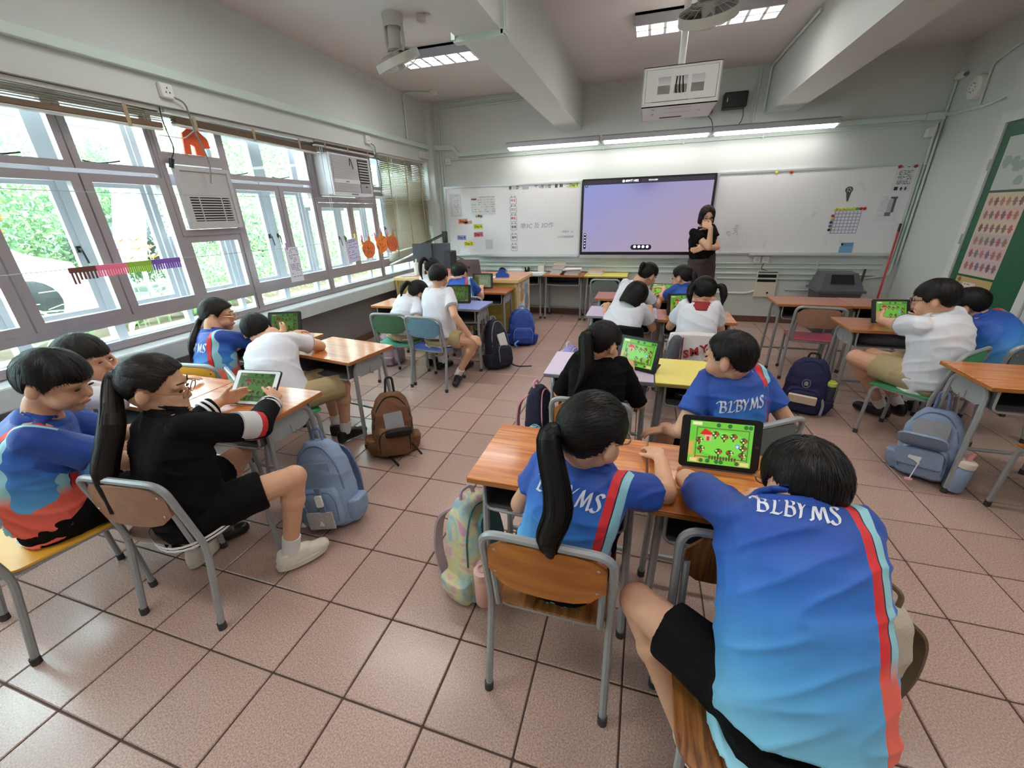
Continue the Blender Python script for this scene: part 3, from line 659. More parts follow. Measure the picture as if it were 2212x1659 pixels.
p = Paint(24, 42, (206, 204, 210)); p.rect(5, 20, 4, 38, (216, 214, 219)); p.lines(6, 19, 6, 38, 3, (150, 148, 156), .6); sheet('notice_sheet', 'grey printed sheet at the left end of the left whiteboard', 'paper', -.525, 1.635, .19, .325, paint=p)
p = Paint(60, 40, (214, 213, 214)); p.lines(20, 58, 36, 38, 3, (80, 78, 84), .9); p.rect(2, 14, 33, 35, (150, 60, 110))
for cx in (2, 17, 32, 47): p.lines(cx, cx + 11, 4, 32, 5, (120, 118, 122), .7)
sheet('timetable_sheet', 'white timetable sheet with four columns on the left whiteboard', 'paper', -.075, 1.62, .40, .26, paint=p)
mg = {}
def magnet(x, z, c, label, r=.018, grp=None):
    o = MB().lathe([(r, 0), (r, .008), (r * .8, .014), (r * .3, .016)], 14, frame((0, 0, 0), (1, 0, 0), (0, 0, 1))).build('magnet', M('magnet_%d_%d_%d' % c, S(*c), .35), loc=(x, YB_, z))
    return tag(o, label, 'magnet', grp)
for x, z, c, n in ((-.191, 1.474, (150, 180, 110), 'pale green'), (-.150, 1.479, (120, 26, 20), 'dark red'), (-.110, 1.472, (90, 100, 90), 'grey')): magnet(x, z, c, '%s round magnet under the timetable sheet on the left whiteboard' % n)
magnet(3.823, 1.885, (214, 210, 60), 'yellow round magnet at the top edge of the right whiteboard'); magnet(3.983, 1.882, (190, 40, 40), 'red round magnet at the top edge of the right whiteboard')
sheet('clear_sleeve', 'glossy clear sleeve at the lower left of the left whiteboard', 'sleeve', -.42, .95, .16, .09, paper, rot=.02); sheet('clear_sleeve', 'glossy vertical strip paper in the lower middle of the left whiteboard', 'sleeve', -.0, 1.06, .12, .14, M('glossy_strip', S(204, 206, 212), .2))
p = Paint(22, 30, (220, 218, 224)); p.lines(3, 18, 14, 27, 2, (176, 160, 176), .6); sheet('notice_sheet', 'pale handwritten sheet on the right whiteboard beside the teacher', 'paper', 3.437, 1.155, .21, .30, paint=p)
p = Paint(52, 40, (224, 222, 230))
for k in range(8): p.rect(6 + k * 5, 6 + k * 5, 3, 36, (150, 150, 172))
for k in range(7): p.rect(6, 41, 3 + k * 5, 3 + k * 5, (150, 150, 172))
sheet('reward_chart', 'white grid chart edged with magnets on the right whiteboard', 'chart', 4.705, 1.292, .40, .30, paint=p)
for k in range(9):
    c = ((206, 206, 70), 'yellow') if k < 6 else (((90, 160, 90), 'green') if k < 7 else ((180, 34, 34), 'red'))
    magnet(4.551 + k * .037, 1.447, c[0], '%s round magnet, %s from the left in the row above the reward chart' % (c[1], ('first', 'second', 'third', 'fourth', 'fifth', 'sixth', 'seventh', 'eighth', 'ninth')[k]), .017, 'magnets along the chart top')
for z, c, n in ((1.373, (190, 40, 36), 'red'), (1.335, (210, 180, 110), 'tan'), (1.297, (40, 60, 150), 'blue'), (1.255, (84, 110, 116), 'teal'), (1.21, (62, 50, 60), 'dark plum')): magnet(4.535 - (1.373 - z) * .02, z, c, '%s round magnet in the column left of the reward chart' % n, .017)
MB()
t = thing('paper_microphone', 'cut-out paper microphone stuck on the right whiteboard', 'cut-out', T=frame((4.64, YB_, 1.60), (.99, 0, .06), (0, 0, 1))); mk = M('cutout_grey', S(84, 80, 84), .6)
MB().prism([(.04 * math.cos(a / 16 * 6.283), .06 + .036 * math.sin(a / 16 * 6.283)) for a in range(16)], 0, .002).build('head', mk, t); MB().prism([(-.025, .03), (.026, .03), (.012, -.06), (.004, -.075), (-.006, -.06)], 0, .0021).build('grip', mk, t)
for a in range(5): MB().lathe([(.006, .0015), (.006, .003)], 8, TR((.018 * math.cos(a * 1.257), .06 + .018 * math.sin(a * 1.257), 0))).build('dot', paper, t)
p = Paint(30, 44, (214, 214, 216)); p.lines(5, 25, 38, 41, 3, (60, 56, 60), .9); p.lines(4, 26, 12, 35, 1.6, (110, 110, 116), .8); p.rect(4, 9, 3, 8, (60, 60, 64)); p.disc(15, 5, 2, 3, (70, 70, 74)); p.disc(22, 5, 2, 3, (80, 80, 84))
sheet('notice_sheet', 'printed notice held by two red magnets in the right whiteboard corner', 'paper', 5.145, 1.755, .18, .275, paint=p)
magnet(5.075, 1.885, (150, 44, 30), 'left red magnet holding the corner notice'); magnet(5.225, 1.882, (150, 44, 30), 'right red magnet holding the corner notice')
p = Paint(30, 42, (216, 215, 222)); p.rect(15, 24, 36, 38, (90, 88, 96)); p.rect(19, 23, 14, 36, (96, 94, 104)); p.rect(13, 19, 14, 34, (178, 178, 186)); p.rect(12, 20, 8, 13, (110, 108, 116)); p.lines(2, 11, 6, 38, 3, (190, 186, 196), .6)
sheet('notice_sheet', 'diagram sheet below the corner notice on the right whiteboard', 'paper', 5.08, 1.445, .20, .285, paint=p)
t = thing('wall_pocket', 'light blue paper pocket at the bottom of the right whiteboard', 'pocket', T=frame((4.765, YB_, .937), (1, 0, .0), (0, 0, 1))); bl = M('pocket_blue', S(120, 160, 196), .6)
MB().box(-.07, .07, 0, .075, 0, .012).build('pocket_front', bl, t); MB().box(-.06, .07, .075, .12, 0, .003).build('flap', M('pocket_blue2', S(106, 146, 190), .6), t); MB().lathe([(.013, .003), (.011, .014)], 12, TR((-.05, .10, 0))).build('pin', dark, t)

# ------------------------------------------------------------------ room cooler in the window
t = thing('room_cooler', 'white window-mounted room cooler with slatted front', 'air conditioner', (-.86, 3.71, 1.73)); wm = M('cooler_white', S(212, 210, 214), .4)
MB().box(-.50, -.005, -.345, .345, 0, .40, ch=.01).build('casing', wm, t)
MB().ring(-.345, .345, 0, .40, -.325, .325, .03, .385, -.005, .008, 'yzx').build('front_frame', wm, t)
for k in range(17): MB().box(-.004, .009, -.315, .12, .165 + k * .0128, .1715 + k * .0128).build('front_slat', wm, t)
for k in range(6): MB().box(-.004, .009, -.315, .12, .045 + k * .0128, .0515 + k * .0128).build('front_slat', wm, t)
MB().box(-.004, .010, -.32, .125, .12, .162).build('name_band', wm, t); [MB().box(.010, .0112, -.12 + k * .014, -.111 + k * .014, .133, .147).build('badge_mark', fan_d, t) for k in range(4)]
MB().box(-.004, .004, .135, .315, .135, .375).build('outlet_recess', dark, t)
for k in range(8): MB().box(.0, .010, .14, .31, .15 + k * .028, .158 + k * .028).build('outlet_vane', wm, t)
MB().box(-.004, .011, .135, .315, .03, .125).build('control_panel', M('cooler_grey', S(150, 152, 160), .4), t); MB().box(.010, .013, .22, .25, .09, .105).build('display', dark, t)
MB().box(.004, .010, -.06, .06, .008, .022).build('badge', M('badge_blue', S(120, 126, 150), .4), t)
MB().tube(bend([(.01, -.02, .30), (.02, -.02, .38), (.02, .0, .34), (.02, .02, .27)], .02), .004, 6).build('hanging_cord', dark, t)

# ------------------------------------------------------------------ venetian blinds
slat_m = M('beige_blind_slat', S(176, 166, 142), .45, noise=(6, .06)); head_m = M('blind_headrail', S(206, 204, 200), .4); wood_m = M('blind_wood_brown', S(112, 88, 66), .5, noise=(10, .1))
def raised_blind(y0, y1, z1, zs, zb, label, cords=True, open_n=0, tilt=0.0):
    """raised blind: headrail, a few spread slats, the gathered stack and the bottom rail"""
    t = thing('venetian_blind', label, 'blind', (-.955, (y0 + y1) / 2, 0)); w = (y1 - y0) / 2
    MB().box(-.025, .02, -w, w, z1 - .025, z1).build('headrail', head_m, t)
    sm = MB().box(-.024, .024, -w + .01, w - .01, -.0009, .0009).mesh('slat', slat_m)
    for k in range(open_n): o = link('slat', sm, t, (0, 0, z1 - .04 - k * (z1 - .04 - zs) / max(1, open_n))); o.rotation_euler = (tilt, math.radians(16), 0)
    b = MB()
    n = 9
    for k in range(n): b.box(-.024, .024, -w + .01 + .004 * (k % 3), w - .01, zb + .016 + k * (zs - zb - .02) / n, zb + .0195 + k * (zs - zb - .02) / n)
    st = b.build('slat_stack', wood_m, t); st['kind'] = 'stuff'; st.rotation_euler = (tilt, 0, 0)
    MB().box(-.024, .024, -w + .01, w - .01, zb, zb + .014, ch=.004).build('bottom_rail', head_m, t).rotation_euler = (tilt, 0, 0)
    for y in (-w * .72, 0, w * .72): MB().box(.0245, .026, y - .012, y + .012, zb, z1 - .02).build('ladder_tape', M('tape_tan', S(170, 150, 120), .7), t)
    if cords:
        for dy in (0, .03): MB().tube([(.02, -w + .06 + dy, z1 - .03), (.02, -w + .07 + dy, 1.40), (.02, -w + .08 + dy * .5, 1.12)], .0025, 5).build('pull_cord', pvc, t)
        MB().lathe([(.003, .03), (.008, .0), (.006, -.005)], 8, TR((.02, -w + .085, 1.09))).build('cord_toggle', pvc, t)
    return t
raised_blind(.10, 1.835, 2.235, 2.135, 2.085, 'raised beige blind over the nearest windows', False, 5, .010)
raised_blind(-1.75, .08, 2.235, 2.16, 2.10, 'raised beige blind at the near end beyond the picture edge', False, 3)
raised_blind(1.85, 3.28, 2.235, 2.19, 2.125, 'raised beige blind over the middle windows with the louvred cover', False, 0, -.02)
raised_blind(3.30, 4.32, 2.245, 2.225, 2.185, 'raised beige blind above the white room cooler', True, 0)
t = thing('venetian_blind', 'lowered beige blind with a drooping bottom rail near the front corner', 'blind', (-.945, 4.995, 0))
MB().box(-.025, .02, -.59, .59, 2.215, 2.245).build('headrail', head_m, t)
sm = MB().box(-.024, .024, -.58, .58, -.0009, .0009).mesh('slat', slat_m)
N = 52
for k in range(N):
    f = k / (N - 1); z = 2.20 - f * 1.10; o = link('slat', sm, t, (0, .0, z)); o.rotation_euler = (max(0, f - .8) * .25, math.radians(30), 0)
for k in range(6):
    o = link('slat', sm, t, (.0, -.01, 1.075 - k * .013)); o.rotation_euler = (.07 + k * .012, math.radians(18), 0)
o = MB().box(-.026, .026, -.60, .58, -.008, .008, ch=.004).build('bottom_rail', head_m, t); o.location = (0, -.02, .97); o.rotation_euler = (.125, 0, 0)
for y in (-.42, 0, .42): MB().box(.0245, .026, y - .012, y + .012, .98, 2.22).build('ladder_tape', M('tape_tan', S(170, 150, 120), .7), t)
for y in (-.36, -.33): MB().tube([(.03, y, 2.2), (.03, y + .01, 1.3)], .0025, 5).build('pull_cord', pvc, t)

# ------------------------------------------------------------------ strings with pupils' craft work
str_m = M('thin_string', S(160, 166, 170), .6)
def string(label, pts, r=.0022): return tag(MB().tube([V3(p) for p in pts], r, 5).build('string', str_m), label, 'string')
string('thin string across the windows carrying the paper craft', [(-.80, -1.2, 1.285), (-.80, .9, 1.268), (-.80, 2.6, 1.258), (-.80, 3.3, 1.275), (-.80, 4.5, 1.325), (-.86, 5.72, 1.37)])
string('upper thin string across the windows', [(-.80, -1.2, 1.69), (-.80, 1.5, 1.676), (-.80, 4.3, 1.70), (-.86, 5.72, 1.72)])
gm = [((112, 66, 56), 'brown', .905, 1.035), ((236, 120, 150), 'pink', 1.035, 1.20), ((150, 190, 70), 'green', 1.20, 1.345), ((128, 84, 180), 'purple', 1.345, 1.535)]
t = thing('paper_garland', 'paper fringe garland of brown, pink, green and purple on the string', 'garland', (-.80, 1.2, 1.262))
for c, n, y0, y1 in gm:
    mm = M('garland_' + n, S(*c), .7); MB().box(-.004, .004, y0 - 1.2, y1 - 1.2, -.018, .012).build('paper_band', mm, t)
    k = 7 if n == 'brown' else 12
    for i in range(k):
        yy_ = y0 - 1.2 + (i + .5) * (y1 - y0) / k; MB().box(-.003, .003, yy_ - .0045, yy_ + .0045, -.055 if n != 'brown' else -.06 - .02 * (i < 2), -.016).build('paper_fringe', mm, t)
def hang(name, label, cat, y, z, w, h, paint=None, tilt=0.0):
    t = thing(name, label, cat, T=frame((-.797, y, z), (0, math.cos(tilt), math.sin(tilt)), (0, 0, 1)))
    MB().box(-w / 2, w / 2, -h, 0, -.001, .001).build('paper_sheet', paper, t)
    if paint: link('print', paint.mesh('print', PRINT, w * .96, h * .96), t, T=Matrix.Translation((0, -h / 2, .0016)))
    return t
peg_cols = ((230, 130, 180), (190, 210, 60), (60, 130, 70))
def peg(par, x, z, c): MB().box(x - .006, x + .006, z - .03, z + .03, -.008, .008, ch=.002).build('clothes_peg', M('peg_%d' % c[0], S(*c), .5), par)
p = Paint(20, 40, (226, 228, 240)); p.lines(2, 18, 3, 38, 2.2, (140, 140, 170), .7)
h1 = hang('hanging_note', 'tall printed note pegged to the string in front of the middle window', 'paper', 2.555, 1.262, .155, .31, p); peg(h1, -.05, .01, (190, 130, 200))
p = Paint(26, 30, (206, 204, 232)); p.lines(2, 24, 24, 28, 2, (90, 80, 150), .9); p.lines(2, 24, 3, 22, 2.6, (130, 124, 180), .7)
h1 = hang('hanging_note', 'lilac handwritten note pegged to the string beside the paper pigs', 'paper', 3.42, 1.285, .22, .25, p, .10); peg(h1, -.08, .01, (60, 110, 70)); peg(h1, .09, .01, (200, 210, 60))
def pig(y, z, s, c, label, tilt, flip=1):
    t = thing('paper_pig', label, 'paper craft', T=frame((-.79, y, z), (0, math.cos(tilt), math.sin(tilt)), (0, 0, 1)) @ Matrix.Scale(s, 4), group='paper pigs on the string')
    mm = M('pig_orange_%d' % c[1], S(*c), .7); dk = M('pig_pen', S(110, 50, 20), .7)
    body = [(.125 * math.cos(a / 24 * 6.283) * (1 + .05 * math.sin(a * 1.3)), -.135 + .10 * math.sin(a / 24 * 6.283)) for a in range(24)]
    MB().prism(body, -.002, .002).build('body', mm, t); MB().prism([(-.115, -.08), (-.12, -.01), (-.07, -.055)], -.002, .0021).build('ear', mm, t)
    MB().prism([(.0, -.05), (.02, .015), (.055, -.0), (.05, -.055)], -.0022, .0026).build('ear', M('pig_ear', S(206, 140, 40), .7), t)
    for x in (-.05, .05): MB().prism([(x - .008, -.22), (x + .008, -.22), (x + .003, -.255), (x - .003, -.255)], -.002, .002).build('leg', mm, t)
    MB().lathe([(.007, .002), (.007, .0035)], 8, TR((-.07 * flip, -.11, 0))).build('eye', dark, t); MB().lathe([(.022, .002), (.022, .003)], 12, TR((-.10 * flip, -.145, 0))).build('snout', M('pig_snout', S(196, 96, 60), .7), t)
    for i in range(18): 
        x, yy_ = random.uniform(-.05, .09), random.uniform(-.20, -.07); MB().box(x - .003, x + .003, yy_ - .009, yy_ + .009, .002, .003).build('pen_mark', dk, t)
    peg(t, -.10, .0, (230, 120, 170)); peg(t, .03, .02, (190, 214, 80))
pig(3.72, 1.285, 1.0, (226, 122, 62), 'orange paper pig nearest the lilac note', .02); pig(3.98, 1.32, 1.0, (238, 134, 56), 'middle orange paper pig, lighter and tilted', .22); pig(4.24, 1.315, 1.0, (210, 108, 70), 'rightmost, reddest paper pig in front of the blind', .0)
t = thing('orange_cloth', 'orange cloth hung inside the small top window above the louvred cover', 'cloth', (-1.035, 2.10, 1.975)); oc = M('orange_fabric', S(226, 92, 50), .7, noise=(12, .1))
MB().prism([(-.12, 0), (-.10, .14), (-.05, .175), (.03, .17), (.09, .12), (.10, .06), (.045, .05), (.04, .0), (-.03, .0), (-.03, .06), (-.06, .07), (-.07, .0)], 0, .012, frame((0, 0, 0), (0, 1, 0), (0, 0, 1))).build('cloth_body', oc, t)
MB().tube(bend([(.02, -.28, .10), (.02, -.10, .10), (.02, .0, .17)], .03), .004, 5).build('tie', pvc, t)
t = thing('window_plug', 'black plug hanging from a flex beside the louvred cover', 'plug', (WX + .03, 1.84, 1.87)); MB().cyl((0, 0, 0), (.01, .015, .06), .016, 10).build('plug_body', dark, t); MB().tube(bend([(.01, .015, .06), (.03, .04, .12), (.05, .0, .30), (.10, -.03, .36)], .05), .004, 5).build('flex', dark, t)
# ================================================================== desks and chairs
oak = wood('desk_oak_laminate', S(216, 138, 76), S(178, 98, 46), 16, .28, 0, .4)
oak2 = wood('desk_red_laminate', S(190, 112, 70), S(162, 86, 50), 12, .28, 0, .4)
lav = M('desk_lavender_laminate', S(206, 188, 214), .35, noise=(20, .03)); yel = M('desk_yellow_laminate', S(230, 212, 96), .35, noise=(20, .03))
blu = M('desk_blue_laminate', S(136, 148, 206), .35, noise=(20, .03)); mnt = M('desk_mint_laminate', S(206, 220, 208), .35)
edge_w = M('desk_edge_wood', S(170, 108, 52), .5); edge_g = M('desk_edge_grey', S(132, 130, 138), .5); edge_y = M('desk_edge_olive', S(168, 152, 70), .5)
plate = M('desk_side_plate_grey', S(160, 164, 166), .4, .15, noise=(30, .06)); tray_m = M('desk_tray_dark', S(92, 90, 92), .5, .2); rubber = M('rubber_foot', S(60, 58, 58), .7)
DH = 0.655
_dm = {}
def desk(x0, y0, label, top, edge, rz=0.0, w=.60, d=.41, tray=True):
    """pupil desk with its front left corner at x0, y0"""
    t = thing('school_desk', label, 'desk', (x0, y0, 0), rz, 'pupil desks')
    def g(k, f):
        if k not in _dm: _dm[k] = f()
        return _dm[k]
    key = (top.name, w, d)
    o = link('desk_top', g(('t',) + key, lambda: MB().box(0, w, 0, d, DH - .006, DH, ch=.003).mesh('desk_top', top)), t)
    link('edge_band', g(('e', edge.name, w, d), lambda: MB().box(.001, w - .001, .001, d - .001, DH - .024, DH - .006, ch=.003).mesh('edge_band', edge)), o)
    for s, x in ((-1, .045), (1, w - .045)):
        link('side_frame', g(('f', s, w, d), lambda: MB().tube(bend([(x + s * .012, .05, .012), (x, .075, DH - .035), (x, d - .075, DH - .035), (x + s * .012, d - .04, .012)], .075, 6), .0135, 8).mesh('side_frame', steel, 40)), t)
        link('side_plate', g(('p', s, w, d), lambda: MB().prism([(.085, DH - .03), (d - .085, DH - .03), (d - .08, DH - .12), (d - .12, DH - .145), (.12, DH - .145), (.08, DH - .12)], -.002, .002, frame((x, 0, 0), (0, 1, 0), (0, 0, 1))).mesh('side_plate', plate, 0)), t)
        link('bag_hook', g(('h', s, w, d), lambda: MB().tube(bend([(x + s * .004, d * .5, DH - .10), (x + s * .004, d * .5, DH - .14), (x + s * .03, d * .5, DH - .14), (x + s * .03, d * .5, DH - .115)], .01), .003, 5).mesh('bag_hook', steel)), t)
        for y, dy in ((.05, 0), (d - .04, 0)):
            link('foot_cap', g(('c', s, y, w), lambda: MB().cyl((x + s * .0125, y, 0), (x + s * .0120, y, .03), .0165, 10).mesh('foot_cap', rubber, 40)), t)
    link('rear_bar', g(('r', w, d), lambda: MB().tube([(.05, d - .045, .13), (w - .05, d - .045, .13)], .011, 8).mesh('rear_bar', steel, 40)), t)
    if tray:
        link('book_tray', g(('b', w, d), lambda: MB().ring(.06, w - .06, DH - .135, DH - .022, .064, w - .064, DH - .131, DH - .026, .03, d - .05, 'xzy').mesh('book_tray', tray_m)), t)
        link('tray_back', g(('k', w, d), lambda: MB().box(.064, w - .064, d - .055, d - .05, DH - .131, DH - .026).mesh('tray_back', tray_m)), t)
        link('tray_rail', g(('l', w, d), lambda: MB().tube(bend([(.055, .03, DH - .03), (.058, .028, DH - .14), (w / 2, .026, DH - .15), (w - .058, .028, DH - .14), (w - .055, .03, DH - .03)], .03), .0055, 6).mesh('tray_rail', steel, 40)), t)
    return t
desk(1.815, .430, 'oak desk in front of the ponytail girl in the nearest row', oak, edge_w)
desk(2.422, .428, 'oak desk holding the upright tablet nearest the camera', oak, edge_w)
desk(1.852, 1.470, 'lavender desk of the girl in black in the middle row', lav, edge_g)
desk(2.458, 1.472, 'yellow desk in the middle row', yel, edge_y)
desk(1.900, 2.925, 'lavender desk under the bob-haired girl', lav, edge_g)
desk(2.500, 2.885, 'oak desk of the girl with two hair bunches', oak, edge_w)
desk(1.888, 3.705, 'reddish desk at the left of the front middle pair', oak2, edge_w)
desk(2.490, 3.705, 'reddish desk at the right of the front middle pair, mostly hidden', oak2, edge_w)
desk(3.585, 3.715, 'empty oak desk in front of the pink-seated chair', oak2, edge_w)
desk(4.192, 3.725, 'empty oak desk at the right of the front pair by the right wall', oak2, edge_w)
desk(3.845, 2.840, 'oak desk where the boy with glasses props his tablet', oak2, edge_w)
desk(4.455, 2.98, 'oak desk beside the right wall behind the boy in blue', oak2, edge_w)
desk(4.030, 1.785, 'oak desk at the right edge with a pale blue backpack on its hook', oak, edge_w)
desk(.175, .535, 'oak desk under the white-framed tablet of the girl in the black jacket', oak, edge_w)
desk(-.430, .545, 'oak desk by the windows beside the girl in the black jacket', oak, edge_w)
desk(.03, 1.455, 'slightly turned oak desk with a brown backpack on its hook', oak, edge_w, math.radians(-9))
desk(-.64, 1.510, 'oak desk by the windows where the blue-shirted girl holds a tablet', oak, edge_w)
desk(-.325, 2.950, 'oak desk near the windows in front of the green chair', oak, edge_w)
desk(.275, 2.970, 'blue-topped desk with a tablet on a stand', blu, edge_g)
desk(-.345, 3.850, 'oak desk touching the teacher table near the windows', oak, edge_w)
desk(.255, 3.855, 'brown desk touching the teacher table beside the blue backpack', oak2, edge_w)
desk(.345, 5.325, 'pale mint desk against the front wall beside the teacher table', mnt, edge_g)
desk(.950, 5.325, 'reddish desk against the front wall loaded with exercise books', oak2, edge_w)
desk(1.555, 5.325, 'yellow desk against the front wall under the screen', yel, edge_y)

plyA = wood('chair_orange_ply', S(186, 116, 44), S(160, 92, 30), 8, .35, 0)
plyB = wood('chair_striped_ply', S(172, 110, 58), S(104, 58, 26), 22, .35, 1); plyC = wood('chair_striped_back_ply', S(164, 102, 54), S(98, 54, 24), 22, .35, 2)
yl = M('chair_yellow_ply', S(232, 172, 60), .35, noise=(30, .05)); gr = M('chair_green', S(70, 152, 104), .4, noise=(30, .04)); gr2 = M('chair_dark_green', S(72, 108, 78), .45, noise=(20, .06))
bs = M('chair_blue', S(92, 124, 204), .35); bb = M('chair_blue_grey', S(96, 132, 152), .45, noise=(20, .06)); pk = M('chair_pink', S(196, 92, 112), .4); gy = M('chair_grey', S(96, 104, 102), .45)
tq = M('chair_turquoise', S(86, 186, 150), .4); worn = M('chair_worn_brown', S(150, 110, 88), .5, noise=(25, .3))
SH = .385
def chair(x, y, rz, label, seat, back=None, sc=1.0):
    """chair with its seat centre over x, y, facing local +y (backrest at -y)"""
    t = thing('school_chair', label, 'chair', (x, y, 0), rz, 'pupil chairs'); back = back or seat
    def g(k, f):
        if k not in _dm: _dm[k] = f()
        return _dm[k]
    w = .185
    link('back_frame', g('cb', lambda: MB().tube(bend([(-w - .005, -.205, .01), (-w, -.145, SH - .02), (-w + .002, -.205, .682), (w - .002, -.205, .682), (w, -.145, SH - .02), (w + .005, -.205, .01)], .055, 6), .0125, 8).mesh('back_frame', steel, 40)), t)
    link('seat_frame', g('cs', lambda: MB().tube(bend([(-w + .018, .17, .01), (-w + .018, .155, SH - .014), (-w + .018, -.15, SH - .022), (w - .018, -.15, SH - .022), (w - .018, .155, SH - .014), (w - .018, .17, .01)], .05, 6), .0115, 8).mesh('seat_frame', steel, 40)), t)
    for s in (-1, 1):
        link('back_stub', g(('cj', s), lambda: MB().tube([(s * (w - .028), -.158, SH - .02), (s * (w - .026), -.192, .585)], .0105, 8).mesh('back_stub', steel, 40)), t)
        link('foot_cap', g(('cf', s), lambda: MB().cyl((s * (w + .0055), -.2055, 0), (s * (w + .005), -.204, .03), .0155, 10).mesh('foot_cap', rubber, 40)), t)
        link('foot_cap', g(('cg', s), lambda: MB().cyl((s * (w - .018), .170, 0), (s * (w - .018), .169, .03), .0145, 10).mesh('foot_cap', rubber, 40)), t)
    def seatm():
        V = []; P = rrect(-.185, .185, -.165, .195, .06, 5); n = len(P)
        def zz(px, py): return SH - .018 * max(0, (py - .13) / .065) ** 2 - .006 * math.cos(px * 8) * (1 if abs(py) < .15 else .6)
        b = MB(); V = [(px, py, zz(px, py)) for px, py in P] + [(px, py, zz(px, py) - .009) for px, py in P] + [(px * .55, py * .55, zz(px * .55, py * .55)) for px, py in P] + [(0, .01, zz(0, .01))]
        F = [(i, (i + 1) % n, 2 * n + (i + 1) % n, 2 * n + i) for i in range(n)] + [(2 * n + i, 2 * n + (i + 1) % n, 3 * n) for i in range(n)] + [(n + (i + 1) % n, n + i, i, (i + 1) % n)[::-1] for i in range(n)] + [[n + i for i in range(n)][::-1]]
        return b.add(V, F).mesh('seat', seat, 40)
    link('seat', g(('st', seat.name), seatm), t)
    def backm():
        P = rrect(-.168, .168, 0, .165, .045, 5); b = MB(); n = len(P)
        def yy(px): return -.212 + .022 * (1 - (px / .168) ** 2) * -1 + .012
        Vf = [(px, yy(px) - .0, .505 + pz) for px, pz in P]; Vb = [(px, yy(px) + .010, .505 + pz) for px, pz in P]
        F = []
        m = 8
        # strips across the width so that the panel stays curved
        V = []
        for k in range(m + 1):
            px = -.168 + .336 * k / m; zs = [q[1] for q in P]; 
            lo, hi = (.0, .165) if 0 < k < m else (.045, .12)
            if k in (1, m - 1): lo, hi = .008, .157
            for z in (lo, hi):
                for dy in (0, .010): V.append((px, yy(px) + dy, .505 + z))
        for k in range(m):
            o = k * 4; F += [(o, o + 4, o + 6, o + 2), (o + 1, o + 3, o + 7, o + 5), (o, o + 1, o + 5, o + 4), (o + 2, o + 6, o + 7, o + 3)]
        F += [(0, 2, 3, 1), (4 * m, 4 * m + 1, 4 * m + 3, 4 * m + 2)]
        return b.add(V, F).mesh('backrest', back, 30)
    br = link('backrest', g(('bk', back.name), backm), t)
    for s in (-1, 1):
        for z in (.55, .63): link('screw', g(('sc', s, z), lambda: MB().cyl((s * .145, -.2065, z), (s * .145, -.2005, z), .005, 8).mesh('screw', chrome)), t)
    return t
chair(2.155, .375, 0, 'orange plywood chair under the ponytail girl', plyB, plyA)
chair(2.69, .125, math.pi, 'striped plywood chair turned backwards under the nearest boy', plyB, plyC)
chair(2.16, 1.30, 0, 'orange-backed chair of the girl in black at the lavender desk', plyA)
chair(2.78, 1.22, math.radians(35), 'grey chair hidden under the boy at the yellow desk', gy)
chair(2.20, 2.66, 0, 'chair draped with a black jacket behind the bob-haired girl', gy)
chair(2.75, 2.52, 0, 'chair hung with a white and grey jacket', gy)
chair(2.18, 3.52, 0, 'chair of the girl with the hair grip at the front', gy)
chair(2.78, 3.52, 0, 'chair of the blue-shirted pupil at the front', gy)
chair(3.88, 3.66, math.radians(-8), 'empty chair with a brown back and pink seat', pk, worn)
chair(4.13, 2.48, math.radians(42), 'green-seated chair of the boy with glasses', gr)
chair(4.62, 2.72, math.radians(20), 'chair under the boy in blue by the right wall', gy)
chair(4.40, 1.62, math.radians(10), 'chair cut by the right edge in front of the oak desk', plyA)
chair(.655, .265, math.radians(6), 'worn brown chair of the girl in the black jacket', worn)
chair(.175, .02, math.radians(-12), 'bright yellow chair at the lower left corner', yl)
chair(-.32, 1.235, math.radians(6), 'yellow-backed chair of the girl with the braid', yl)
chair(.22, 1.15, math.radians(-30), 'green-seated chair pulled out beside the leaning boy', gr)
chair(.15, 2.72, math.radians(4), 'dark green backed chair with a turquoise seat', tq, gr2)
chair(.56, 2.66, math.radians(-6), 'blue-seated chair with a blue-grey back', bs, bb)
chair(-.05, 3.62, 0, 'chair of the far girl near the teacher table', gy)
chair(.55, 3.62, 0, 'chair of the boy in blue near the teacher table', gy)
chair(1.90, 5.02, 0, 'grey chair drawn up to the yellow desk at the front wall', gy)
chair(.10, 5.35, math.pi, 'dark framed chair behind the laptop at the teacher table', gy)

# ------------------------------------------------------------------ teacher's table
cream = wood('table_cream_ply', S(214, 196, 110), S(196, 172, 84), 5, .45, 0); tabtop = wood('table_top_orange', S(226, 158, 116), S(208, 138, 98), 10, .3, 0); tedge = M('table_edge_cream', S(222, 196, 142), .45)
t = thing('teacher_table', 'wide cream-panelled teacher table in front of the left whiteboard', 'table', (0, 0, 0))
TX0, TX1, TY0, TY1, TZ = -.86, .885, 4.28, 4.95, .745
o = MB().box(TX0, TX1, TY0, TY1, TZ - .004, TZ).build('table_top', tabtop, t); MB().box(TX0 - .012, TX1 + .012, TY0 - .012, TY1 + .012, TZ - .045, TZ - .003, ch=.004).build('edge_band', tedge, o)
for a, b in ((TX0 + .03, .335), (.365, TX1 - .05)): MB().box(a, b, TY0 + .03, TY0 + .05, .06, TZ - .045).build('front_panel', cream, t)
MB().box(.335, .365, TY0 + .022, TY0 + .05, .06, TZ - .045).build('panel_batten', tedge, t)
MB().box(TX1 - .05, TX1 - .02, TY0 + .015, TY0 + .06, 0, TZ - .045).build('corner_post', tedge, t); MB().box(TX0, TX0 + .03, TY0 + .015, TY0 + .06, 0, TZ - .045).build('corner_post', tedge, t)
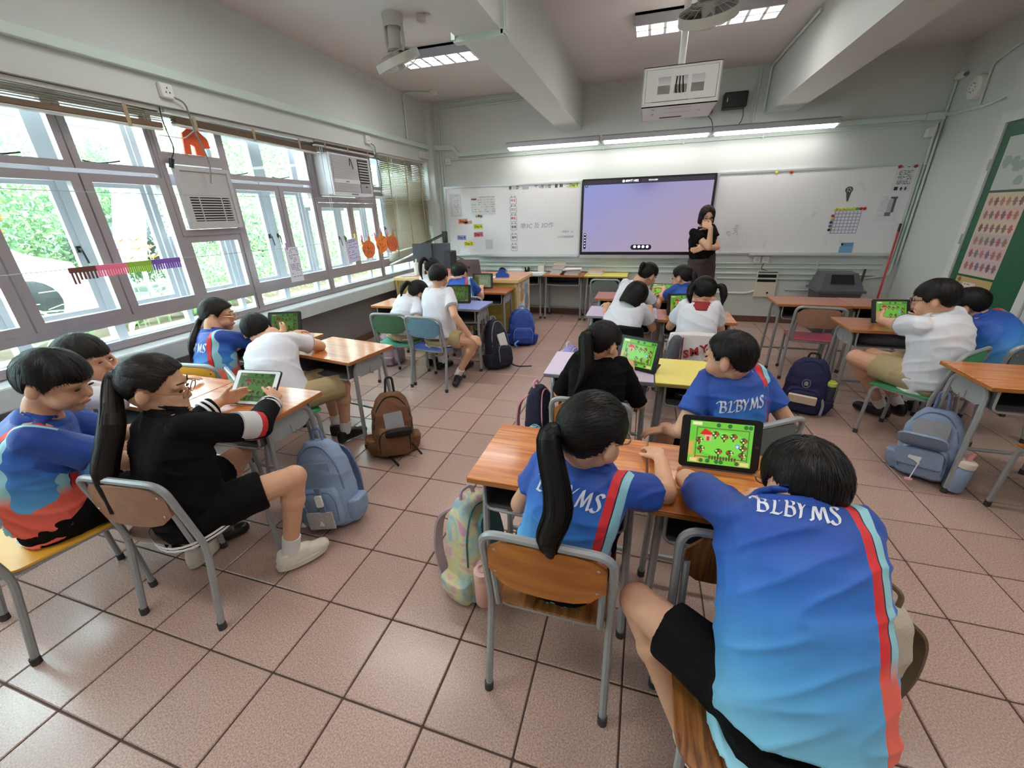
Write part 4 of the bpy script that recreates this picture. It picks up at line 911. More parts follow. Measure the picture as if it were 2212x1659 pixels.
MB().box(TX1 - .045, TX1 - .022, TY0 + .06, TY1 - .02, .03, TZ - .045).build('side_panel', cream, t); MB().box(TX0 + .0, TX0 + .022, TY0 + .06, TY1 - .02, .03, TZ - .045).build('side_panel', cream, t)
MB().box(TX0 + .03, TX1 - .05, TY0 + .035, TY0 + .055, .0, .07).build('plinth', M('plinth_brown', S(96, 70, 50), .6), t)
p = Paint(36, 48, (206, 202, 200))
for cx, cy, rx, ry, c in ((10, 34, 6, 8, (196, 150, 80)), (24, 38, 8, 6, (150, 160, 176)), (14, 20, 6, 8, (226, 226, 226)), (26, 24, 7, 9, (130, 140, 150)), (20, 8, 13, 9, (150, 160, 110)), (24, 9, 4, 5, (228, 228, 220)), (8, 44, 5, 3, (190, 150, 110))): p.disc(cx, cy, rx, ry, c)
po = link('side_poster', p.mesh('side_poster', PRINT, .52, .60)); po.matrix_world = frame((TX1 - .0205, TY0 + .36, .38), (0, 1, 0), (0, 0, 1)); tag(po, 'coloured poster stuck on the end of the teacher table', 'poster')
po.modifiers.new('thickness', 'SOLIDIFY').thickness = .0015

# ------------------------------------------------------------------ bin, stick, pole, right wall boards
bin_m = M('bin_grey_plastic', S(82, 80, 86), .5); lid_m = M('bin_lid_grey', S(92, 90, 98), .45)
t = thing('litter_bin', 'large grey litter bin with a hooded swing lid by the front wall', 'bin', (4.65, 5.42, 0))
def tap(w0, d0, w1, d1, z0, z1): return [(x * w, y * d, z) for z, w, d in ((z0, w0, d0), (z1, w1, d1)) for x, y in ((-1, -1), (1, -1), (1, 1), (-1, 1))]
FQ = [(3, 2, 1, 0), (4, 5, 6, 7)] + [(i, (i + 1) % 4, 4 + (i + 1) % 4, 4 + i) for i in range(4)]
MB().add(tap(.16, .14, .215, .20, 0, .52), FQ).build('bin_body', bin_m, t); MB().add(tap(.205, .19, .214, .199, .46, .51), FQ).build('bin_liner', pvc, t)
MB().add(tap(.245, .225, .245, .225, .52, .545), FQ).build('lid_rim', lid_m, t)
MB().add([(-.225, -.205, .545), (.225, -.205, .545), (.225, .205, .545), (-.225, .205, .545), (-.165, -.10, .735), (.165, -.10, .735), (.18, .15, .735), (-.18, .15, .735)], FQ).build('lid_hood', lid_m, t)
MB().add([(-.12, -.178, .62), (.12, -.178, .62), (.11, -.118, .72), (-.11, -.118, .72), (-.12, -.170, .62), (.12, -.170, .62), (.11, -.110, .72), (-.11, -.110, .72)], FQ).build('flap_opening', dark, t)
t = thing('red_stick', 'red stick with a black cap leaning against the right whiteboard', 'stick', (5.12, 5.42, 0)); a, b_ = V3((0, 0, 0.01)), V3((.125, .285, 1.27))
MB().cyl(a, a.lerp(b_, .93), .011, 10).build('stick_shaft', M('stick_red', S(190, 44, 44), .4), t); MB().cyl(a.lerp(b_, .93), b_, .0125, 10).build('stick_cap', dark, t)
t = thing('dark_pole', 'dark pole standing against the wall beside the litter bin', 'pole', (4.98, 5.62, 0)); MB().cyl((0, 0, 0), (.055, .10, .74), .012, 10).build('pole_shaft', M('pole_dark', S(70, 66, 66), .5), t); MB().cyl((0, 0, 0), (.002, .004, .03), .015, 10).build('pole_tip', rubber, t)
# right wall: pilaster, door leaf with posters
struct(MB().box(XR - .05, XR, 3.2, 4.80, 0, ZC).build('trim_4', wall_mint), 'shallow pilaster strip on the right wall')
gframe = M('green_door_paint', S(34, 96, 66), .4); wframe = M('white_door_frame', S(212, 214, 214), .45, noise=(20, .05))
d1 = sempty('door_1', 'green door leaf with posters by the right edge')
MB().ring(3.62, 4.66, 0, 2.2, 3.70, 4.58, 0.001, 2.12, XR - .11, XR - .05, 'yzx').build('door_frame', wframe, d1)
MB().box(XR - .095, XR - .06, 3.71, 4.57, .01, 2.11).build('door_leaf', gframe, d1)
for z in (1.12, 1.75): MB().box(XR - .115, XR - .095, 4.585, 4.605, z, z + .09).build('hinge', chrome, d1)
def poster(y0, y1, z0, z1, p, label):
    o = link('door_poster', p.mesh('door_poster', PRINT, y1 - y0, z1 - z0)); o.matrix_world = frame((XR - .0965, (y0 + y1) / 2, (z0 + z1) / 2), (0, -1, 0), (0, 0, 1)); o.modifiers.new('thickness', 'SOLIDIFY').thickness = .001; return tag(o, label, 'poster')
p = Paint(40, 64, (206, 186, 178))
for r_ in range(6):
    c = ((206, 190, 160), (210, 180, 170), (212, 190, 166), (190, 180, 172), (206, 170, 176), (200, 178, 182))[r_]; p.rect(2, 38, 54 - r_ * 10, 62 - r_ * 10, c)
    for k in range(6): p.disc(5 + k * 6, 57 - r_ * 10, 2, 3, (random.randint(120, 190), random.randint(90, 130), random.randint(96, 130)))
poster(4.02, 4.48, .86, 1.56, p, 'pink chart poster with rows of small figures on the green door')
p = Paint(40, 36, (190, 196, 190)); [p.disc(random.uniform(4, 36), random.uniform(4, 32), 4, 3, (150, 170, 166)) for _ in range(6)]; poster(4.02, 4.48, 1.58, 2.0, p, 'pale upper poster on the green door cut by the picture edge')
p = Paint(42, 40, (196, 166, 112)); p.disc(18, 22, 8, 7, (170, 130, 96)); p.disc(22, 23, 5, 5, (196, 166, 112)); p.disc(26, 25, 5, 5, (104, 80, 40)); p.disc(24, 24, 5, 5, (190, 160, 110))
for x, y, w in ((10, 32, 14), (27, 28, 11), (25, 18, 9), (8, 8, 18)): p.rect(x, x + w, y, y + 3, (226, 214, 208)); p.lines(x + 1, x + w - 1, y + 1, y + 2, 2, (150, 140, 130), .6)
p.disc(15, 10, 10, 4, (214, 200, 204)); p.disc(34, 3, 2, 2, (120, 90, 50)); p.disc(4, 37, 2, 2, (140, 110, 60)); poster(4.02, 4.48, .40, .84, p, 'tan poster with speech bubbles at the bottom of the green door')
d2 = sempty('door_2', 'second door frame strip at the right picture edge')
MB().box(XR - .10, XR - .05, 3.50, 3.60, 0, 2.2).build('frame_post', wframe, d2); MB().box(XR - .09, XR - .05, 3.40, 3.48, 0, 2.2).build('frame_post', M('grey_post', S(140, 134, 134), .5), d2); MB().box(XR - .095, XR - .06, 2.6, 3.38, .01, 2.11).build('door_leaf', gframe, d2)
# ================================================================== people: builder
skin = M('skin_warm', S(214, 164, 134), .5, noise=(14, .05), spec=.35); skin_t = M('skin_teacher', S(220, 172, 142), .5, noise=(14, .05), spec=.35)
for s_ in (skin, skin_t):
    b_ = s_.node_tree.nodes['Principled BSDF']; b_.inputs['Subsurface Weight'].default_value = .12; b_.inputs['Subsurface Radius'].default_value = (.02, .008, .004)
def hair_mat(name, c):
    m = M(name, c, .46, spec=.32); nt = m.node_tree; b = nt.nodes['Principled BSDF']
    tc = nt.nodes.new('ShaderNodeAttribute'); tc.attribute_name = 'flow'
    n = nt.nodes.new('ShaderNodeTexNoise'); n.inputs['Scale'].default_value = 1.0; n.inputs['Detail'].default_value = 3
    nt.links.new(tc.outputs['Vector'], n.inputs['Vector'])
    bp = nt.nodes.new('ShaderNodeBump'); bp.inputs['Strength'].default_value = .55; bp.inputs['Distance'].default_value = .004
    nt.links.new(n.outputs['Fac'], bp.inputs['Height']); nt.links.new(bp.outputs[0], b.inputs['Normal']); return m
hairB = hair_mat('hair_black', S(15, 11, 11)); hairD = hair_mat('hair_dark_brown', S(26, 18, 16))
lip = M('lips', S(176, 104, 92), .45); eyem = M('eye_dark', S(26, 20, 18), .2); eyew = M('eye_white', S(226, 220, 214), .3); brow_m = M('brow_hair', S(40, 30, 27), .7)
black_cl = M('cloth_black', S(17, 16, 18), .9, bump=(220, .25), spec=.15); khaki = M('cloth_khaki', S(178, 156, 118), .85, bump=(240, .3)); white_cl = M('cloth_white_shirt', S(218, 218, 226), .8, bump=(26, .10))
sock_m = M('sock_white', S(226, 224, 222), .85, bump=(300, .3)); shoe_k = M('shoe_black_leather', S(24, 22, 22), .35); shoe_w = M('shoe_white', S(222, 214, 200), .55, bump=(60, .4)); gold = M('wire_gold', S(190, 150, 110), .3, .8)
red_cl = M('cloth_red', S(196, 40, 44), .8); teach_sk = M('cloth_dark_check', S(62, 48, 50), .85, noise=(60, .4)); grey_cl = M('cloth_grey', S(88, 86, 92), .85, bump=(200, .25)); rubberband = M('hair_tie', S(20, 18, 20), .6)

def sport_mat():
    m = bpy.data.materials.new('sport_shirt_gradient'); m.use_nodes = True; nt = m.node_tree; b = nt.nodes['Principled BSDF']
    def att(n):
        a = nt.nodes.new('ShaderNodeAttribute'); a.attribute_name = n; return a
    g = nt.nodes.new('ShaderNodeValToRGB'); e = g.color_ramp.elements
    e[0].position = 0; e[0].color = (*S(150, 206, 226), 1); e[1].position = 1; e[1].color = (*S(28, 66, 152), 1)
    for p_, c in ((.16, (128, 196, 224)), (.40, (84, 162, 224)), (.66, (52, 118, 208)), (.85, (36, 84, 178))):
        q = e.new(p_); q.color = (*S(*c), 1)
    nt.links.new(att('grad').outputs['Fac'], g.inputs[0])
    st = nt.nodes.new('ShaderNodeValToRGB'); st.color_ramp.interpolation = 'CONSTANT'; e = st.color_ramp.elements       # 1 where a band is
    e[0].position = 0; e[0].color = (0, 0, 0, 1); e[1].position = .40; e[1].color = (1, 1, 1, 1); q = e.new(.62); q.color = (0, 0, 0, 1)
    bc = nt.nodes.new('ShaderNodeValToRGB'); bc.color_ramp.interpolation = 'CONSTANT'; e = bc.color_ramp.elements
    e[0].position = 0; e[0].color = (*S(222, 44, 50), 1); e[1].position = .505; e[1].color = (*S(26, 34, 66), 1); q = e.new(.52); q.color = (*S(150, 204, 216), 1)
    low = nt.nodes.new('ShaderNodeMix'); low.data_type = 'RGBA'
    au = att('band'); nt.links.new(au.outputs['Fac'], st.inputs[0]); nt.links.new(au.outputs['Fac'], bc.inputs[0])
    nt.links.new(att('coral').outputs['Fac'], low.inputs[0]); nt.links.new(bc.outputs[0], low.inputs[6]); low.inputs[7].default_value = (*S(240, 104, 88), 1)
    mx = nt.nodes.new('ShaderNodeMix'); mx.data_type = 'RGBA'
    nt.links.new(st.outputs[0], mx.inputs[0]); nt.links.new(g.outputs[0], mx.inputs[6]); nt.links.new(low.outputs[2], mx.inputs[7]); nt.links.new(mx.outputs[2], b.inputs['Base Color'])
    b.inputs['Roughness'].default_value = .6; b.inputs['Sheen Weight'].default_value = .05
    tc = nt.nodes.new('ShaderNodeTexCoord'); n = nt.nodes.new('ShaderNodeTexNoise'); n.inputs['Scale'].default_value = 14; n.inputs['Detail'].default_value = 2
    nt.links.new(tc.outputs['Object'], n.inputs['Vector']); bp = nt.nodes.new('ShaderNodeBump'); bp.inputs['Strength'].default_value = .25; bp.inputs['Distance'].default_value = .01
    nt.links.new(n.outputs['Fac'], bp.inputs['Height']); nt.links.new(bp.outputs[0], b.inputs['Normal']); return m
SPORT = sport_mat(); letter_m = M('shirt_letter_print', S(222, 226, 236), .6)

class Prim:
    """union of closed shapes, remeshed into one continuous surface"""
    def __init__(s): s.v = []; s.f = []
    def add(s, V, F):
        o = len(s.v); s.v += [tuple(p) for p in V]; s.f += [[a + o for a in f] for f in F]
    def cap(s, p0, p1, r0, r1, n=12, flat0=False, flat1=False, sq=1.0, side=None):
        p0, p1 = V3(p0), V3(p1); d = p1 - p0; L = d.length
        if L < 1e-5: d = V3((0, 0, 1)); L = 1e-5
        d = d / L; u = V3(side) if side is not None else d.orthogonal(); u = (u - d * u.dot(d)).normalized(); w = d.cross(u)
        prof = []
        if flat0: prof += [(0, 1e-4), (0, r0)]
        else: prof += [(-r0 * math.cos(a), max(1e-4, r0 * math.sin(a))) for a in (0, .5, 1.0)] + [(0, r0)]
        prof += [(L, r1)]
        if flat1: prof += [(L, 1e-4)]
        else: prof += [(L + r1 * math.cos(a), max(1e-4, r1 * math.sin(a))) for a in (1.0, .5, 0)]
        V = [p0 + d * h + (u * math.cos(2 * math.pi * j / n) + w * (math.sin(2 * math.pi * j / n) * sq)) * r for h, r in prof for j in range(n)]
        k = len(prof); F = [(i * n + j, i * n + (j + 1) % n, (i + 1) * n + (j + 1) % n, (i + 1) * n + j) for i in range(k - 1) for j in range(n)]
        F += [list(range(n - 1, -1, -1)), [(k - 1) * n + j for j in range(n)]]; s.add(V, F)
    def ell(s, c, rx, ry, rz, R=None, n=14, m=9):
        V = []; c = V3(c)
        for i in range(m + 1):
            t = math.pi * i / m; z = math.cos(t); q = max(1e-3, math.sin(t))
            for j in range(n):
                p = V3((q * math.cos(2 * math.pi * j / n) * rx, q * math.sin(2 * math.pi * j / n) * ry, z * rz)); V.append(c + (R @ p if R else p))
        F = [((i + 1) * n + j, (i + 1) * n + (j + 1) % n, i * n + (j + 1) % n, i * n + j) for i in range(m) for j in range(n)]
        F += [list(range(n)), [m * n + j for j in range(n)][::-1]]; s.add(V, F)
    def loft(s, rings, n=20, p=2.4):
        """rings: (centre, lateral axis, depth axis, half width, half depth)"""
        V = []
        for c, x, y, a, b in rings:
            for j in range(n):
                t = 2 * math.pi * j / n; ct, st = math.cos(t), math.sin(t)
                V.append(V3(c) + V3(x) * (a * math.copysign(abs(ct) ** (2 / p), ct)) + V3(y) * (b * math.copysign(abs(st) ** (2 / p), st)))
        k = len(rings); F = [(i * n + j, i * n + (j + 1) % n, (i + 1) * n + (j + 1) % n, (i + 1) * n + j) for i in range(k - 1) for j in range(n)]
        F += [list(range(n - 1, -1, -1)), [(k - 1) * n + j for j in range(n)]]; s.add(V, F)
    def surf(s, name, mat, vox=.007, smooth=3):
        me = bpy.data.meshes.new(name); me.from_pydata(s.v, [], s.f); me.update()
        bm = bmesh.new(); bm.from_mesh(me); bmesh.ops.recalc_face_normals(bm, faces=bm.faces); bm.to_mesh(me); bm.free()
        o = bpy.data.objects.new(name, me); COL.objects.link(o)
        r = o.modifiers.new('r', 'REMESH'); r.mode = 'VOXEL'; r.voxel_size = vox
        q = o.modifiers.new('s', 'SMOOTH'); q.factor = .5; q.iterations = smooth
        out = bpy.data.meshes.new_from_object(o.evaluated_get(bpy.context.evaluated_depsgraph_get()))
        bpy.data.objects.remove(o); bpy.data.meshes.remove(me); out.name = name; out.materials.clear(); out.materials.append(mat)
        out.polygons.foreach_set('use_smooth', [True] * len(out.polygons)); return out
def verts(me):
    a = np.empty(len(me.vertices) * 3); me.vertices.foreach_get('co', a); return a.reshape(-1, 3)
def fattr(me, name, vals):
    a = me.attributes.new(name, 'FLOAT', 'POINT'); a.data.foreach_set('value', np.asarray(vals, np.float32))
def wrinkle(me, amp, sx, seed, axis=None):
    """fold-like displacement; folds run across the given axis"""
    N = np.empty(len(me.vertices) * 3); me.vertex_normals.foreach_get('vector', N) if hasattr(me, 'vertex_normals') else me.vertices.foreach_get('normal', N)
    N = N.reshape(-1, 3); P = verts(me); ax = V3(axis or (0, 0, 1)).normalized()
    out = P.copy()
    for i in range(len(P)):
        p = V3(P[i]); t = p.dot(ax); q = (p - ax * t)
        v = V3((q.x * 5 + seed, q.y * 5 - seed, t * sx)); w = V3((p.x * 9 + p.z * 6 + seed * 2, p.y * 9, p.z * 13))
        h = 1 - abs(mnoise.noise(v)) * 2.2
        out[i] += N[i] * (amp * (max(h, 0) ** 2 * .9 - .35) + amp * .5 * mnoise.noise(w))
    me.vertices.foreach_set('co', out.ravel()); me.update()
def ik(a, c, l1, l2, hint):
    a, c = V3(a), V3(c); d = c - a; L = min(d.length, (l1 + l2) * .999); d.normalize(); c = a + d * L
    x = (l1 * l1 - l2 * l2 + L * L) / (2 * L); h = math.sqrt(max(0, l1 * l1 - x * x)); n = V3(hint); n = (n - d * n.dot(d)).normalized()
    return a + d * x + n * h, c
def hand(P, w, fd, pn, side, k=1.0, curl=.5, spread=.25, thumb=.7):
    """palm, four jointed fingers and a thumb; fd finger direction, pn palm normal (towards what it touches), side +1 thumb on fd x pn side"""
    w = V3(w); fd = V3(fd).normalized(); pn = V3(pn); pn = (pn - fd * pn.dot(fd)).normalized(); ac = fd.cross(pn) * side
    for i in range(4):
        kn = w + fd * (.062 - .004 * abs(i - 1)) * k + ac * (.027 - .0175 * i) * k
        P.cap(w + ac * (.014 - .009 * i) * k, kn, .0125 * k, .0105 * k, 8)
        d = (fd + ac * (spread * (.45 - .3 * i))).normalized(); p = kn; f = (.92, 1.0, .95, .76)[i]
        for j, L in enumerate((.033, .023, .019)):
            ang = curl * (.55, .8, .6)[j]; d = (d * math.cos(ang) + pn * math.sin(ang)); d.normalize()
            q = p + d * L * f * k; P.cap(p, q, (.0088, .0082, .0074)[j] * k, (.0082, .0074, .0066)[j] * k, 8); p = q
            if j == 0: pn2 = pn
            pn = (pn - d * pn.dot(d)).normalized() if abs(d.dot(pn)) < .98 else pn
        pn = V3(pn2); pn = (pn - fd * pn.dot(fd)).normalized()
    b = w + ac * .024 * k + fd * .014 * k; d = (fd * .7 + ac * thumb + pn * .25).normalized(); e = b + d * .034 * k
    P.cap(w + ac * .012 * k, b, .013 * k, .012 * k, 8); P.cap(b, e, .0115 * k, .0095 * k, 8); d = (d + fd * .5 + pn * .2 * curl).normalized(); P.cap(e, e + d * .026 * k, .0095 * k, .0075 * k, 8)

def rot3(yaw, pitch=0, roll=0):
    """head frame columns right, forward, up; yaw left, pitch down, roll to the right"""
    return (Matrix.Rotation(yaw, 3, 'Z') @ Matrix.Rotation(-pitch, 3, 'X') @ Matrix.Rotation(roll, 3, 'Y'))
HL = {  # hairline: azimuth from the front (deg) -> elevation (deg) where hair starts
 'boy': [(0, 6), (35, 8), (58, -2), (72, -24), (82, -6), (98, -2), (112, -34), (140, -54), (180, -60)],
 'crew': [(0, 30), (40, 24), (60, 6), (72, -18), (82, -2), (98, 2), (112, -30), (140, -50), (180, -56)],
 'pony': [(0, 38), (40, 30), (60, 8), (72, -12), (82, 0), (98, 2), (112, -28), (140, -52), (180, -60)],
 'bob': [(0, 10), (38, 8), (52, -30), (66, -58), (90, -64), (120, -66), (180, -66)],
 'teach': [(0, 40), (24, 34), (40, -6), (52, -50), (70, -62), (100, -64), (180, -66)],
 'part': [(0, 26), (45, 20), (62, 2), (74, -18), (84, 0), (100, 0), (114, -30), (145, -52), (180, -60)]}
def head_hair(par, c, R, k, style, mat, seed, crown=(0, -.35, .94), target=None, strands=900, th=.013):
    tab = HL[style]; cen = V3((0, -.006, .014)) * k; rad = V3((.074 + th, .089 + th, .083 + th)) * k; skull = V3((.068, .083, .078)) * k
    nu, nv = 72, 44; V = []; FL = []
    bobl = style in ('bob', 'teach')
    def edge(az): 
        a = abs(az); 
        for (a0, e0), (a1, e1) in zip(tab, tab[1:]):
            if a <= a1: return e0 + (e1 - e0) * (a - a0) / (a1 - a0)
        return tab[-1][1]
    def point(az, el, lift=0.0):
        a, e = math.radians(az), math.radians(el); d = V3((math.sin(a) * math.cos(e), math.cos(a) * math.cos(e), math.sin(e)))
        m = el - edge(az) - 4 * mnoise.noise(V3((az * .12, seed, 3)))
        t = min(1, max(0, (m + 3) / 6)); t = t * t * (3 - 2 * t)
        f = mnoise.noise(V3((az * .14, el * .03, seed))) * .05 + mnoise.noise(V3((az * .5, el * .05, seed + 9))) * .022
        r = rad * (1 + f * (.7 if style != 'pony' else .35))
        ro = V3((d.x * r.x, d.y * r.y, d.z * r.z))
        if bobl and el < 0: ro.z = -abs(math.sin(e)) * rad.z * 1.40; ro.x = math.sin(a) * rad.x * (1.04 - .10 * (max(0, -el - 45) / 45)) * math.cos(e * .25); ro.y = math.cos(a) * rad.y * (1.0) * math.cos(e * .25) 
        ri = V3((d.x * skull.x, d.y * skull.y, d.z * skull.z)) * .93
        return cen + ri.lerp(ro * (1 + lift), t), t
    for i in range(nv + 1):
        el = 90 - 180 * i / nv
        for j in range(nu):
            az = -180 + 360 * j / nu; p, t = point(az, max(-89.5, min(89.5, el))); V.append(V3(c) + R @ p); FL.append((az * .9, el * .03, seed))
    F = [((i + 1) * nu + j, (i + 1) * nu + (j + 1) % nu, i * nu + (j + 1) % nu, i * nu + j) for i in range(nv) for j in range(nu)]
    me = bpy.data.meshes.new('hair'); me.from_pydata([tuple(p) for p in V], [], F); me.materials.append(mat); me.polygons.foreach_set('use_smooth', [True] * len(F))
    a = me.attributes.new('flow', 'FLOAT_VECTOR', 'POINT'); a.data.foreach_set('vector', np.array(FL, np.float32).ravel()); me.update()
    ho = link('hair', me, par)
    # loose strands lying over the cap
    rnd = random.Random(seed); b = MB(); cr = V3(crown).normalized(); tg = V3(target) if target is not None else None
    for _ in range(strands):
        az = rnd.uniform(-180, 180); el = math.degrees(math.asin(rnd.uniform(-.9, 1)))
        if el < edge(az) + 2: continue
        pts = []; w0 = rnd.uniform(.0008, .0017) * k * (1.4 if strands < 600 else 1); p = None; L = rnd.uniform(.02, .045) if not bobl else rnd.uniform(.04, .08)
        a_, e_ = az, el
        for sgm in range(4):
            q, t = point(a_, e_, .012 + .010 * sgm * rnd.random())
            if t < .5: 
                if pts: pts.append(pts[-1] + (pts[-1] - pts[-2]) * .7 if len(pts) > 1 else pts[-1])
                break
            pts.append(q)
            d = (q - cen).normalized()
            fl = (d - cr) if tg is None else (tg * k - q)
            fl = fl - d * fl.dot(d)
            if fl.length < 1e-4: break
            nx = (q - cen) + fl.normalized() * (L / 3) + V3((rnd.uniform(-1, 1), rnd.uniform(-1, 1), rnd.uniform(-1, 1))) * .002; nx = V3((nx.x / rad.x, nx.y / rad.y, nx.z / rad.z)).normalized()
            e_ = math.degrees(math.asin(max(-1, min(1, nx.z)))); a_ = math.degrees(math.atan2(nx.x, nx.y))
        if len(pts) < 3: continue
        base = len(b.v); m_ = len(pts)
        for i_, q in enumerate(pts):
            dd = (pts[min(i_ + 1, m_ - 1)] - pts[max(i_ - 1, 0)]); sd = dd.cross(q - cen)
            if sd.length < 1e-9: sd = V3((1, 0, 0))
            sd.normalize(); w = w0 * (1 - .75 * i_ / (m_ - 1)); b.v += [tuple(V3(c) + R @ (q - sd * w)), tuple(V3(c) + R @ (q + sd * w))]
        for i_ in range(m_ - 1): b.f.append([base + 2 * i_, base + 2 * i_ + 1, base + 2 * i_ + 3, base + 2 * i_ + 2]); b.mi.append(0)
    if b.f:
        mm = bpy.data.meshes.new('hair_strands'); mm.from_pydata(b.v, [], b.f); mm.materials.append(mat); mm.polygons.foreach_set('use_smooth', [True] * len(b.f)); mm.update()
        so = link('hair_strands', mm, ho); so['kind'] = 'stuff'
    return ho
def tail(par, pts, rads, mat, seed, flat=.75, wisps=120, name='ponytail'):
    """hanging bunch of hair swept along world points"""
    P = [V3(p) for p in pts]; Q = []; RR = []
    n = len(P)
    for i in range(n - 1):      # Catmull-Rom
        p0, p1, p2, p3 = P[max(i - 1, 0)], P[i], P[i + 1], P[min(i + 2, n - 1)]
        for s in range(5):
            t = s / 5; Q.append(.5 * ((2 * p1) + (p2 - p0) * t + (2 * p0 - 5 * p1 + 4 * p2 - p3) * t * t + (3 * p1 - p0 - 3 * p2 + p3) * t ** 3)); RR.append(rads[i] + (rads[i + 1] - rads[i]) * t)
    Q.append(P[-1]); RR.append(rads[-1]); m = 16; V = []; FL = []; up = None; fr = []
    for i, q in enumerate(Q):
        d = (Q[min(i + 1, len(Q) - 1)] - Q[max(i - 1, 0)]).normalized(); up = d.orthogonal() if up is None else up; up = (up - d * up.dot(d)).normalized(); w = d.cross(up); fr.append((up.copy(), w, d))
        for j in range(m):
            a = 2 * math.pi * j / m; r = RR[i] * (1 + .10 * mnoise.noise(V3((j * .9, i * .08, seed)))); V.append(q + up * math.cos(a) * r + w * math.sin(a) * r * flat); FL.append((j * 4, i * .1, seed))
    F = [(i * m + j, i * m + (j + 1) % m, (i + 1) * m + (j + 1) % m, (i + 1) * m + j) for i in range(len(Q) - 1) for j in range(m)] + [list(range(m)), [(len(Q) - 1) * m + j for j in range(m)]]
    me = bpy.data.meshes.new(name); me.from_pydata([tuple(p) for p in V], [], F); me.materials.append(mat); me.polygons.foreach_set('use_smooth', [True] * len(F))
    at_ = me.attributes.new('flow', 'FLOAT_VECTOR', 'POINT'); at_.data.foreach_set('vector', np.array(FL, np.float32).ravel()); me.update(); o = link(name, me, par)
    rnd = random.Random(seed); b = MB()
    for _ in range(wisps):
        a = rnd.uniform(0, 6.28); i0 = rnd.randint(0, len(Q) - 6); i1 = min(len(Q) - 1, i0 + rnd.randint(5, 14)); base = len(b.v); k_ = 0
        for i in range(i0, i1 + 1):
            u_, w_, d_ = fr[i]; r = RR[i] * (1.03 + .1 * (i - i0) / 14); off = u_ * math.cos(a) * r + w_ * math.sin(a) * r * flat; sd = d_.cross(off).normalized() * .0014
            q = Q[i] + off + (d_ * .03 * (i == len(Q) - 1)); b.v += [tuple(q - sd), tuple(q + sd)]; k_ += 1
        for i in range(k_ - 1): b.f.append([base + 2 * i, base + 2 * i + 1, base + 2 * i + 3, base + 2 * i + 2])
    mm = bpy.data.meshes.new('hair_strands'); mm.from_pydata(b.v, [], b.f); mm.materials.append(mat); mm.update(); so = link('hair_strands', mm, o); so['kind'] = 'stuff'
    MB().tube([P[0] + (fr[0][0] * math.cos(a / 12 * 6.283) + fr[0][1] * math.sin(a / 12 * 6.283)) * (rads[0] * 1.08) for a in range(12)], .004, 6, closed=True).build('hair_tie', rubberband, o)
    return o
# calligraphic lettering: strokes of a broad pen, unit cap height
GL = {
 'B': [[(.02, .82), (.10, .98), (.34, 1.0), (.26, .5), (.16, .0)], [(.30, .98), (.62, .98), (.66, .72), (.50, .56), (.28, .53)], [(.30, .53), (.60, .50), (.64, .20), (.46, .02), (.10, .02)]],
 'L': [[(.20, .86), (.34, 1.0), (.44, .92), (.32, .5), (.18, .06), (.06, .02)], [(.10, .06), (.30, .02), (.52, .02), (.62, .16)]],
 'Y': [[(.02, .86), (.14, 1.0), (.24, .9), (.30, .52)], [(.72, 1.0), (.52, .76), (.30, .50)], [(.32, .52), (.24, .22), (.16, .0)]],
 'M': [[(.0, .06), (.10, .02), (.20, .4), (.38, 1.0)], [(.38, 1.0), (.42, .5), (.48, .10)], [(.48, .10), (.66, .6), (.86, 1.0)], [(.86, 1.0), (.84, .5), (.82, .06), (.94, .06)]],
 'S': [[(.60, .86), (.52, 1.0), (.30, .98), (.24, .76), (.40, .54), (.50, .30), (.38, .04), (.14, .02), (.04, .16)]]}
GW = {'B': .66, 'L': .60, 'Y': .62, 'M': .92, 'S': .58}
def lettering(par, word, place, H, gap=.06):
    """place(u, v) -> surface point for u along the word (0 at its centre) and v up, in metres; one mesh per letter"""
    tot = sum(GW[c] for c in word) * H + gap * H * (len(word) - 1); x = -tot / 2; pen = V3((.082, .058)) * H
    for c in word:
        vs, fs = [], []
        for st in GL[c]:
            pts = [V3((a, b)) for a, b in st]; Q = []
            for i in range(len(pts) - 1):
                p0, p1, p2, p3 = pts[max(i - 1, 0)], pts[i], pts[i + 1], pts[min(i + 2, len(pts) - 1)]
                for s in range(6):
                    t = s / 6; Q.append(.5 * ((2 * p1) + (p2 - p0) * t + (2 * p0 - 5 * p1 + 4 * p2 - p3) * t * t + (3 * p1 - p0 - 3 * p2 + p3) * t ** 3))
            Q.append(pts[-1]); base = len(vs)
            for q in Q:
                for sg in (-1, 1):
                    vs.append(place(x + q.x * H + sg * pen.x, (q.y - .5) * H + sg * pen.y))
            for i in range(len(Q) - 1): fs.append([base + 2 * i, base + 2 * i + 1, base + 2 * i + 3, base + 2 * i + 2])
        if all(v is not None for v in vs):
            me = bpy.data.meshes.new('shirt_letter'); me.from_pydata([tuple(v) for v in vs], [], fs); me.materials.append(letter_m); me.update(); o = link('shirt_letter', me, par); sol = o.modifiers.new('thickness', 'SOLIDIFY'); sol.thickness = .0012; sol.offset = 0
        x += GW[c] * H + gap * H

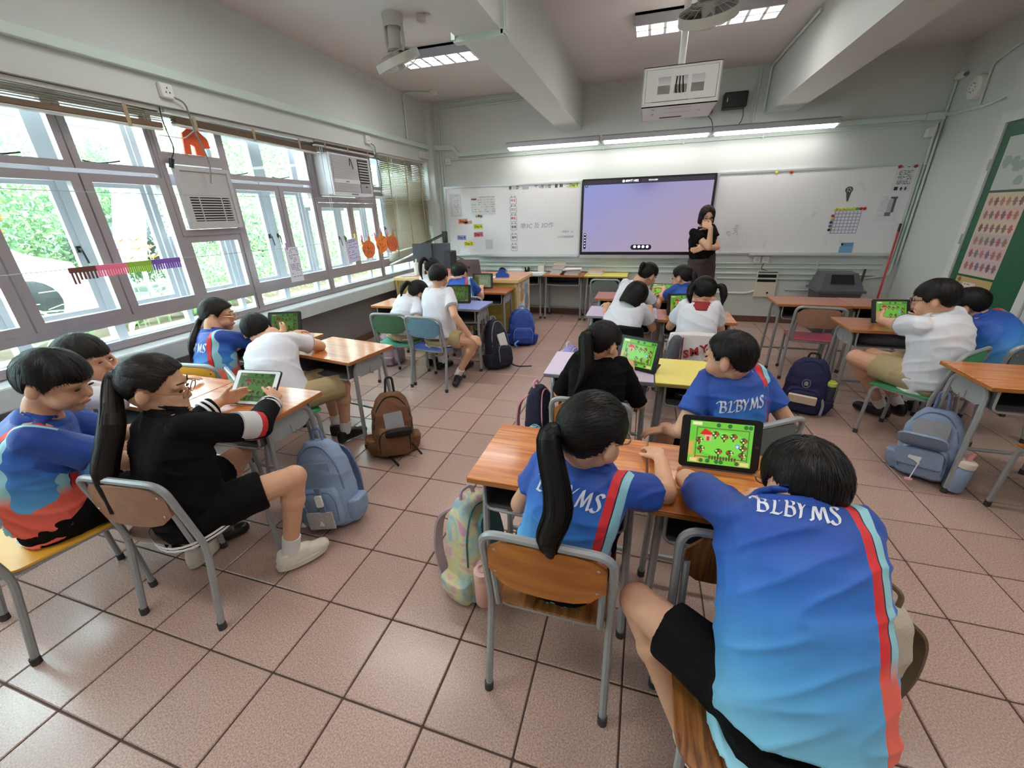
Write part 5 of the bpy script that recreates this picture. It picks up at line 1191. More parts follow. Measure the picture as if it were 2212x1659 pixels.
def person(label, hip, sh, head, yaw, hyaw=None, hpitch=.25, hroll=0.0, syaw=None, arms=(), legs=(), top='sport', bottom='black', hair=('boy', None), k=1.0, hk=1.0,
           vox=.0075, face=False, glasses=None, shoes='black', slouch=.03, text=False, short=.62, seed=1, sw=.138, name='pupil', hairm=None, skinm=None, wr=.006, band=1, sleeve=.62, fat=1.0, group='pupils in the classroom', cat='person', hemd=.05):
    hip, sh, head = V3(hip), V3(sh), V3(head); sh = sh + (sh - hip).normalized() * .028; syaw = yaw if syaw is None else syaw; hyaw = yaw if hyaw is None else hyaw
    fw = lambda a: V3((-math.sin(a), math.cos(a), 0)); rt = lambda a: V3((math.cos(a), math.sin(a), 0)); skinm = skinm or skin; hairm = hairm or hairB
    root = thing('person', label, cat, (hip.x, hip.y, 0), 0, group); inv = Matrix.Translation((-hip.x, -hip.y, 0))
    def put(nm, me, par=None):
        o = link(nm, me, par or root)
        if par is None: o.matrix_local = inv
        return o
    holder = None
    B = Prim(); up = (sh - hip).normalized(); lat0 = rt(yaw); lat1 = rt(syaw); lat1 = (lat1 - up * lat1.dot(up)).normalized(); lat0p = (lat0 - up * lat0.dot(up) * .5).normalized()
    bk = lambda l: l.cross(up).normalized() * -1      # towards the back
    mid = (hip + sh) * .5 - up.cross(lat1) * slouch
    def sp(t):    # spine curve
        return hip * (1 - t) ** 2 + mid * 2 * t * (1 - t) + sh * t * t
    def lt(t): return (lat0p.lerp(lat1, t)).normalized()
    def ring(t, a, b, dz=0.0):
        tg = (sp(min(1, t + .05)) - sp(max(0, t - .05))).normalized(); l = lt(t); l = (l - tg * l.dot(tg)).normalized(); return (sp(t) if 0 <= t <= 1 else (hip + (hip - sp(.05)).normalized() * (-t) * (sh - hip).length if t < 0 else sh + up * (t - 1) * (sh - hip).length), l, tg.cross(l), a, b)
    w = sw * k * fat
    tor = [(-.12, .90, .72), (0, .98, .76), (.25, .90, .70), (.5, .92, .68), (.75, 1.0, .66), (.9, .98, .56), (1.0, .72, .42), (1.08, .38, .32)]
    B.loft([ring(t, w * a * .86, w * b * .86) for t, a, b in tor])
    R = rot3(hyaw, hpitch, hroll); hs = hk * k if k < 1 else hk
    hp = lambda x, y, z: head + R @ (V3((x, y, z)) * hs)
    nb = sh + up * .02; B.cap(nb, hp(0, -.02, -.06), .047 * hs, .043 * hs); B.cap(nb - up * .03, nb + up * .03, .055 * hs, .048 * hs)
    B.ell(hp(0, -.030, -.035), .055 * hs, .055 * hs, .055 * hs, R); B.ell(hp(0, -.006, .012), .073 * hs, .088 * hs, .083 * hs, R); B.ell(hp(0, .028, -.045), .056 * hs, .058 * hs, .062 * hs, R); B.ell(hp(0, .062, -.088), .024 * hs, .022 * hs, .02 * hs, R)
    for s in (-1, 1):
        B.ell(hp(s * .034, .052, -.046), .030 * hs, .032 * hs, .034 * hs, R); B.ell(hp(s * .076, -.008, -.02), .011 * hs, .020 * hs, .031 * hs, R); B.ell(hp(s * .028, .070, .014), .026 * hs, .017 * hs, .013 * hs, R)
    B.cap(hp(0, .082, .0), hp(0, .099, -.028), .007 * hs, .0115 * hs, 8); B.ell(hp(0, .083, -.060), .022 * hs, .010 * hs, .009 * hs, R)
    la, lf = .235 * k, .215 * k; SL = []
    for i, s in enumerate((-1, 1)):
        a = arms[i] if i < len(arms) and arms[i] else dict(w=hip + lat0 * s * .16 + fw(yaw) * .22 + V3((0, 0, .05)))
        j = sh + lat1 * s * (w * .80) - up * .038 * k; hint = V3(a.get('hint', (0, 0, -1))) + lat1 * s * a.get('out', .5)
        e, wr_ = ik(j, a['w'], la, lf, hint)
        if 'e' in a: e = V3(a['e']); wr_ = V3(a['w'])
        B.cap(j, e, .040 * k * fat, .033 * k * fat); B.cap(e, wr_, .034 * k * fat, .023 * k); B.ell(e.lerp(wr_, .25), .034 * k * fat, .034 * k * fat, .034 * k * fat)
        if a.get('hand', True):
            fd = V3(a.get('fd', (wr_ - e))); hand(B, wr_ + fd.normalized() * .008, fd, V3(a.get('pn', (0, 0, -1))), s * a.get('ts', 1), .92 * k, a.get('curl', .45), a.get('spread', .25), a.get('thumb', .7))
        SL.append((j, e, wr_))
    LG = []; lt_, ls = .36 * k, .36 * k
    for i, s in enumerate((-1, 1)):
        g = legs[i] if i < len(legs) and legs[i] else {}
        hj = hip + lat0 * s * .078 * k + V3((0, 0, -.01)); kn = V3(g.get('k', hip + fw(yaw) * lt_ + lat0 * s * .09 + V3((0, 0, .0)))); an = V3(g.get('a', V3((kn.x, kn.y, .075)) + fw(yaw) * .02))
        B.cap(hj, kn, .068 * k * fat, .047 * k * fat); B.cap(kn, an, .046 * k * fat, .028 * k); B.ell(kn.lerp(an, .28), .047 * k * fat, .047 * k * fat, .055 * k * fat); B.ell(kn, .049 * k * fat, .049 * k * fat, .049 * k * fat)
        td = V3(g.get('t', fw(yaw))); td.z = 0; td.normalize(); B.cap(an, an + td * .10 * k + V3((0, 0, -an.z * .55)), .028 * k, .022 * k); LG.append((hj, kn, an, td))
    body = put('body', B.surf('body', skinm, vox, 2))
    # ---- face
    if face:
        for s in (-1, 1):
            MB().lathe([(.001, -.003), (.011, -.001), (.011, .001), (.001, .003)], 10, Matrix.Identity(4)).v
            e_ = Prim(); e_.ell(hp(s * .029, .0845, -.004), .0125 * hs, .004 * hs, .0042 * hs, R, 10, 6); m_ = MB().add(e_.v, e_.f).mesh('eye', eyem, 60); put('eye', m_)
            e_ = Prim(); e_.cap(hp(s * .016, .0875, .024), hp(s * .046, .0775, .027), .0028 * hs, .0020 * hs, 6); put('eyebrow', MB().add(e_.v, e_.f).mesh('eyebrow', brow_m, 60))
        e_ = Prim(); e_.ell(hp(0, .0915, -.0595), .020 * hs, .004 * hs, .0055 * hs, R, 10, 6); put('mouth', MB().add(e_.v, e_.f).mesh('mouth', lip, 60))
    if glasses:
        gl = MB()
        for s in (-1, 1):
            gl.tube([hp(s * .033 + .025 * math.cos(a / 14 * 6.283), .100, -.005 + .020 * math.sin(a / 14 * 6.283)) for a in range(14)], .0019 * hs, 5, closed=True)
            gl.tube([hp(s * .058, .099, 0), hp(s * .078, .06, .002), hp(s * .080, -.005, .0), hp(s * .077, -.022, -.018)], .0018 * hs, 5)
        gl.tube([hp(-.009, .101, -.002), hp(0, .103, .002), hp(.009, .101, -.002)], .0019 * hs, 5); put('glasses', gl.mesh('glasses', glasses, 40))
    # ---- hair
    hst = dict(style=hair[0]); tl = hair[1]
    ho = head_hair(root, head, R, hs, hair[0], hairm, seed, target=tl.get('base') if tl else None, strands=(hair[2] if len(hair) > 2 else 700)); ho.matrix_local = inv
    if tl:
        for q in tl['tails']: tail(ho, [hp(*p_) if len(p_) == 3 else p_[0] for p_ in q['pts']], [r_ * hs for r_ in q['r']], hairm, seed, q.get('flat', .8), q.get('wisps', 110))
    # ---- top
    T = Prim(); hemt = -hemd / max(.2, (sh - hip).length)
    prof = [(hemt, 1.13, .92), (.0, 1.12, .92), (.2, 1.06, .86), (.45, 1.03, .82), (.7, 1.06, .78), (.88, 1.03, .66), (.98, .78, .50), (1.06, .46, .42)]
    if top == 'teacher': prof = [(-.02, .86, .72), (.2, .88, .74), (.45, .98, .80), (.7, 1.06, .78), (.88, 1.03, .66), (.98, .78, .50), (1.06, .44, .40)]
    T.loft([ring(t, w * a, w * b) for t, a, b in prof])
    for j, e, wr_ in SL:
        T.cap(j - (e - j) * .10, j.lerp(e, .3), .048 * k * fat, .052 * k * fat, 14)
        if top == 'jacket': T.cap(j, e, .054 * k, .054 * k, 14); T.cap(e, e.lerp(wr_, .86), .054 * k, .042 * k, 14, flat1=True)
        else: T.cap(j, j.lerp(e, sleeve), .050 * k * fat, (.058 if sleeve < .9 else .048) * k * fat, 14, flat1=True)
    tm = {'sport': SPORT, 'white': white_cl, 'sailor': white_cl, 'jacket': black_cl, 'black': black_cl, 'teacher': black_cl}[top]
    me = T.surf('shirt' if top != 'jacket' else 'jacket', tm, vox, 3); wrinkle(me, wr, 15, seed * 3.7, up + lat1 * (.55 if seed % 4 == 1 else -.55) + fw(yaw) * .2)
    P_ = verts(me); nv = len(P_); gr_ = np.zeros(nv); bd = np.zeros(nv); co = np.zeros(nv); L = (sh - hip).length
    SPn = np.array([tuple(sp(t)) for t in np.linspace(0, 1, 21)]); SLt = np.array([tuple(ring(t, 1, 1)[1]) for t in np.linspace(0, 1, 21)]); TG = np.array([tuple(ring(t, 1, 1)[1].cross(ring(t, 1, 1)[2])) for t in np.linspace(0, 1, 21)])
    d2 = ((P_[:, None] - SPn[None]) ** 2).sum(-1); bi = d2.argmin(1); rel = P_ - SPn[bi]; al = (rel * TG[bi]).sum(1) / L; tt = bi / 20 + np.where((bi == 0) | (bi == 20), al, np.clip(al, -.05, .05)); ss = (rel * SLt[bi]).sum(1); dep = (rel * np.cross(TG[bi], SLt[bi])).sum(1)
    if top == 'sport':
        gr_[:] = np.clip((tt - hemt) / (1.0 - hemt), 0, 1)
        f = .080 * k + .014 * np.sin(np.clip(tt, 0, 1) * 3.0) * k; wid = .046 * k + .050 * k * np.clip((.34 - tt) / .34, 0, 1) ** 1.3
        u = (ss * band - f - .03 * np.clip((.34 - tt) / .34, 0, 1)) / wid; bd[:] = np.clip(.40 + .22 * u, 0, 1); co[:] = np.clip((.42 - tt) / .10, 0, 1)
        for j, e, wr_ in SL:    # sleeves keep the dark blue and carry no band
            J, E = np.array(j), np.array(e); dd = E - J; h = np.clip(((P_ - J) @ dd) / (dd @ dd), -.5, 1.2); dist = np.linalg.norm(P_ - J - h[:, None] * dd, axis=1)
            m_ = (h > .12) & (dist < .085 * k * fat); gr_[m_] = np.maximum(gr_[m_], .9); bd[m_] = np.where(bd[m_] > .51, 1.0, 0.0)
    fattr(me, 'grad', gr_); fattr(me, 'band', bd); fattr(me, 'coral', co); me.update(); so = put(me.name, me)
    bvh = BVHTree.FromPolygons([tuple(p_) for p_ in P_], [tuple(q.vertices) for q in me.polygons]) if (text or top in ('jacket', 'white', 'sailor')) else None
    if text:
        t0, hh, sh0, til = text
        bvh = BVHTree.FromPolygons([tuple(p_) for p_ in verts(me)], [tuple(q.vertices) for q in me.polygons])
        def place(u_, v_):
            u2 = u_ * math.cos(til) - v_ * math.sin(til) + sh0; v2 = u_ * math.sin(til) + v_ * math.cos(til); c_, l_, f_, _, _ = ring(min(1.0, max(0, t0 + v2 / L)), 1, 1); o_ = c_ + l_ * u2 - f_ * .4 + (up * ((t0 + v2 / L - 1) * L) if t0 + v2 / L > 1 else V3((0, 0, 0)))
            hit = bvh.ray_cast(o_, f_); return None if hit[0] is None else (hit[0] - f_ * .0015) 
        lettering(so, 'BLBYMS', place, hh)
    if top in ('white',):
        for j, e, wr_ in SL:   # sleeve cuff and collar
            a_ = j.lerp(e, sleeve - .035); d_ = (e - j).normalized(); u_ = d_.orthogonal().normalized(); w_ = d_.cross(u_); MB().tube([a_ + (u_ * math.cos(q / 18 * 6.283) + w_ * math.sin(q / 18 * 6.283)) * (.0585 * k * fat) for q in range(18)], .0022, 5, closed=True).build('sleeve_trim', M('trim_grey', S(150, 150, 164), .8), so)
    if top in ('white', 'sport', 'sailor', 'jacket', 'black'):
        Cc = Prim(); cm = {'white': white_cl, 'sport': M('collar_blue', S(26, 72, 164), .7), 'sailor': M('collar_maroon', S(150, 34, 44), .75), 'jacket': black_cl, 'black': black_cl}[top]
        if top == 'sailor':
            Cc.loft([ring(.84, w * .60, w * .72), ring(.93, w * .66, w * .66), ring(1.0, w * .56, w * .50), ring(1.07, w * .36, w * .36)])
        else: Cc.loft([ring(.96, w * .62, w * .52), ring(1.02, w * .50, w * .46), ring(1.075, w * .42, w * .42)])
        put('collar', Cc.surf('collar', cm, .006, 2))
    if top == 'jacket':
        for i, (j, e, wr_) in enumerate(SL):
            for a0, a1, r0, r1, c_, nm in ((.62, .90, .0575, .0575, M('cloth_offwhite', S(206, 204, 206), .85, bump=(200, .3)), 'sleeve_band'), (.90, 1.02, .0578, .0575, red_cl, 'sleeve_band')):
                q = Prim(); p0, p1 = j.lerp(e, a0), j.lerp(e, min(a1, 1.0)); q.cap(p0, p1, r0 * k, r1 * k, 18, True, True); put(nm, MB().add(q.v, q.f).mesh(nm, c_, 40))
            for a0 in (.64, .74):
                q = Prim(); q.cap(e.lerp(wr_, a0), e.lerp(wr_, a0 + .05), .0485 * k, .0470 * k, 18, True, True); put('cuff_stripe', MB().add(q.v, q.f).mesh('cuff_stripe', sock_m, 40))
        Z = ring(hemt, 1, 1)
        for o_ in (.03, .065):
            q = Prim(); q.loft([ring(hemt + o_, w * 1.175, w * .965), ring(hemt + o_ + .022, w * 1.17, w * .96)], 28); q.f = q.f[:-2]; put('hem_stripe', MB().add(q.v, q.f).mesh('hem_stripe', sock_m, 40))
    # ---- bottom
    bmx = {'black': black_cl, 'khaki': khaki, 'white': white_cl, 'grey': grey_cl, 'teacher': teach_sk}[bottom]
    S_ = Prim(); S_.loft([ring(-.20, w * .95, w * .80), ring(-.08, w * 1.06, w * .88), ring(.10, w * 1.02, w * .84), ring(.2, w * .95, w * .78)])
    if bottom == 'teacher':
        S_.loft([((hip.x, hip.y, .45), lat0, fw(yaw), w * 1.12, w * .9), (hip - V3((0, 0, .12)), lat0, fw(yaw), w * 1.10, w * .88), (hip + V3((0, 0, .14)), lat0, fw(yaw), w * .9, w * .76)])
    else:
        for hj, kn, an, td in LG: S_.cap(hj, hj.lerp(kn, short), .084 * k * fat, .074 * k * fat, 14, flat1=True)
    me = S_.surf('shorts' if bottom != 'teacher' else 'skirt', bmx, vox * 1.1, 3); wrinkle(me, wr * .7, 12, seed * 2.1, V3((.3, 1, .2))); put(me.name, me)
    # ---- socks and shoes
    for hj, kn, an, td in LG:
        if an.z > .9: continue
        d_ = (kn - an).normalized(); q = Prim(); q.cap(an - d_ * .01, an + d_ * .075 * k, .034 * k, .036 * k, 14, True, True); put('sock', MB().add(q.v, q.f).mesh('sock', sock_m, 40))
        q = Prim(); g0 = V3((an.x, an.y, .0)); sd = V3((-td.y, td.x, 0)); z0 = max(0, an.z - .075)
        q.loft([(g0 - td * .035 * k + V3((0, 0, z0 + .004)), sd, td, .030 * k, .030 * k), (g0 - td * .03 * k + V3((0, 0, z0 + .05)), sd, td, .034 * k, .034 * k), (g0 - td * .022 * k + V3((0, 0, z0 + .082)), sd, td, .031 * k, .032 * k)], 14)
        q.cap(g0 - td * .02 * k + V3((0, 0, z0 + .036)), g0 + td * .12 * k + V3((0, 0, z0 + .030)), .036 * k, .031 * k, 12); q.cap(g0 + V3((0, 0, z0 + .065)) , g0 + td * .06 * k + V3((0, 0, z0 + .05)), .03 * k, .03 * k, 12)
        mz = q.surf('shoe', {'black': shoe_k, 'white': shoe_w}[shoes], .006, 2); a_ = verts(mz); a_[:, 2] = np.maximum(a_[:, 2], z0 + .002); mz.vertices.foreach_set('co', a_.ravel()); mz.update(); so_ = put('shoe', mz)
        if shoes == 'white':
            q = Prim(); q.loft([(g0 + td * .035 * k + V3((0, 0, z0)), sd, td, .040 * k, .103 * k), (g0 + td * .035 * k + V3((0, 0, z0 + .024)), sd, td, .041 * k, .105 * k)], 22, 2.2); put('shoe_sole', MB().add(q.v, q.f).mesh('shoe_sole', M('sole_white', S(214, 206, 194), .6), 40))
    return root, SL, hp, ring
# ================================================================== the people
A = lambda w, **k_: dict(w=V3(w), **k_)
person('boy in a blue gradient shirt straddling the nearest chair, head low over the desk', (2.745, .06, .475), (2.725, .27, .825), (2.755, .335, .885), .05, .30, .45, syaw=0.0,
       arms=(A((2.655, .455, .695), e=(2.535, .545, .70), fd=(.9, -.1, .1), pn=(0, .4, -1)), A((2.80, .50, .70), e=(2.93, .42, .70), fd=(-.9, .2, 0), pn=(0, .3, -1))),
       legs=(dict(k=(2.41, .24, .475), a=(2.60, .10, .09), t=(-.3, -1, 0)), dict(k=(2.94, .34, .45), a=(2.93, .25, .08), t=(.3, 1, 0))), hair=('boy', None, 2600), k=1.0, vox=.006, text=(.955, .036, -.02, -.08), seed=3, fat=1.06, sw=.148, glasses=gold, short=.70, wr=.008, slouch=.055, hemd=.09)
person('ponytail girl in a lettered blue shirt seated in the nearest row', (2.165, .345, .46), (2.235, .375, .80), (2.245, .345, .945), -.12, -.62, .30, .10, syaw=-.22,
       arms=(A((2.07, .60, .685)), A((2.46, .66, .69), e=(2.47, .47, .69), fd=(-.3, 1, 0))), legs=(), hair=('pony', dict(base=(-.02, -.10, -.01), tails=[dict(pts=[(-.018, -.098, -.005), (-.024, -.125, -.03), ((2.185, .195, .80),), ((2.165, .17, .70),), ((2.185, .175, .615),)], r=[.017, .030, .036, .030, .006], wisps=260)]), 2200),
       vox=.006, text=(.80, .044, -.012, .08), seed=11, glasses=gold, slouch=.05, wr=.007, face=True, hk=1.04)
person('boy in a lettered blue shirt turned sideways at the yellow desk', (2.79, 1.20, .46), (2.755, 1.21, .81), (2.722, 1.165, .925), .45, 1.05, .12, syaw=.30,
       arms=(A((2.52, 1.245, .50), fd=(-1, .1, -.25), pn=(0, 0, -1)), A((2.98, 1.36, .47))), legs=(dict(k=(2.53, 1.32, .45)), dict(k=(2.72, 1.53, .45))), hair=('crew', None, 1600), k=1.02, text=(.70, .043, -.015, .05), seed=5, face=True, vox=.0065)
person('girl in black with a long ponytail at the lavender desk', (2.16, 1.30, .46), (2.175, 1.34, .785), (2.185, 1.345, .895), -.05, -.60, .35, arms=(A((2.02, 1.58, .672)), A((2.33, 1.56, .672))), top='black', sleeve=.98,
       hair=('pony', dict(base=(0, -.10, .03), tails=[dict(pts=[(0, -.098, .02), (-.01, -.125, .0), ((2.125, 1.20, .80),), ((2.085, 1.19, .70),)], r=[.017, .034, .034, .008], wisps=160)]), 1400), seed=7)
person('bob-haired girl in white leaning over the lavender desk', (2.20, 2.68, .46), (2.265, 2.84, .765), (2.31, 2.83, .865), -.35, -.55, .55, .18, arms=(A((2.06, 3.06, .675)), A((2.44, 3.10, .675))), top='white', bottom='white', hair=('bob', None, 900), seed=9, vox=.0085)
person('girl in a white blouse with a maroon collar and two hair bunches', (2.765, 2.60, .46), (2.775, 2.66, .82), (2.79, 2.70, .93), .0, .15, .30, arms=(A((2.66, 2.98, .68)), A((2.92, 2.98, .68))), top='sailor', bottom='white',
       hair=('part', dict(base=(.05, -.06, .03), tails=[dict(pts=[(.075, -.05, .03), (.11, -.06, .02), (.125, -.06, -.04), (.12, -.05, -.10)], r=[.014, .026, .026, .006], wisps=70), dict(pts=[(-.075, -.05, .03), (-.105, -.06, .02), (-.11, -.06, -.04), (-.10, -.05, -.09)], r=[.014, .024, .022, .006], wisps=70)]), 900), seed=13, vox=.0085)
person('girl in white with a hair grip leaning towards the front tablet', (2.17, 3.50, .46), (2.29, 3.58, .80), (2.40, 3.62, .925), -.35, -.75, .35, .15, arms=(A((2.30, 3.86, .68)), A((2.56, 3.82, .68))), top='white', bottom='white', hair=('pony', dict(base=(0, -.09, .06), tails=[dict(pts=[(0, -.09, .05), (0, -.115, .06), (0, -.12, .03), (0, -.11, .0)], r=[.014, .026, .024, .008], wisps=40)]), 700), seed=15, vox=.009, face=True)
person('pupil in blue reaching across the front desk to the tablet', (2.78, 3.52, .46), (2.765, 3.60, .80), (2.71, 3.62, .905), .35, .95, .25, arms=(A((2.575, 3.93, .745), fd=(-1, .1, .05), curl=.25, spread=.5), A((2.60, 3.78, .70), fd=(-1, .3, 0))), hair=('pony', dict(base=(0, -.10, .03), tails=[dict(pts=[(0, -.098, .02), (0, -.12, .0), (0, -.12, -.08), (0, -.10, -.16)], r=[.015, .026, .026, .008], wisps=40)]), 700), seed=17, vox=.009, face=True, text=(.66, .048, 0, 0))
person('teacher with a dark bob and black top standing by the screen, hand on mouth', (3.06, 5.22, .84), (3.02, 5.17, 1.245), (3.03, 5.12, 1.425), -2.55, -2.98, .42, .06, syaw=-2.45, arms=(A((3.03, 5.03, 1.05), e=(3.20, 5.15, 1.05), fd=(-1, -.1, -.25), pn=(0, 1, 0), curl=.3), A((3.075, 4.985, 1.285), e=(3.085, 4.985, 1.06), fd=(-.75, .45, .45), pn=(-.3, .9, .2), curl=.35, ts=-1)),
       legs=(dict(k=(3.10, 5.20, .48), a=(3.12, 5.24, .08), t=(.4, -1, 0)), dict(k=(2.98, 5.14, .48), a=(2.98, 5.18, .08), t=(.4, -1, 0))), top='teacher', bottom='teacher', sleeve=.42, hair=('teach', None, 900), hairm=hairD, skinm=skin_t, k=1.12, hk=1.0, sw=.150, seed=19, vox=.0085, face=True, glasses=dark, slouch=.0, group=None)
person('boy in a white shirt and dark glasses holding a tablet on the right', (4.17, 2.45, .465), (4.095, 2.47, .835), (4.05, 2.46, .965), .70, .95, .22, -.05, syaw=.55, arms=(A((4.03, 3.0, .70), fd=(.1, 1, .1), pn=(1, 0, 0), hint=(0, -.2, -1)), A((4.30, 3.0, .70), fd=(-.1, 1, .1), pn=(-1, 0, 0))),
       legs=(dict(k=(3.875, 2.74, .475), a=(4.16, 2.82, .085), t=(-.75, .6, 0)), dict(k=(4.02, 2.86, .46), a=(4.3, 2.9, .085), t=(-.6, .8, 0))), top='white', bottom='khaki', hair=('boy', None, 1500), k=1.10, hk=1.05, seed=21, glasses=dark, fat=1.10, slouch=.06, short=.66, face=True, vox=.007, hemd=.07)
person('boy in blue bending low behind the boy with glasses', (4.70, 2.72, .46), (4.545, 2.83, .755), (4.47, 2.88, .86), .50, .75, .30, -.2, arms=(A((4.40, 3.10, .675)), A((4.62, 3.2, .675))), hair=('boy', None, 900), seed=23, vox=.008, face=True, slouch=.07, k=1.05)
person('boy in a blue and coral striped shirt at the lower left in profile', (.19, .07, .46), (.255, .125, .82), (.335, .175, .985), -.55, -1.12, .38, syaw=-.60, arms=(A((.30, .50, .66)), A((.50, .42, .60))), legs=(dict(k=(.13, .42, .45)), dict(k=(.40, .40, .45))), hair=('boy', None, 2000), seed=25, face=True, k=1.04, hk=1.06, vox=.0065, slouch=.06, wr=.008, text=(.72, .05, -.02, 0), fat=1.06)
person('boy in a pale shirt by the windows resting his mouth on his fist', (-.24, .28, .46), (-.17, .40, .80), (-.15, .50, .925), -.45, -1.10, .25, arms=(A((-.10, .80, .68)), A((-.055, .565, .835), e=(.06, .64, .69), fd=(-.8, -.2, .35), pn=(-.3, -.5, .6), curl=1.1)), top='white', bottom='grey', hair=('boy', None, 1500), hairm=hairD, seed=27, face=True, k=1.04, hk=1.04, vox=.0075)
person('girl in a black jacket with banded sleeves and a very long ponytail', (.70, .22, .46), (.70, .285, .815), (.665, .285, .955), -.30, -.95, .30, .05, syaw=-.25, arms=(A((.445, .64, .695), fd=(.5, 1, .1), pn=(.9, -.4, 0), hint=(-.4, -.4, -1)), A((.715, .70, .705), e=(.825, .50, .69), fd=(-.55, .8, .25), pn=(-.6, -.3, -.5), curl=.9)),
       legs=(dict(k=(.56, .57, .455), a=(.44, .33, .085), t=(-.3, 1, 0)), dict(k=(.985, .47, .475), a=(.905, .42, .09), t=(.55, .85, 0))), top='jacket', hair=('pony', dict(base=(-.0, -.105, .02), tails=[dict(pts=[(0, -.10, .015), (-.01, -.122, -.01), ((.61, .145, .85),), ((.595, .08, .70),), ((.605, .05, .575),)], r=[.014, .026, .042, .042, .010], wisps=320)]), 2200),
       hairm=hairD, seed=29, glasses=gold, shoes='white', face=True, k=1.08, hk=1.05, vox=.0065, short=.66, slouch=.05, wr=.009, hemd=.09)
person('girl in a blue striped shirt with a braid beside the windows', (-.33, 1.22, .46), (-.345, 1.28, .80), (-.365, 1.36, .925), -.20, -.95, .15, arms=(A((-.43, 1.66, .70)), A((-.20, 1.68, .72), fd=(-.4, 1, .3), pn=(-1, 0, 0))), hair=('part', dict(base=(0, -.10, -.05), tails=[dict(pts=[(0, -.09, -.03), (0, -.11, -.06), ((-.41, 1.17, .78),), ((-.43, 1.15, .68),)], r=[.015, .022, .024, .008], wisps=60)]), 1100), hairm=hairD, seed=31, glasses=gold, face=True, vox=.008, text=(.72, .05, -.02, 0))
person('boy in a white shirt sprawled forward with his arm on the turned desk', (.235, 1.17, .465), (.085, 1.335, .745), (-.085, 1.385, .83), .15, .55, .35, -.15, syaw=.10, arms=(A((-.16, 1.72, .70), fd=(.3, 1, .1)), A((.06, 1.66, .685), e=(.255, 1.545, .685), fd=(-.85, .5, .1))),
       legs=(dict(k=(.25, 1.53, .45)), dict(k=(.46, 1.45, .45), a=(.40, 1.46, .085), t=(.4, .9, 0))), top='white', bottom='khaki', short=.98, hair=('boy', None, 1400), seed=33, k=1.06, vox=.0075, slouch=.09, fat=1.05, hemd=.07)
person('girl in white leaning sideways on the green chair with a short ponytail', (.16, 2.70, .46), (.225, 2.82, .75), (.30, 2.87, .83), -.45, -.55, .45, .25, arms=(A((.30, 3.10, .68)), A((.42, 2.78, .44), hint=(0, -.4, -1))), top='white', bottom='khaki', hair=('pony', dict(base=(0, -.095, .03), tails=[dict(pts=[(0, -.095, .03), (-.02, -.13, .035), (-.035, -.145, -.03), (-.04, -.125, -.10)], r=[.014, .024, .024, .006], wisps=60)]), 800), seed=35, vox=.0085)
person('boy in white shirt and khaki shorts on the blue chair, hand on his knee', (.60, 2.66, .465), (.585, 2.73, .845), (.59, 2.755, .995), -.15, .15, .30, arms=(A((.44, 3.02, .68)), A((.925, 2.60, .50), fd=(.8, -.1, -.35), pn=(0, 0, -1), hint=(.2, -.6, -.4), out=.1)), legs=(dict(k=(.66, 3.0, .45)), dict(k=(.965, 2.62, .45), a=(.74, 2.68, .085), t=(.2, -1, 0))), top='white', bottom='khaki', short=.55, hair=('crew', None, 900), seed=37, vox=.008, k=1.04, hemd=.08)
person('girl with a looped ponytail at the far desk by the teacher table', (-.03, 3.62, .46), (.005, 3.70, .81), (.02, 3.74, .945), -.15, -.25, .30, arms=(A((-.10, 4.0, .68)), A((.15, 4.0, .68))), top='white', bottom='white', hair=('pony', dict(base=(0, -.095, .06), tails=[dict(pts=[(0, -.09, .06), (-.03, -.13, .075), (-.055, -.145, .02), (-.06, -.13, -.07), (-.05, -.11, -.13)], r=[.014, .022, .024, .020, .006], wisps=60)]), 600), seed=39, vox=.009)
person('boy in a blue striped shirt facing the teacher table', (.43, 3.60, .46), (.40, 3.66, .795), (.37, 3.71, .90), .0, -.05, .25, arms=(A((.28, 3.98, .68)), A((.52, 3.98, .68))), hair=('crew', None, 700), seed=41, vox=.009)
# ================================================================== tablets
def game_paint(w=112, h=80):
    p = Paint(w, h, (112, 196, 64)); sx, sy = w / 112, h / 80
    D = lambda x, y, rx, ry, c: p.disc(x * sx, y * sy, rx * sx, ry * sy, c)
    Rr = lambda a, b, c, d, col: p.rect(a * sx, b * sx, c * sy, d * sy, col)
    p.disc(56 * sx, 40 * sy, 46 * sx, 24 * sy, (126, 214, 74)); Rr(0, 8, 14, 40, (206, 168, 84)); D(18, 8, 12, 8, (206, 168, 84)); Rr(86, 92, 0, 12, (206, 168, 84))
    for a, b, c, d in ((12, 13, 10, 68), (104, 105, 10, 68), (12, 105, 12, 13), (12, 105, 67, 68)): Rr(a, b, c, d, (84, 128, 52))
    for x in (24, 36, 52, 88, 98, 106, 8, 50, 60, 70): D(x, 74 if x % 4 else 5, 4, 4, (44, 110, 52))
    for x in range(38, 84, 5): Rr(x, x + 2, 9, 15, (92, 70, 44))
    p.poly([(a * sx, b * sy) for a, b in ((18, 55), (26, 66), (42, 58), (36, 52))], (214, 44, 36)); Rr(27, 39, 44, 54, (226, 170, 150)); Rr(31, 35, 44, 51, (190, 60, 50))
    for x, y in ((46, 57), (62, 53), (78, 55), (96, 49), (96, 35), (96, 22), (74, 24), (54, 25), (22, 28), (18, 44)):
        Rr(x - 1, x + 1, y - 9, y - 4, (92, 62, 40)); D(x, y, 7, 5.5, (40, 92, 44))
        for q in range(4): D(x + (-4, 3, 0, 4)[q], y + (1, 2, -3, -2)[q], 1.8, 1.6, ((226, 60, 50), (240, 226, 140))[(x + y + q) % 2])
    D(86, 38, 4, 4, (110, 160, 226)); D(86, 37, 2, 2, (230, 236, 250)); Rr(4, 16, 2, 8, (232, 206, 140)); Rr(94, 108, 2, 8, (232, 206, 140)); Rr(4, 20, 72, 77, (238, 230, 180))
    return p
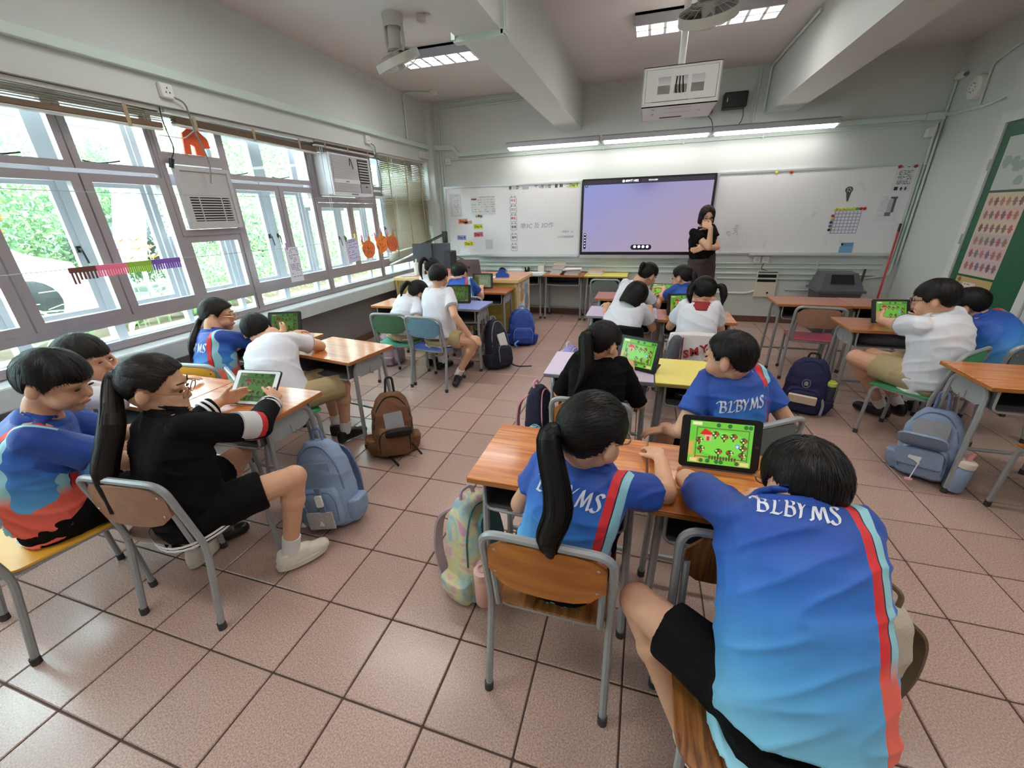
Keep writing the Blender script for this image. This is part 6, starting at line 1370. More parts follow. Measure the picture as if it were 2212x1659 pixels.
GP = game_paint(); SCR_W, SCR_H = .198, .148
scr_me = {}
def tablet(label, base, along, lean, up, frame_m=None, emit=.75, stand=False, k=1.0, name='tablet', dim=1.0):
    """tablet standing on its long edge: base = centre of that edge, along = direction of the edge (viewer's right), up = slab direction"""
    T = frame(base, along, up); t = thing(name, label, 'tablet', T=T, group='tablets in use'); W, H = .126 * k, .182 * k
    MB().prism(rrect(-W, W, 0, H, .012), -.008, .0, Matrix.Identity(4)).build('case', dark, t)
    MB().prism(rrect(-W + .004, W - .004, .004, H - .004, .010), .0, .0016).build('front_glass', frame_m or dark, t)
    key = emit
    if key not in scr_me:
        q = GP.mesh('screen', print_mat('tablet_screen_%d' % int(emit * 100), emit, .15), SCR_W, SCR_H); scr_me[key] = q
    o = link('screen', scr_me[key], t, T=Matrix.Translation((0, H / 2, .0022)) @ Matrix.Scale(k, 4))
    MB().lathe([(.006, .0014), (.006, .0022)], 12, TR((W - .012, H / 2, 0))).build('home_button', M('button_grey', S(60, 58, 62), .4), t)
    if stand:
        b = MB().prism([(-W * .9, 0.0), (W * .9, 0.0), (W * .9, .10), (-W * .9, .10)], -.004, 0, Matrix.Rotation(math.radians(-52), 4, 'X') @ Matrix.Translation((0, 0, -.008))); b.build('stand_flap', dark, t)
    return t
white_bz = M('tablet_white_bezel', S(224, 222, 224), .25)
tablet('black tablet standing upright on the nearest oak desk showing a bright game', (2.648, .690, .662), (1, .03, 0), 0, (0, .30, .95), emit=.72, stand=True)
tablet('white-framed tablet held by the girl in the black jacket', (.548, .700, .662), (.98, .12, 0), 0, (-.10, .66, .75), white_bz, emit=.16)
tablet('tablet held up by the girl in blue near the windows', (-.29, 1.790, .664), (.93, .36, 0), 0, (-.10, .35, .93), emit=.16)
tablet('tablet with a stand on the blue-topped desk', (.565, 3.20, .662), (.96, .20, 0), 0, (0, .25, .97), emit=.14, stand=True)
tablet('tablet in front of the boy facing the teacher table', (.50, 4.06, .662), (.97, .2, 0), 0, (0, .3, .95), emit=.12)
tablet('tablet leaning on the lavender desk beside the girl in black', (2.345, 1.63, .662), (.90, -.42, 0), 0, (.05, .32, .94), emit=.62, stand=True)
tablet('tablet standing on the desk of the girl with two bunches', (2.70, 3.05, .662), (.97, .2, 0), 0, (0, .3, .95), emit=.4, stand=True)
tablet('tablet lying tilted between the two pupils at the front', (2.55, 3.90, .663), (.98, -.15, 0), 0, (0, .80, .58), emit=.55)
tablet('tablet held by the boy with dark glasses on the right', (4.165, 3.055, .664), (.98, .10, 0), 0, (-.05, .42, .9), emit=.4)

# ================================================================== backpacks
def soft_box(prof, nseg=16, p=3.2):
    q = Prim(); q.loft(prof, nseg, p); return q
def backpack(label, loc, rz, w, d, h, mat, flapm, lean=(0, 0), open_top=False, pocket=True, strapm=None, hang=None, bottle=None, sub=None, tilt=0.0):
    """backpack standing on the floor: front pocket faces local -y, straps at +y"""
    t = thing('backpack', label, 'backpack', T=TR(loc, rz, math.radians(lean[0]), math.radians(lean[1])), group='school backpacks'); X, Y = V3((1, 0, 0)), V3((0, 1, 0)); strapm = strapm or flapm
    prof = [((0, 0, .0), X, Y, w * .88, d * .82), ((0, 0, .02), X, Y, w, d * .95), ((0, 0, h * .35), X, Y, w * 1.03, d), ((0, 0.01, h * .7), X, Y, w * .95, d * .82), ((0, .02, h * .9), X, Y, w * .74, d * .58), ((0, .025, h), X, Y, w * .45, d * .34)]
    me = soft_box(prof).surf('bag_body', mat, .009, 4); wrinkle(me, .006, 9, loc[0] * 7); link('bag_body', me, t)
    if pocket:
        me = soft_box([((0, -d * .9, h * .06), X, Y, w * .76, d * .45), ((0, -d * .95, h * .2), X, Y, w * .82, d * .5), ((0, -d * .86, h * .42), X, Y, w * .78, d * .42), ((0, -d * .70, h * .50), X, Y, w * .66, d * .30)]).surf('front_pocket', mat, .008, 3); wrinkle(me, .003, 12, loc[1] * 5); link('front_pocket', me, t)
        MB().tube(bend([(-w * .70, -d * 1.26, h * .14), (-w * .74, -d * 1.25, h * .38), (-w * .5, -d * 1.12, h * .47), (w * .5, -d * 1.12, h * .47), (w * .74, -d * 1.25, h * .38), (w * .70, -d * 1.26, h * .14)], .05), .0035, 6).build('zip_line', flapm, t)
    MB().tube(bend([(-w * .9, -d * .55, h * .45), (-w * .80, -d * .45, h * .75), (-w * .3, -d * .25, h * .965), (w * .3, -d * .25, h * .965), (w * .80, -d * .45, h * .75), (w * .9, -d * .55, h * .45)], .08), .0045, 6).build('main_zip', flapm, t)
    for s in (-1, 1):
        pts = bend([(s * w * .35, d * .35, h * .95), (s * w * .55, d * 1.25, h * .8), (s * w * .72, d * 1.45, h * .42), (s * w * .78, d * .9, h * .08)], .12); b = MB()
        V = []; F = []
        for i, q in enumerate(pts): V += [q + V3((-.022, 0, 0)), q + V3((.022, 0, 0)), q + V3((.022, .010, .004)), q + V3((-.022, .010, .004))]
        for i in range(len(pts) - 1):
            o = i * 4
            for k_ in range(4): F.append((o + k_, o + (k_ + 1) % 4, o + 4 + (k_ + 1) % 4, o + 4 + k_))
        F += [(0, 3, 2, 1), tuple(len(V) - 4 + k_ for k_ in range(4))]; b.add(V, F).build('shoulder_strap', strapm, t)
    if hang: MB().tube(bend([(-.03, .03, h * .95), (-.02, .04, h + hang), (.02, .04, h + hang), (.03, .03, h * .95)], .02), .008, 6).build('grab_loop', strapm, t)
    else: MB().tube(bend([(-.04, .03, h * .96), (-.03, .04, h + .035), (.03, .04, h + .035), (.04, .03, h * .96)], .02), .008, 6).build('grab_loop', strapm, t)
    for s in (-1, 1):
        me = soft_box([((s * w * .92, 0, h * .03), Y, X, d * .62, .03), ((s * w * 1.0, 0, h * .14), Y, X, d * .7, .042), ((s * w * 1.02, 0, h * .30), Y, X, d * .72, .046)]).surf('side_pocket', sub or mat, .008, 2); link('side_pocket', me, t)
    return t
def bottle(label, loc, body, lid, r=.034, h=.19, rx=0, ry=0, straw=None):
    t = thing('drink_bottle', label, 'bottle', T=TR(loc, 0, rx, ry)); MB().lathe([(r * .9, 0), (r, .008), (r, h * .72), (r * .8, h * .8)], 18).build('bottle_body', body, t)
    MB().lathe([(r * .98, h * .79), (r * 1.02, h * .82), (r * 1.0, h * .96), (r * .7, h)], 18).build('bottle_lid', lid, t)
    if straw: MB().cyl((0, 0, h), (0.008, 0, h + .045), .012, 12).build('spout', straw, t)
    else: MB().tube([(r * .5 * math.cos(a / 10 * 6.283), r * .5 * math.sin(a / 10 * 6.283), h + .004) for a in range(10)], .004, 5, closed=True).build('lid_ring', lid, t)
    return t
navy = M('bag_navy', S(28, 30, 74), .8, bump=(150, .3)); beige = M('bag_beige', S(206, 188, 170), .7); denim = M('bag_pale_blue', S(138, 158, 188), .85, bump=(160, .4), noise=(14, .06)); denim_d = M('bag_blue_trim', S(104, 122, 156), .85, bump=(160, .3))
brown = M('bag_brown', S(112, 74, 46), .8, bump=(150, .3), noise=(9, .12)); blackb = M('bag_black', S(26, 24, 26), .8, bump=(150, .3)); royal = M('bag_royal_blue', S(36, 66, 150), .75, bump=(150, .3), noise=(8, .15)); ltblue = M('bag_light_blue', S(90, 150, 214), .75); greyb = M('bag_grey', S(150, 150, 154), .8, bump=(120, .3)); pinkb = M('bag_pink', S(230, 160, 176), .7, bump=(120, .2)); lilac = M('bag_lilac', S(160, 150, 214), .8, noise=(20, .2)); mauve = M('bag_mauve', S(170, 150, 160), .8, noise=(14, .12))
def pastel():
    m = bpy.data.materials.new('bag_pastel_marble'); m.use_nodes = True; nt = m.node_tree; b = nt.nodes['Principled BSDF']; tc = nt.nodes.new('ShaderNodeTexCoord'); n = nt.nodes.new('ShaderNodeTexNoise'); n.inputs['Scale'].default_value = 9; n.inputs['Distortion'].default_value = 1.5
    cr = nt.nodes.new('ShaderNodeValToRGB'); e = cr.color_ramp.elements; e[0].position = .3; e[0].color = (*S(150, 176, 190), 1); e[1].position = .72; e[1].color = (*S(206, 150, 190), 1)
    for p_, c in ((.42, (176, 196, 184)), (.52, (214, 206, 150)), (.62, (206, 160, 176))): q = e.new(p_); q.color = (*S(*c), 1)
    nt.links.new(tc.outputs['Object'], n.inputs['Vector']); nt.links.new(n.outputs['Fac'], cr.inputs[0]); nt.links.new(cr.outputs[0], b.inputs['Base Color']); b.inputs['Roughness'].default_value = .6; return m
pastm = pastel(); teal = M('bag_teal', S(60, 110, 116), .7)
t = backpack('pale blue backpack with two buckled straps beside the black-jacketed girl', (.885, .735, 0), math.radians(10), .145, .088, .45, denim, denim_d, (-8, -9), hang=.06)
for x in (-.05, .055):
    MB().box(x - .014, x + .014, -.150, -.142, .10, .26).build('buckle_strap', denim_d, t); MB().prism(rrect(x - .017, x + .017, .165, .225, .006), .0, .010, frame((0, -.150, 0), (1, 0, 0), (0, 0, 1))).build('buckle', pvc, t)
MB().prism(rrect(-.085, .085, .27, .355, .012), 0, .006, frame((0, -.092, 0), (1, 0, 0), (0, .12, 1))).build('flap_panel', denim, t)
for x in (-.085, .02): MB().prism([(x, .06), (x + .026, .06), (x + .013, .085)], .0, .006, frame((0, -.150, 0), (1, 0, 0), (0, 0, 1))).build('charm', pvc, t)
MB().box(-.04, .10, -.152, -.144, .04, .13).build('clear_pocket', M('bag_patchwork', S(176, 170, 168), .5, noise=(60, .35)), t)
t = backpack('brown backpack with its top flap open, hooked on the turned desk', (.815, 1.42, 0), math.radians(38), .135, .10, .42, brown, blackb, (-6, 4), hang=.10, strapm=blackb)
MB().prism(rrect(-.085, .085, 0, .14, .05), 0, .022, frame((0.02, -.115, .17), (1, .05, 0), (0, -.72, .55))).build('open_flap', blackb, t); MB().prism(rrect(-.06, .06, 0, .11, .01), 0, .012, frame((0.01, -.085, .20), (1, 0, .1), (0, .25, 1))).build('papers_inside', greyb, t)
MB().tube(bend([(-.08, .08, .04), (-.05, -.05, .012), (.0, -.24, .008)], .08), .008, 6).build('trailing_strap', blackb, t); MB().tube(bend([(.10, -.10, .10), (.14, -.13, .05), (.16, -.17, .03)], .03), .007, 6).build('trailing_strap', blackb, t)
t = backpack('navy backpack with a beige flap pocket in the aisle', (3.64, 2.80, 0), math.radians(-22), .145, .10, .42, navy, navy, (-4, 0), strapm=blackb)
MB().prism(rrect(-.09, .09, 0, .065, .010), 0, .022, frame((0, -.155, .115), (1, 0, 0), (0, -.35, .94))).build('beige_flap', beige, t)
cr_ = MB(); cr_.tube([(.026 * math.cos(a / 16 * 6.283), -.118, .25 + .032 * math.sin(a / 16 * 6.283)) for a in range(16)], .002, 5, closed=True).build('crest_outline', greyb, t); MB().prism([(-.013, .235), (.013, .235), (.013, .26), (0, .27), (-.013, .26)], 0, .002, frame((0, -.1185, 0), (1, 0, 0), (0, 0, 1))).build('crest_mark', greyb, t)
MB().tube(bend([(.11, -.06, .15), (.135, -.09, .10), (.13, -.10, .02)], .03), .010, 6).build('trailing_strap', greyb, t)
bottle('lime lidded bottle in the side pocket of the navy backpack', (3.775, 2.73, .12), M('bottle_dark', S(50, 56, 70), .3), M('lid_lime', S(196, 206, 90), .4), .032, .16)
t = backpack('pale blue-grey backpack gaping open, hooked on the right desk', (4.045, 2.005, 0), math.radians(-38), .13, .105, .40, denim, denim_d, (-8, -6), hang=.10)
MB().prism(rrect(-.105, .105, 0, .13, .045), 0, .012, frame((-.01, -.125, .20), (1, 0, 0), (0, -.62, .6))).build('open_flap', denim, t); MB().prism(rrect(-.075, .075, 0, .13, .02), 0, .012, frame((0, -.10, .22), (1, 0, 0), (0, .3, 1))).build('lining', greyb, t)
MB().prism(rrect(-.10, .10, 0, .10, .02), 0, .010, frame((-.01, -.155, .09), (1, 0, 0), (0, -.12, 1))).build('pocket_flap', denim, t); MB().prism([(-.03, 0), (0, .02), (.03, .005), (.02, -.03), (.025, -.05), (.0, -.03), (-.03, -.02)], 0, .004, frame((-.02, -.168, .15), (1, 0, 0), (0, 0, 1))).build('badge', pvc, t)
MB().tube(bend([(.0, -.172, .12), (-.01, -.19, .06), (-.02, -.20, .012)], .02), .003, 5).build('charm_cord', pvc, t); MB().lathe([(.018, 0), (.018, .008)], 12, TR((-.02, -.205, .012))).build('charm', pinkb, t)
bottle('cream lidded tumbler with a pink spout beside the pale blue-grey backpack', (4.095, 1.845, .02), denim, M('lid_cream', S(232, 218, 206), .4), .042, .19, 0, .08, M('spout_pink', S(226, 158, 158), .4))
t = backpack('pastel marbled backpack with a teal pocket leaning by the nearest desk', (1.775, .565, 0), math.radians(70), .125, .10, .43, pastm, teal, (-3, 3), strapm=mauve)
MB().prism(rrect(-.06, .06, 0, .16, .05), 0, .018, frame((0, -.10, .24), (1, 0, 0), (0, .25, 1))).build('teal_pocket', teal, t); MB().tube(bend([(.08, -.02, .08), (.10, -.10, .03), (.05, -.22, .01)], .06), .009, 6).build('trailing_strap', mauve, t)
for x in (-.05, .02): MB().box(x, x + .018, -.155, -.148, .17, .20).build('strap_tab', M('tab_coral', S(226, 140, 140), .6), t)
bottle('rose gold lidded bottle in the pocket of the pastel backpack', (1.865, .405, .10), M('bottle_rose', S(206, 160, 146), .35), M('lid_rose', S(214, 170, 158), .35), .034, .17)
t = backpack('navy backpack with pink piping beside the lavender desk', (1.795, 1.70, 0), math.radians(80), .125, .095, .46, M('bag_ink', S(30, 32, 58), .8, bump=(150, .3)), pinkb, (-2, 2), strapm=pinkb)
MB().tube(bend([(-.05, .0, .40), (-.03, -.06, .33), (.0, -.09, .28)], .04), .012, 8).build('coiled_handle', greyb, t)
bottle('light blue lidded bottle poking from the pink-piped backpack', (1.80, 1.475, .12), M('bottle_blue', S(110, 160, 190), .35), M('lid_sky', S(130, 186, 210), .35), .035, .18)
backpack('black rucksack on its back under the desk row behind the lettered boy', (3.06, 1.18, 0), math.radians(-60), .13, .09, .36, blackb, greyb, (-20, 0))
t = backpack('royal blue backpack slumped against the end of the teacher table', (.985, 4.02, 0), math.radians(25), .16, .12, .43, royal, ltblue, (-10, 5), strapm=ltblue); MB().tube(bend([(-.06, -.16, .06), (-.12, -.22, .02), (-.10, -.30, .01)], .05), .010, 6).build('trailing_strap', ltblue, t)
t = backpack('dark backpack with papers hanging from the blue-topped desk', (.985, 3.17, .0), math.radians(62), .13, .10, .50, M('bag_dark_navy', S(30, 32, 46), .8, bump=(150, .3)), greyb, (-12, 8)); MB().prism(rrect(-.05, .05, 0, .14, .01), 0, .014, frame((.0, -.10, .22), (1, 0, .2), (0, .1, 1))).build('papers_inside', pvc, t); MB().tube(bend([(.05, -.12, .05), (.02, -.24, .012), (.12, -.36, .008)], .06), .007, 6).build('trailing_strap', blackb, t)
backpack('lilac patterned bag beside the bob-haired girl', (1.80, 2.86, 0), math.radians(70), .12, .10, .38, lilac, pvc, (0, 0))
backpack('mauve bag on the floor behind the green chair by the wall', (-.22, 3.05, 0), math.radians(100), .12, .09, .36, mauve, mauve, (0, 0))
t = backpack('olive canvas bag gaping beside the nearest boy', (3.05, .50, 0), math.radians(-65), .13, .10, .40, M('bag_canvas', S(190, 176, 160), .85, bump=(120, .3)), M('bag_olive', S(108, 92, 72), .85, bump=(120, .3)), (-10, 0)); MB().prism(rrect(-.10, .10, 0, .17, .03), 0, .012, frame((.0, -.09, .34), (1, 0, 0), (0, -.95, .25))).build('open_flap', M('bag_olive', S(108, 92, 72), .85), t)
for k in range(5): MB().lathe([(.012, 0), (.016, .01), (.004, .024)], 8, TR((.02 * math.cos(k * 2), -.16 - .012 * k, .20 - .03 * k))).build('charm', M('charm_brown', S(120, 56, 40), .4), t)

# ================================================================== teacher table and front desks
TZ = .745
grey_al = M('laptop_grey', S(120, 110, 112), .4, .5)
t = thing('laptop', 'open grey laptop on the teacher table facing the board', 'laptop', (.16, 4.62, TZ), math.pi); MB().box(-.16, .16, -.11, .11, 0, .014, ch=.003).build('laptop_base', grey_al, t)
MB().prism(rrect(-.16, .16, 0, .215, .008), -.003, .003, frame((0, .112, .012), (1, 0, 0), (0, .30, .95))).build('laptop_lid', grey_al, t); MB().lathe([(.016, 0), (.016, .0008)], 14, frame((0, .112, .012), (1, 0, 0), (0, .30, .95)) @ TR((0, .11, -.0038))).build('lid_mark', dark, t)
t = thing('monitor', 'black monitor seen from behind at the window end of the teacher table', 'monitor', (-.50, 4.72, TZ), math.radians(8)); MB().prism(rrect(-.27, .27, .09, .40, .01), -.02, .02, frame((0, 0, 0), (1, 0, 0), (0, .08, 1))).build('monitor_shell', M('monitor_grey', S(66, 68, 76), .45), t); MB().box(-.03, .03, .0, .05, .0, .22).build('stand_neck', dark, t); MB().box(-.12, .12, -.07, .09, 0, .012, ch=.004).build('stand_base', dark, t)
MB().box(.02, .035, -.032, -.018, .10, .395).build('rear_seam', dark, t)
t = thing('document_camera', 'document camera on a jointed black arm above the monitor', 'camera', (-.72, 4.80, TZ)); MB().tube([(0, 0, 0), (0, 0, .38), (.18, .02, .44), (.38, .05, .52)], .009, 8).build('camera_arm', dark, t); MB().tube([(0, 0, .36), (.18, .02, .42), (.38, .05, .50)], .006, 6).build('camera_arm', dark, t); MB().box(.36, .42, .02, .08, .40, .55, ch=.006).build('camera_head', dark, t); MB().lathe([(.05, 0), (.05, .012)], 16).build('camera_base', dark, t)
t = thing('computer_tower', 'black computer tower beside the monitor on the teacher table', 'computer', (-.22, 4.74, TZ)); MB().box(-.05, .05, -.10, .10, 0, .30, ch=.006).build('tower_case', dark, t)
for k in range(3): MB().tube(bend([(.05, .08, .22 - k * .03), (.12 + k * .02, .10, .20), (.16 + k * .02, .10, .02)], .05), .004, 5).build('cable', dark, t)
def book(label, loc, w, d, h, m, rz=0, grp=None):
    t = thing('book', label, 'book', (loc[0], loc[1], loc[2]), rz, grp); MB().box(-w / 2, w / 2, -d / 2, d / 2, 0, .002).build('back_cover', m, t); MB().box(-w / 2, w / 2, -d / 2, d / 2, h - .002, h).build('front_cover', m, t); MB().box(-w / 2 + .003, w / 2 - .003, -d / 2 + .003, d / 2 - .003, .002, h - .002).build('pages', paper, t); MB().box(-w / 2, -w / 2 + .003, -d / 2, d / 2, .001, h - .001).build('spine', m, t); return t
book('closed dark grey folder at the front of the teacher table', (.24, 4.37, TZ), .28, .13, .022, M('folder_grey', S(90, 86, 94), .5), .05)
def papers(label, loc, w, d, n, rz, name='paper_stack', spread=.02):
    t = thing(name, label, 'papers', loc, rz)
    for k in range(n): o = MB().box(-w / 2, w / 2, -d / 2, d / 2, 0, .0022).build('paper_sheet', paper, t); o.location = (random.uniform(-spread, spread), random.uniform(-spread, spread), k * .0024); o.rotation_euler = (0, 0, random.uniform(-.2, .2))
    return t
papers('loose white papers in front of the blue tape holder', (.45, 4.38, TZ), .20, .15, 3, .2); papers('white papers left of the dark folder on the teacher table', (.02, 4.42, TZ), .16, .14, 3, -.1)
t = thing('tape_dispenser', 'blue tape dispenser near the corner of the teacher table', 'dispenser', (.635, 4.44, TZ), .15); tb2 = M('tape_blue', S(44, 92, 176), .35); MB().prism([(-.085, 0), (.085, 0), (.085, .035), (.045, .06), (.03, .10), (-.03, .10), (-.06, .06), (-.085, .05)], -.03, .03, frame((0, 0, 0), (1, 0, 0), (0, 0, 1))).build('dispenser_body', tb2, t); MB().lathe([(.045, -.02), (.045, .02)], 18, frame((0.0, -.0, .085), (1, 0, 0), (0, 0, 1))).build('tape_roll', M('tape_dark', S(40, 44, 60), .3), t)
bottle('white pump bottle beside the monitor', (-.63, 4.50, TZ), pvc, pvc, .035, .17, straw=pvc); bottle('small white bottle behind the pump bottle', (-.54, 4.52, TZ), M('bottle_clear', S(200, 206, 206), .3), pvc, .03, .14)
t = thing('pot', 'dark round pot by the bottles on the teacher table', 'pot', (-.43, 4.46, TZ)); MB().lathe([(.05, 0), (.055, .01), (.055, .075), (.05, .08)], 18).build('pot_body', dark, t); MB().lathe([(.056, .072), (.058, .078), (.056, .084)], 18).build('pot_rim', greyb, t)
t = thing('card_box', 'red and white patterned box on the teacher table', 'box', (-.17, 4.47, TZ)); MB().box(-.05, .05, -.03, .03, 0, .09).build('box_body', M('box_redwhite', S(220, 170, 160), .6, noise=(50, .3)), t); MB().box(-.052, .052, -.032, .032, .075, .092).build('box_lid', M('box_red', S(214, 110, 90), .6), t)
papers('papers and cards scattered at the window end of the teacher table', (-.72, 4.42, TZ), .18, .12, 4, .3)
kr = M('book_kraft', S(176, 150, 120), .6); kr2 = M('book_tan', S(206, 186, 160), .6); kr3 = M('book_rose', S(196, 150, 140), .6); kr4 = M('book_white', S(222, 218, 214), .6)
FZ = DH; ORD = ('first', 'second', 'third', 'fourth', 'fifth', 'sixth', 'seventh', 'eighth', 'ninth')
for k in range(9): book('exercise book, %s from the bottom of the tall leaning pile' % ORD[k], (1.125 + k * .006, 5.52 + random.uniform(-.01, .01), FZ + k * .0165), .17, .22, .016, (kr, kr2, kr3, kr4)[k % 4], random.uniform(-.08, .08), 'exercise books in the tall pile')
for k in range(4): book('exercise book, %s from the bottom of the low pile under white papers' % ORD[k], (1.37 + random.uniform(-.01, .01), 5.52, FZ + k * .0155), .20, .23, .015, (kr4, kr2)[k % 2], random.uniform(-.1, .1), 'exercise books in the low pile')
papers('untidy white papers on the low pile of books', (1.36, 5.50, FZ + .064), .24, .20, 8, .15, spread=.03)
for k in range(4): book('exercise book, %s from the bottom of the pile on the yellow desk' % ORD[k], (1.70, 5.54, FZ + k * .0155), .21, .24, .015, (kr2, kr4, kr3, kr)[k], random.uniform(-.06, .06), 'exercise books on the yellow desk')
papers('white worksheets on the mint front desk', (.79, 5.50, FZ), .24, .19, 6, .1)
for k in range(3): book('workbook, %s from the bottom of the stack on the mint desk' % ORD[k], (.50, 5.52, FZ + k * .0185), .24, .20, .018, (kr4, M('book_blue', S(120, 130, 170), .6), kr4)[k], .05, 'workbooks on the mint desk')
t = thing('potted_plant', 'small drooping plant among the papers at the front wall', 'plant', (.64, 5.64, FZ)); MB().lathe([(.035, 0), (.045, .07), (.04, .07)], 14).build('pot', dark, t)
gl = M('leaf_grey_green', S(130, 150, 120), .6)
for k in range(9):
    a = k * .7; d_ = V3((math.cos(a), math.sin(a), 0)); b = MB(); V = []; F = []
    for i in range(5): 
        u = i / 4; q = d_ * (.02 + .09 * u) + V3((0, 0, .07 + .09 * u - .12 * u * u)); s_ = V3((-d_.y, d_.x, 0)) * (.016 * math.sin(math.pi * min(.98, u * .9 + .1))); V += [q - s_, q + s_]
    F = [(2 * i, 2 * i + 1, 2 * i + 3, 2 * i + 2) for i in range(4)]; o = b.add(V, F).build('leaf', gl, t); o.modifiers.new('t', 'SOLIDIFY').thickness = .001
t = thing('card_box', 'small cream box on the front desk beside the plant', 'box', (.86, 5.66, FZ)); MB().box(-.045, .045, -.03, .03, 0, .12).build('box_body', M('box_cream', S(206, 200, 190), .6), t); MB().box(-.046, .046, -.031, .031, .105, .121).build('box_lid', M('box_cream2', S(196, 190, 180), .6), t)

# ================================================================== jackets over chairs, things in trays
t = thing('jacket', 'white and grey jacket with red letters hanging over a chair back', 'jacket', (2.75, 2.31, 0)); jw = M('jacket_white', S(214, 208, 206), .85, bump=(180, .3)); jg = M('jacket_grey', S(84, 84, 92), .85, bump=(180, .3))
q = Prim(); q.loft([((0, -.035, .42), (1, 0, 0), (0, 1, 0), .19, .018), ((0, -.03, .56), (1, 0, 0), (0, 1, 0), .20, .022), ((0, -.0, .705), (1, 0, 0), (0, 1, 0), .19, .035), ((0, .01, .71), (1, 0, 0), (0, 1, 0), .17, .02)], 20); me = q.surf('jacket_body', jw, .008, 3); wrinkle(me, .010, 6, 3.3, (1, .2, .4)); link('jacket_body', me, t)
for s in (-1, 1):
    q = Prim(); q.cap((s * .14, -.045, .66), (s * .19, -.06, .44), .045, .04); q.cap((s * .19, -.06, .44), (s * .15, -.07, .36), .04, .036); me = q.surf('jacket_sleeve', jg, .008, 2); wrinkle(me, .008, 9, s * 2); link('jacket_sleeve', me, t)
for k in range(3): MB().box(-.135 + k * .016, -.129 + k * .016, -.056, -.048, .50, .69).build('stripe', M('stripe_maroon', S(120, 40, 44), .8), t)
for c, x, r in (('Y', .04, -.25), ('M', -.02, -.2), ('S', -.07, -.15)): link('lettering', text_mesh(c, .075, M('letter_red', S(160, 36, 40), .7), .003, bold=.003), t, T=frame((x, -.060, .60 + x * .4), (math.cos(r), 0, -math.sin(r)), (0, 0, 1)))
t = thing('jacket', 'black jacket hanging over the chair behind the bob-haired girl', 'jacket', (2.24, 2.43, 0)); q = Prim(); q.loft([((0, -.03, .40), (1, 0, 0), (0, 1, 0), .17, .02), ((0, -.03, .56), (1, 0, 0), (0, 1, 0), .18, .024), ((0, .0, .70), (1, 0, 0), (0, 1, 0), .15, .035)], 20); me = q.surf('jacket_body', black_cl, .009, 3); wrinkle(me, .008, 6, 5.3, (1, 0, .4)); link('jacket_body', me, t); MB().box(-.17, .17, -.055, -.045, .405, .425).build('hem_stripe', sock_m, t)
t = thing('pencil_case', 'black pencil case in the tray of the yellow desk', 'case', (2.72, 1.62, DH - .13)); MB().prism(rrect(-.15, .15, 0, .045, .02), -.05, .05, frame((0, 0, 0), (1, 0, 0), (0, 0, 1))).build('case_body', dark, t); MB().tube([(-.13, -.051, .03), (.13, -.051, .03)], .003, 5).build('zip_line', chrome, t)
t = thing('folded_coat', 'dark folded coat in the tray of the desk with the boy in glasses', 'coat', (4.14, 3.02, DH - .13)); q = Prim(); q.loft([((0, 0, 0), (1, 0, 0), (0, 1, 0), .18, .10), ((0, 0, .05), (1, 0, 0), (0, 1, 0), .19, .11), ((0, 0, .085), (1, 0, 0), (0, 1, 0), .15, .08)], 18); me = q.surf('coat_body', grey_cl, .009, 2); link('coat_body', me, t)
# ================================================================== outdoors beyond the windows
pave = M('pale_paving', S(206, 204, 198), .8, noise=(2, .06)); leafm = M('hedge_leaf', S(132, 162, 124), .6, noise=(1.5, .25)); leafy = M('hedge_leaf_light', S(176, 194, 140), .6, noise=(3, .2)); frond_m = M('palm_frond', S(150, 180, 134), .55, noise=(4, .2)); org = M('orange_flower', S(236, 110, 50), .6)
for m_ in (leafm, leafy, frond_m):
    nt = m_.node_tree; b_ = nt.nodes['Principled BSDF']; tr = nt.nodes.new('ShaderNodeBsdfTranslucent'); mx = nt.nodes.new('ShaderNodeMixShader'); mx.inputs[0].default_value = .4
    src = b_.inputs['Base Color'].links[0].from_socket; nt.links.new(src, tr.inputs[0]); nt.links.new(b_.outputs[0], mx.inputs[1]); nt.links.new(tr.outputs[0], mx.inputs[2]); nt.links.new(mx.outputs[0], nt.nodes['Material Output'].inputs[0])
struct(MB().box(-30, -1.26, -14, 26, -.6, .10).build('ground_outside', pave), 'pale paving outside the windows')
MB()
kerb = struct(MB().box(-3.6, -3.3, -8, 14, .10, .28).build('planter_kerb', M('kerb_stone', S(176, 170, 160), .8, noise=(5, .1))), 'stone planter kerb outside the windows')
struct(MB().box(-3.3 - 1.9, -3.62, -8, 14, .10, .24).build('planter_soil', M('soil', S(96, 82, 66), .9)), 'planting bed outside the windows')
def leaves(name, label, boxes, n, size, mats, seed, cat='hedge'):
    rnd = np.random.default_rng(seed); V = []; F = []; MI = []
    for (x0, x1, y0, y1, z0, z1), fr in boxes:
        m = int(n * fr); c = rnd.uniform((x0, y0, z0), (x1, y1, z1), (m, 3)); a = rnd.normal(size=(m, 3)); a /= np.linalg.norm(a, axis=1)[:, None]; b = np.cross(a, rnd.normal(size=(m, 3))); b /= np.linalg.norm(b, axis=1)[:, None]; s = size * rnd.uniform(.6, 1.3, m)[:, None]
        q = np.stack([c - a * s, c + b * s * .42, c + a * s, c - b * s * .42], 1); o = len(V) * 4
        base = sum(len(v) for v in V); V.append(q.reshape(-1, 3)); F += (np.arange(m)[:, None] * 4 + np.arange(4)[None] + base).tolist(); MI += rnd.integers(0, len(mats), m).tolist()
    me = bpy.data.meshes.new(name); me.from_pydata(np.concatenate(V).tolist(), [], F)
    for mm in mats: me.materials.append(mm)
    me.polygons.foreach_set('material_index', MI); me.update(); o = link(name, me); o['kind'] = 'stuff'; tag(o, label, cat); return o
leaves('hedge', 'dense clipped hedge filling the view through the middle windows', [((-6.2, -5.2, 4.9, 16, .2, 3.6), 1)], 62000, .046, [leafm, leafm, leafy], 3)
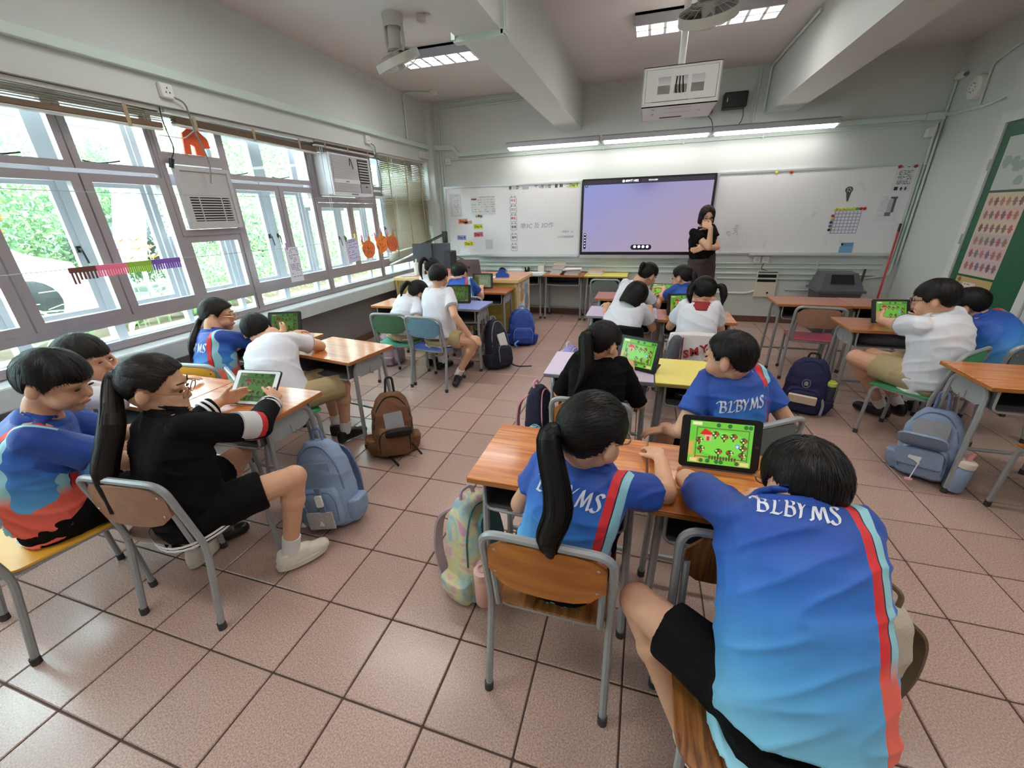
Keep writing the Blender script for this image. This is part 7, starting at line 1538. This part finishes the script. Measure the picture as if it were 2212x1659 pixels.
leaves('shrub', 'loose shrub growing close behind the blind and far windows', [((-4.6, -3.9, 3.6, 9, .25, 2.3), 1)], 9000, .036, [leafm, leafy], 4)
leaves('hedge', 'hedge further back with orange blossom on the left', [((-9.5, -8.2, 0, 7.5, .3, 3.2), .9)], 30000, .06, [leafm, leafy, leafm], 5)
leaves('blossom', 'orange blossoms dotted over the far left hedge', [((-8.25, -8.05, 2.8, 4.0, 1.4, 2.7), 1)], 260, .07, [org], 6, 'flowers')
def fern(x, y, z, h, n, seed, label):
    t = thing('fern_plant', label, 'plant', (x, y, z), 0, 'fern clumps in the planting bed'); rnd = random.Random(seed)
    for k in range(n):
        a = rnd.uniform(0, 6.28); L = h * rnd.uniform(.7, 1.2); d = V3((math.cos(a), math.sin(a), 0)); sd = V3((-d.y, d.x, 0)); V = []; F = []; el = rnd.uniform(.5, 1.3)
        for i in range(7):
            u = i / 6; q = d * (L * u * math.cos(el * (1 - .3 * u))) + V3((0, 0, L * (math.sin(el) * u - .55 * u * u))); w = .03 * math.sin(math.pi * (.08 + .9 * u)) * h; V += [q - sd * w + V3((0, 0, -.004)), q + V3((0, 0, .006)), q + sd * w + V3((0, 0, -.004))]
        for i in range(6): F += [(3 * i, 3 * i + 1, 3 * i + 4, 3 * i + 3), (3 * i + 1, 3 * i + 2, 3 * i + 5, 3 * i + 4)]
        MB().add(V, F).build('frond', frond_m, t)
for k, (x, y, h) in enumerate(((-3.9, 2.3, 1.0), (-4.1, 3.0, 1.15), (-3.85, 3.6, .9), (-4.2, 1.6, 1.0), (-4.0, 4.2, .9), (-4.3, .8, .9))):
    fern(x, y, .24, h, 26, k, ['arching fern clump left of the paper garland', 'tall fern clump behind the paper garland', 'fern clump seen below the louvred cover', 'fern clump near the left picture edge', 'fern clump in front of the hedge', 'fern clump beyond the left picture edge'][k])
for k in range(7):
    t = thing('orange_flower', 'orange lily among the ferns, %s from the near end' % ORD[k], 'flower', (-3.8 + .1 * math.sin(k * 3), 2.85 + k * .07, .24), 0, 'orange lilies among the ferns'); hh = .95 + .12 * math.sin(k * 2.1); MB().tube([(0, 0, 0), (.02, .01, hh * .6), (.05, .02, hh)], .006, 5).build('stem', frond_m, t)
    for a in range(5): d = V3((math.cos(a * 1.257), math.sin(a * 1.257), .5)); MB().add([V3((.05, .02, hh)), V3((.05, .02, hh)) + d * .05 + V3((-d.y, d.x, 0)) * .018, V3((.05, .02, hh)) + d * .10, V3((.05, .02, hh)) + d * .05 - V3((-d.y, d.x, 0)) * .018], [(0, 1, 2, 3)]).build('petal', org, t)
# parked white car
cw = M('car_white', S(226, 228, 232), .25, coat=.6); cg = M('car_glass', S(60, 72, 80), .1)
t = thing('parked_car', 'white car parked beyond the planting bed at the far left', 'car', (-7.2, 1.75, .10), math.radians(90))
sec = [(-2.1, .55, .62), (-2.0, .80, .80), (-1.2, .84, .95), (-.7, .86, 1.42), (.9, .86, 1.45), (1.6, .84, 1.0), (2.1, .78, .85), (2.15, .6, .6)]
V = []; F = []
for x, w, z in sec:
    V += [(x, -w, .25), (x, -w, z * .72), (x, -w * .78, z), (x, w * .78, z), (x, w, z * .72), (x, w, .25)]
for i in range(len(sec) - 1):
    for j in range(6): F.append((i * 6 + j, i * 6 + (j + 1) % 6, i * 6 + 6 + (j + 1) % 6, i * 6 + 6 + j))
F += [tuple(range(5, -1, -1)), tuple(range((len(sec) - 1) * 6, len(sec) * 6))]; MB().add(V, F).build('car_body', cw, t)
for s in (-1, 1):
    MB().prism([(-1.0, 1.02), (-.66, 1.36), (.0, 1.38), (.0, 1.02)], -.01, .01, frame((0, s * .80, 0), (1, 0, 0), (0, -s * .24, 1))).build('side_window', cg, t); MB().prism([(.06, 1.02), (.06, 1.38), (.85, 1.38), (1.35, 1.05)], -.01, .01, frame((0, s * .80, 0), (1, 0, 0), (0, -s * .24, 1))).build('side_window', cg, t)
    for x in (-1.35, 1.35): MB().lathe([(.30, -.09), (.33, -.07), (.33, .07), (.30, .09)], 20, frame((x, s * .80, .33), (1, 0, 0), (0, 0, 1))).build('wheel', dark, t)
MB().add([(-1.22, -.62, .98), (-1.22, .62, .98), (-.74, .56, 1.40), (-.74, -.56, 1.40)], [(0, 1, 2, 3)]).build('windscreen', cg, t)
# dark car and white hoarding
t = thing('parked_car', 'dark car half hidden behind the white hoarding', 'car', (-8.0, 6.9, .60), math.radians(86)); dk_ = M('car_dark', S(70, 74, 84), .3, coat=.5); MB().add([(a, b * .8, c) for (a, b, c) in V], F).build('car_body', dk_, t)
for s in (-1, 1):
    for x in (-1.35, 1.35): MB().lathe([(.30, -.09), (.33, -.07), (.33, .07), (.30, .09)], 20, frame((x, s * .66, .33), (1, 0, 0), (0, 0, 1))).build('wheel', dark, t)
    MB().lathe([(.07, 0), (.07, .02)], 12, frame((-2.0, s * .5, .66), (0, 1, 0), (0, 0, 1))).build('tail_light', M('tail_red', S(190, 50, 40), .3), t)
t = thing('hoarding', 'white sloping hoarding panel outside the second window', 'panel', (-4.9, 3.45, .24)); MB().prism([(0, 0), (.40, 0), (.80, 1.4), (.50, 1.9), (.42, 1.4)], 0, .05, frame((0, 0, .70), (.1, 1, 0), (0, 0, 1))).build('panel_board', M('hoarding_white', S(220, 226, 230), .5), t); MB().cyl((.01, .1, 0), (.01, .1, .75), .03).build('post', alu_out, t); MB().cyl((.03, .34, 0), (.03, .34, .75), .03).build('post', alu_out, t)
# railing building behind
t = thing('railing', 'blue-grey railing high beyond the far hedge', 'railing', (-10.5, 3, 2.75)); rm = M('rail_blue', S(120, 150, 190), .5)
for z in (0, .9): MB().tube([(0, 0, z), (0, 7, z)], .03, 6).build('rail', rm, t)
for k in range(36): MB().tube([(0, k * .2, 0), (0, k * .2, .9)], .018, 5).build('baluster', rm, t)
struct(MB().box(-11.6, -10.55, -6, 14, .1, 2.75).build('outer_building', M('building_pale', S(196, 206, 206), .8, noise=(2, .05))), 'pale building block beyond the hedge')
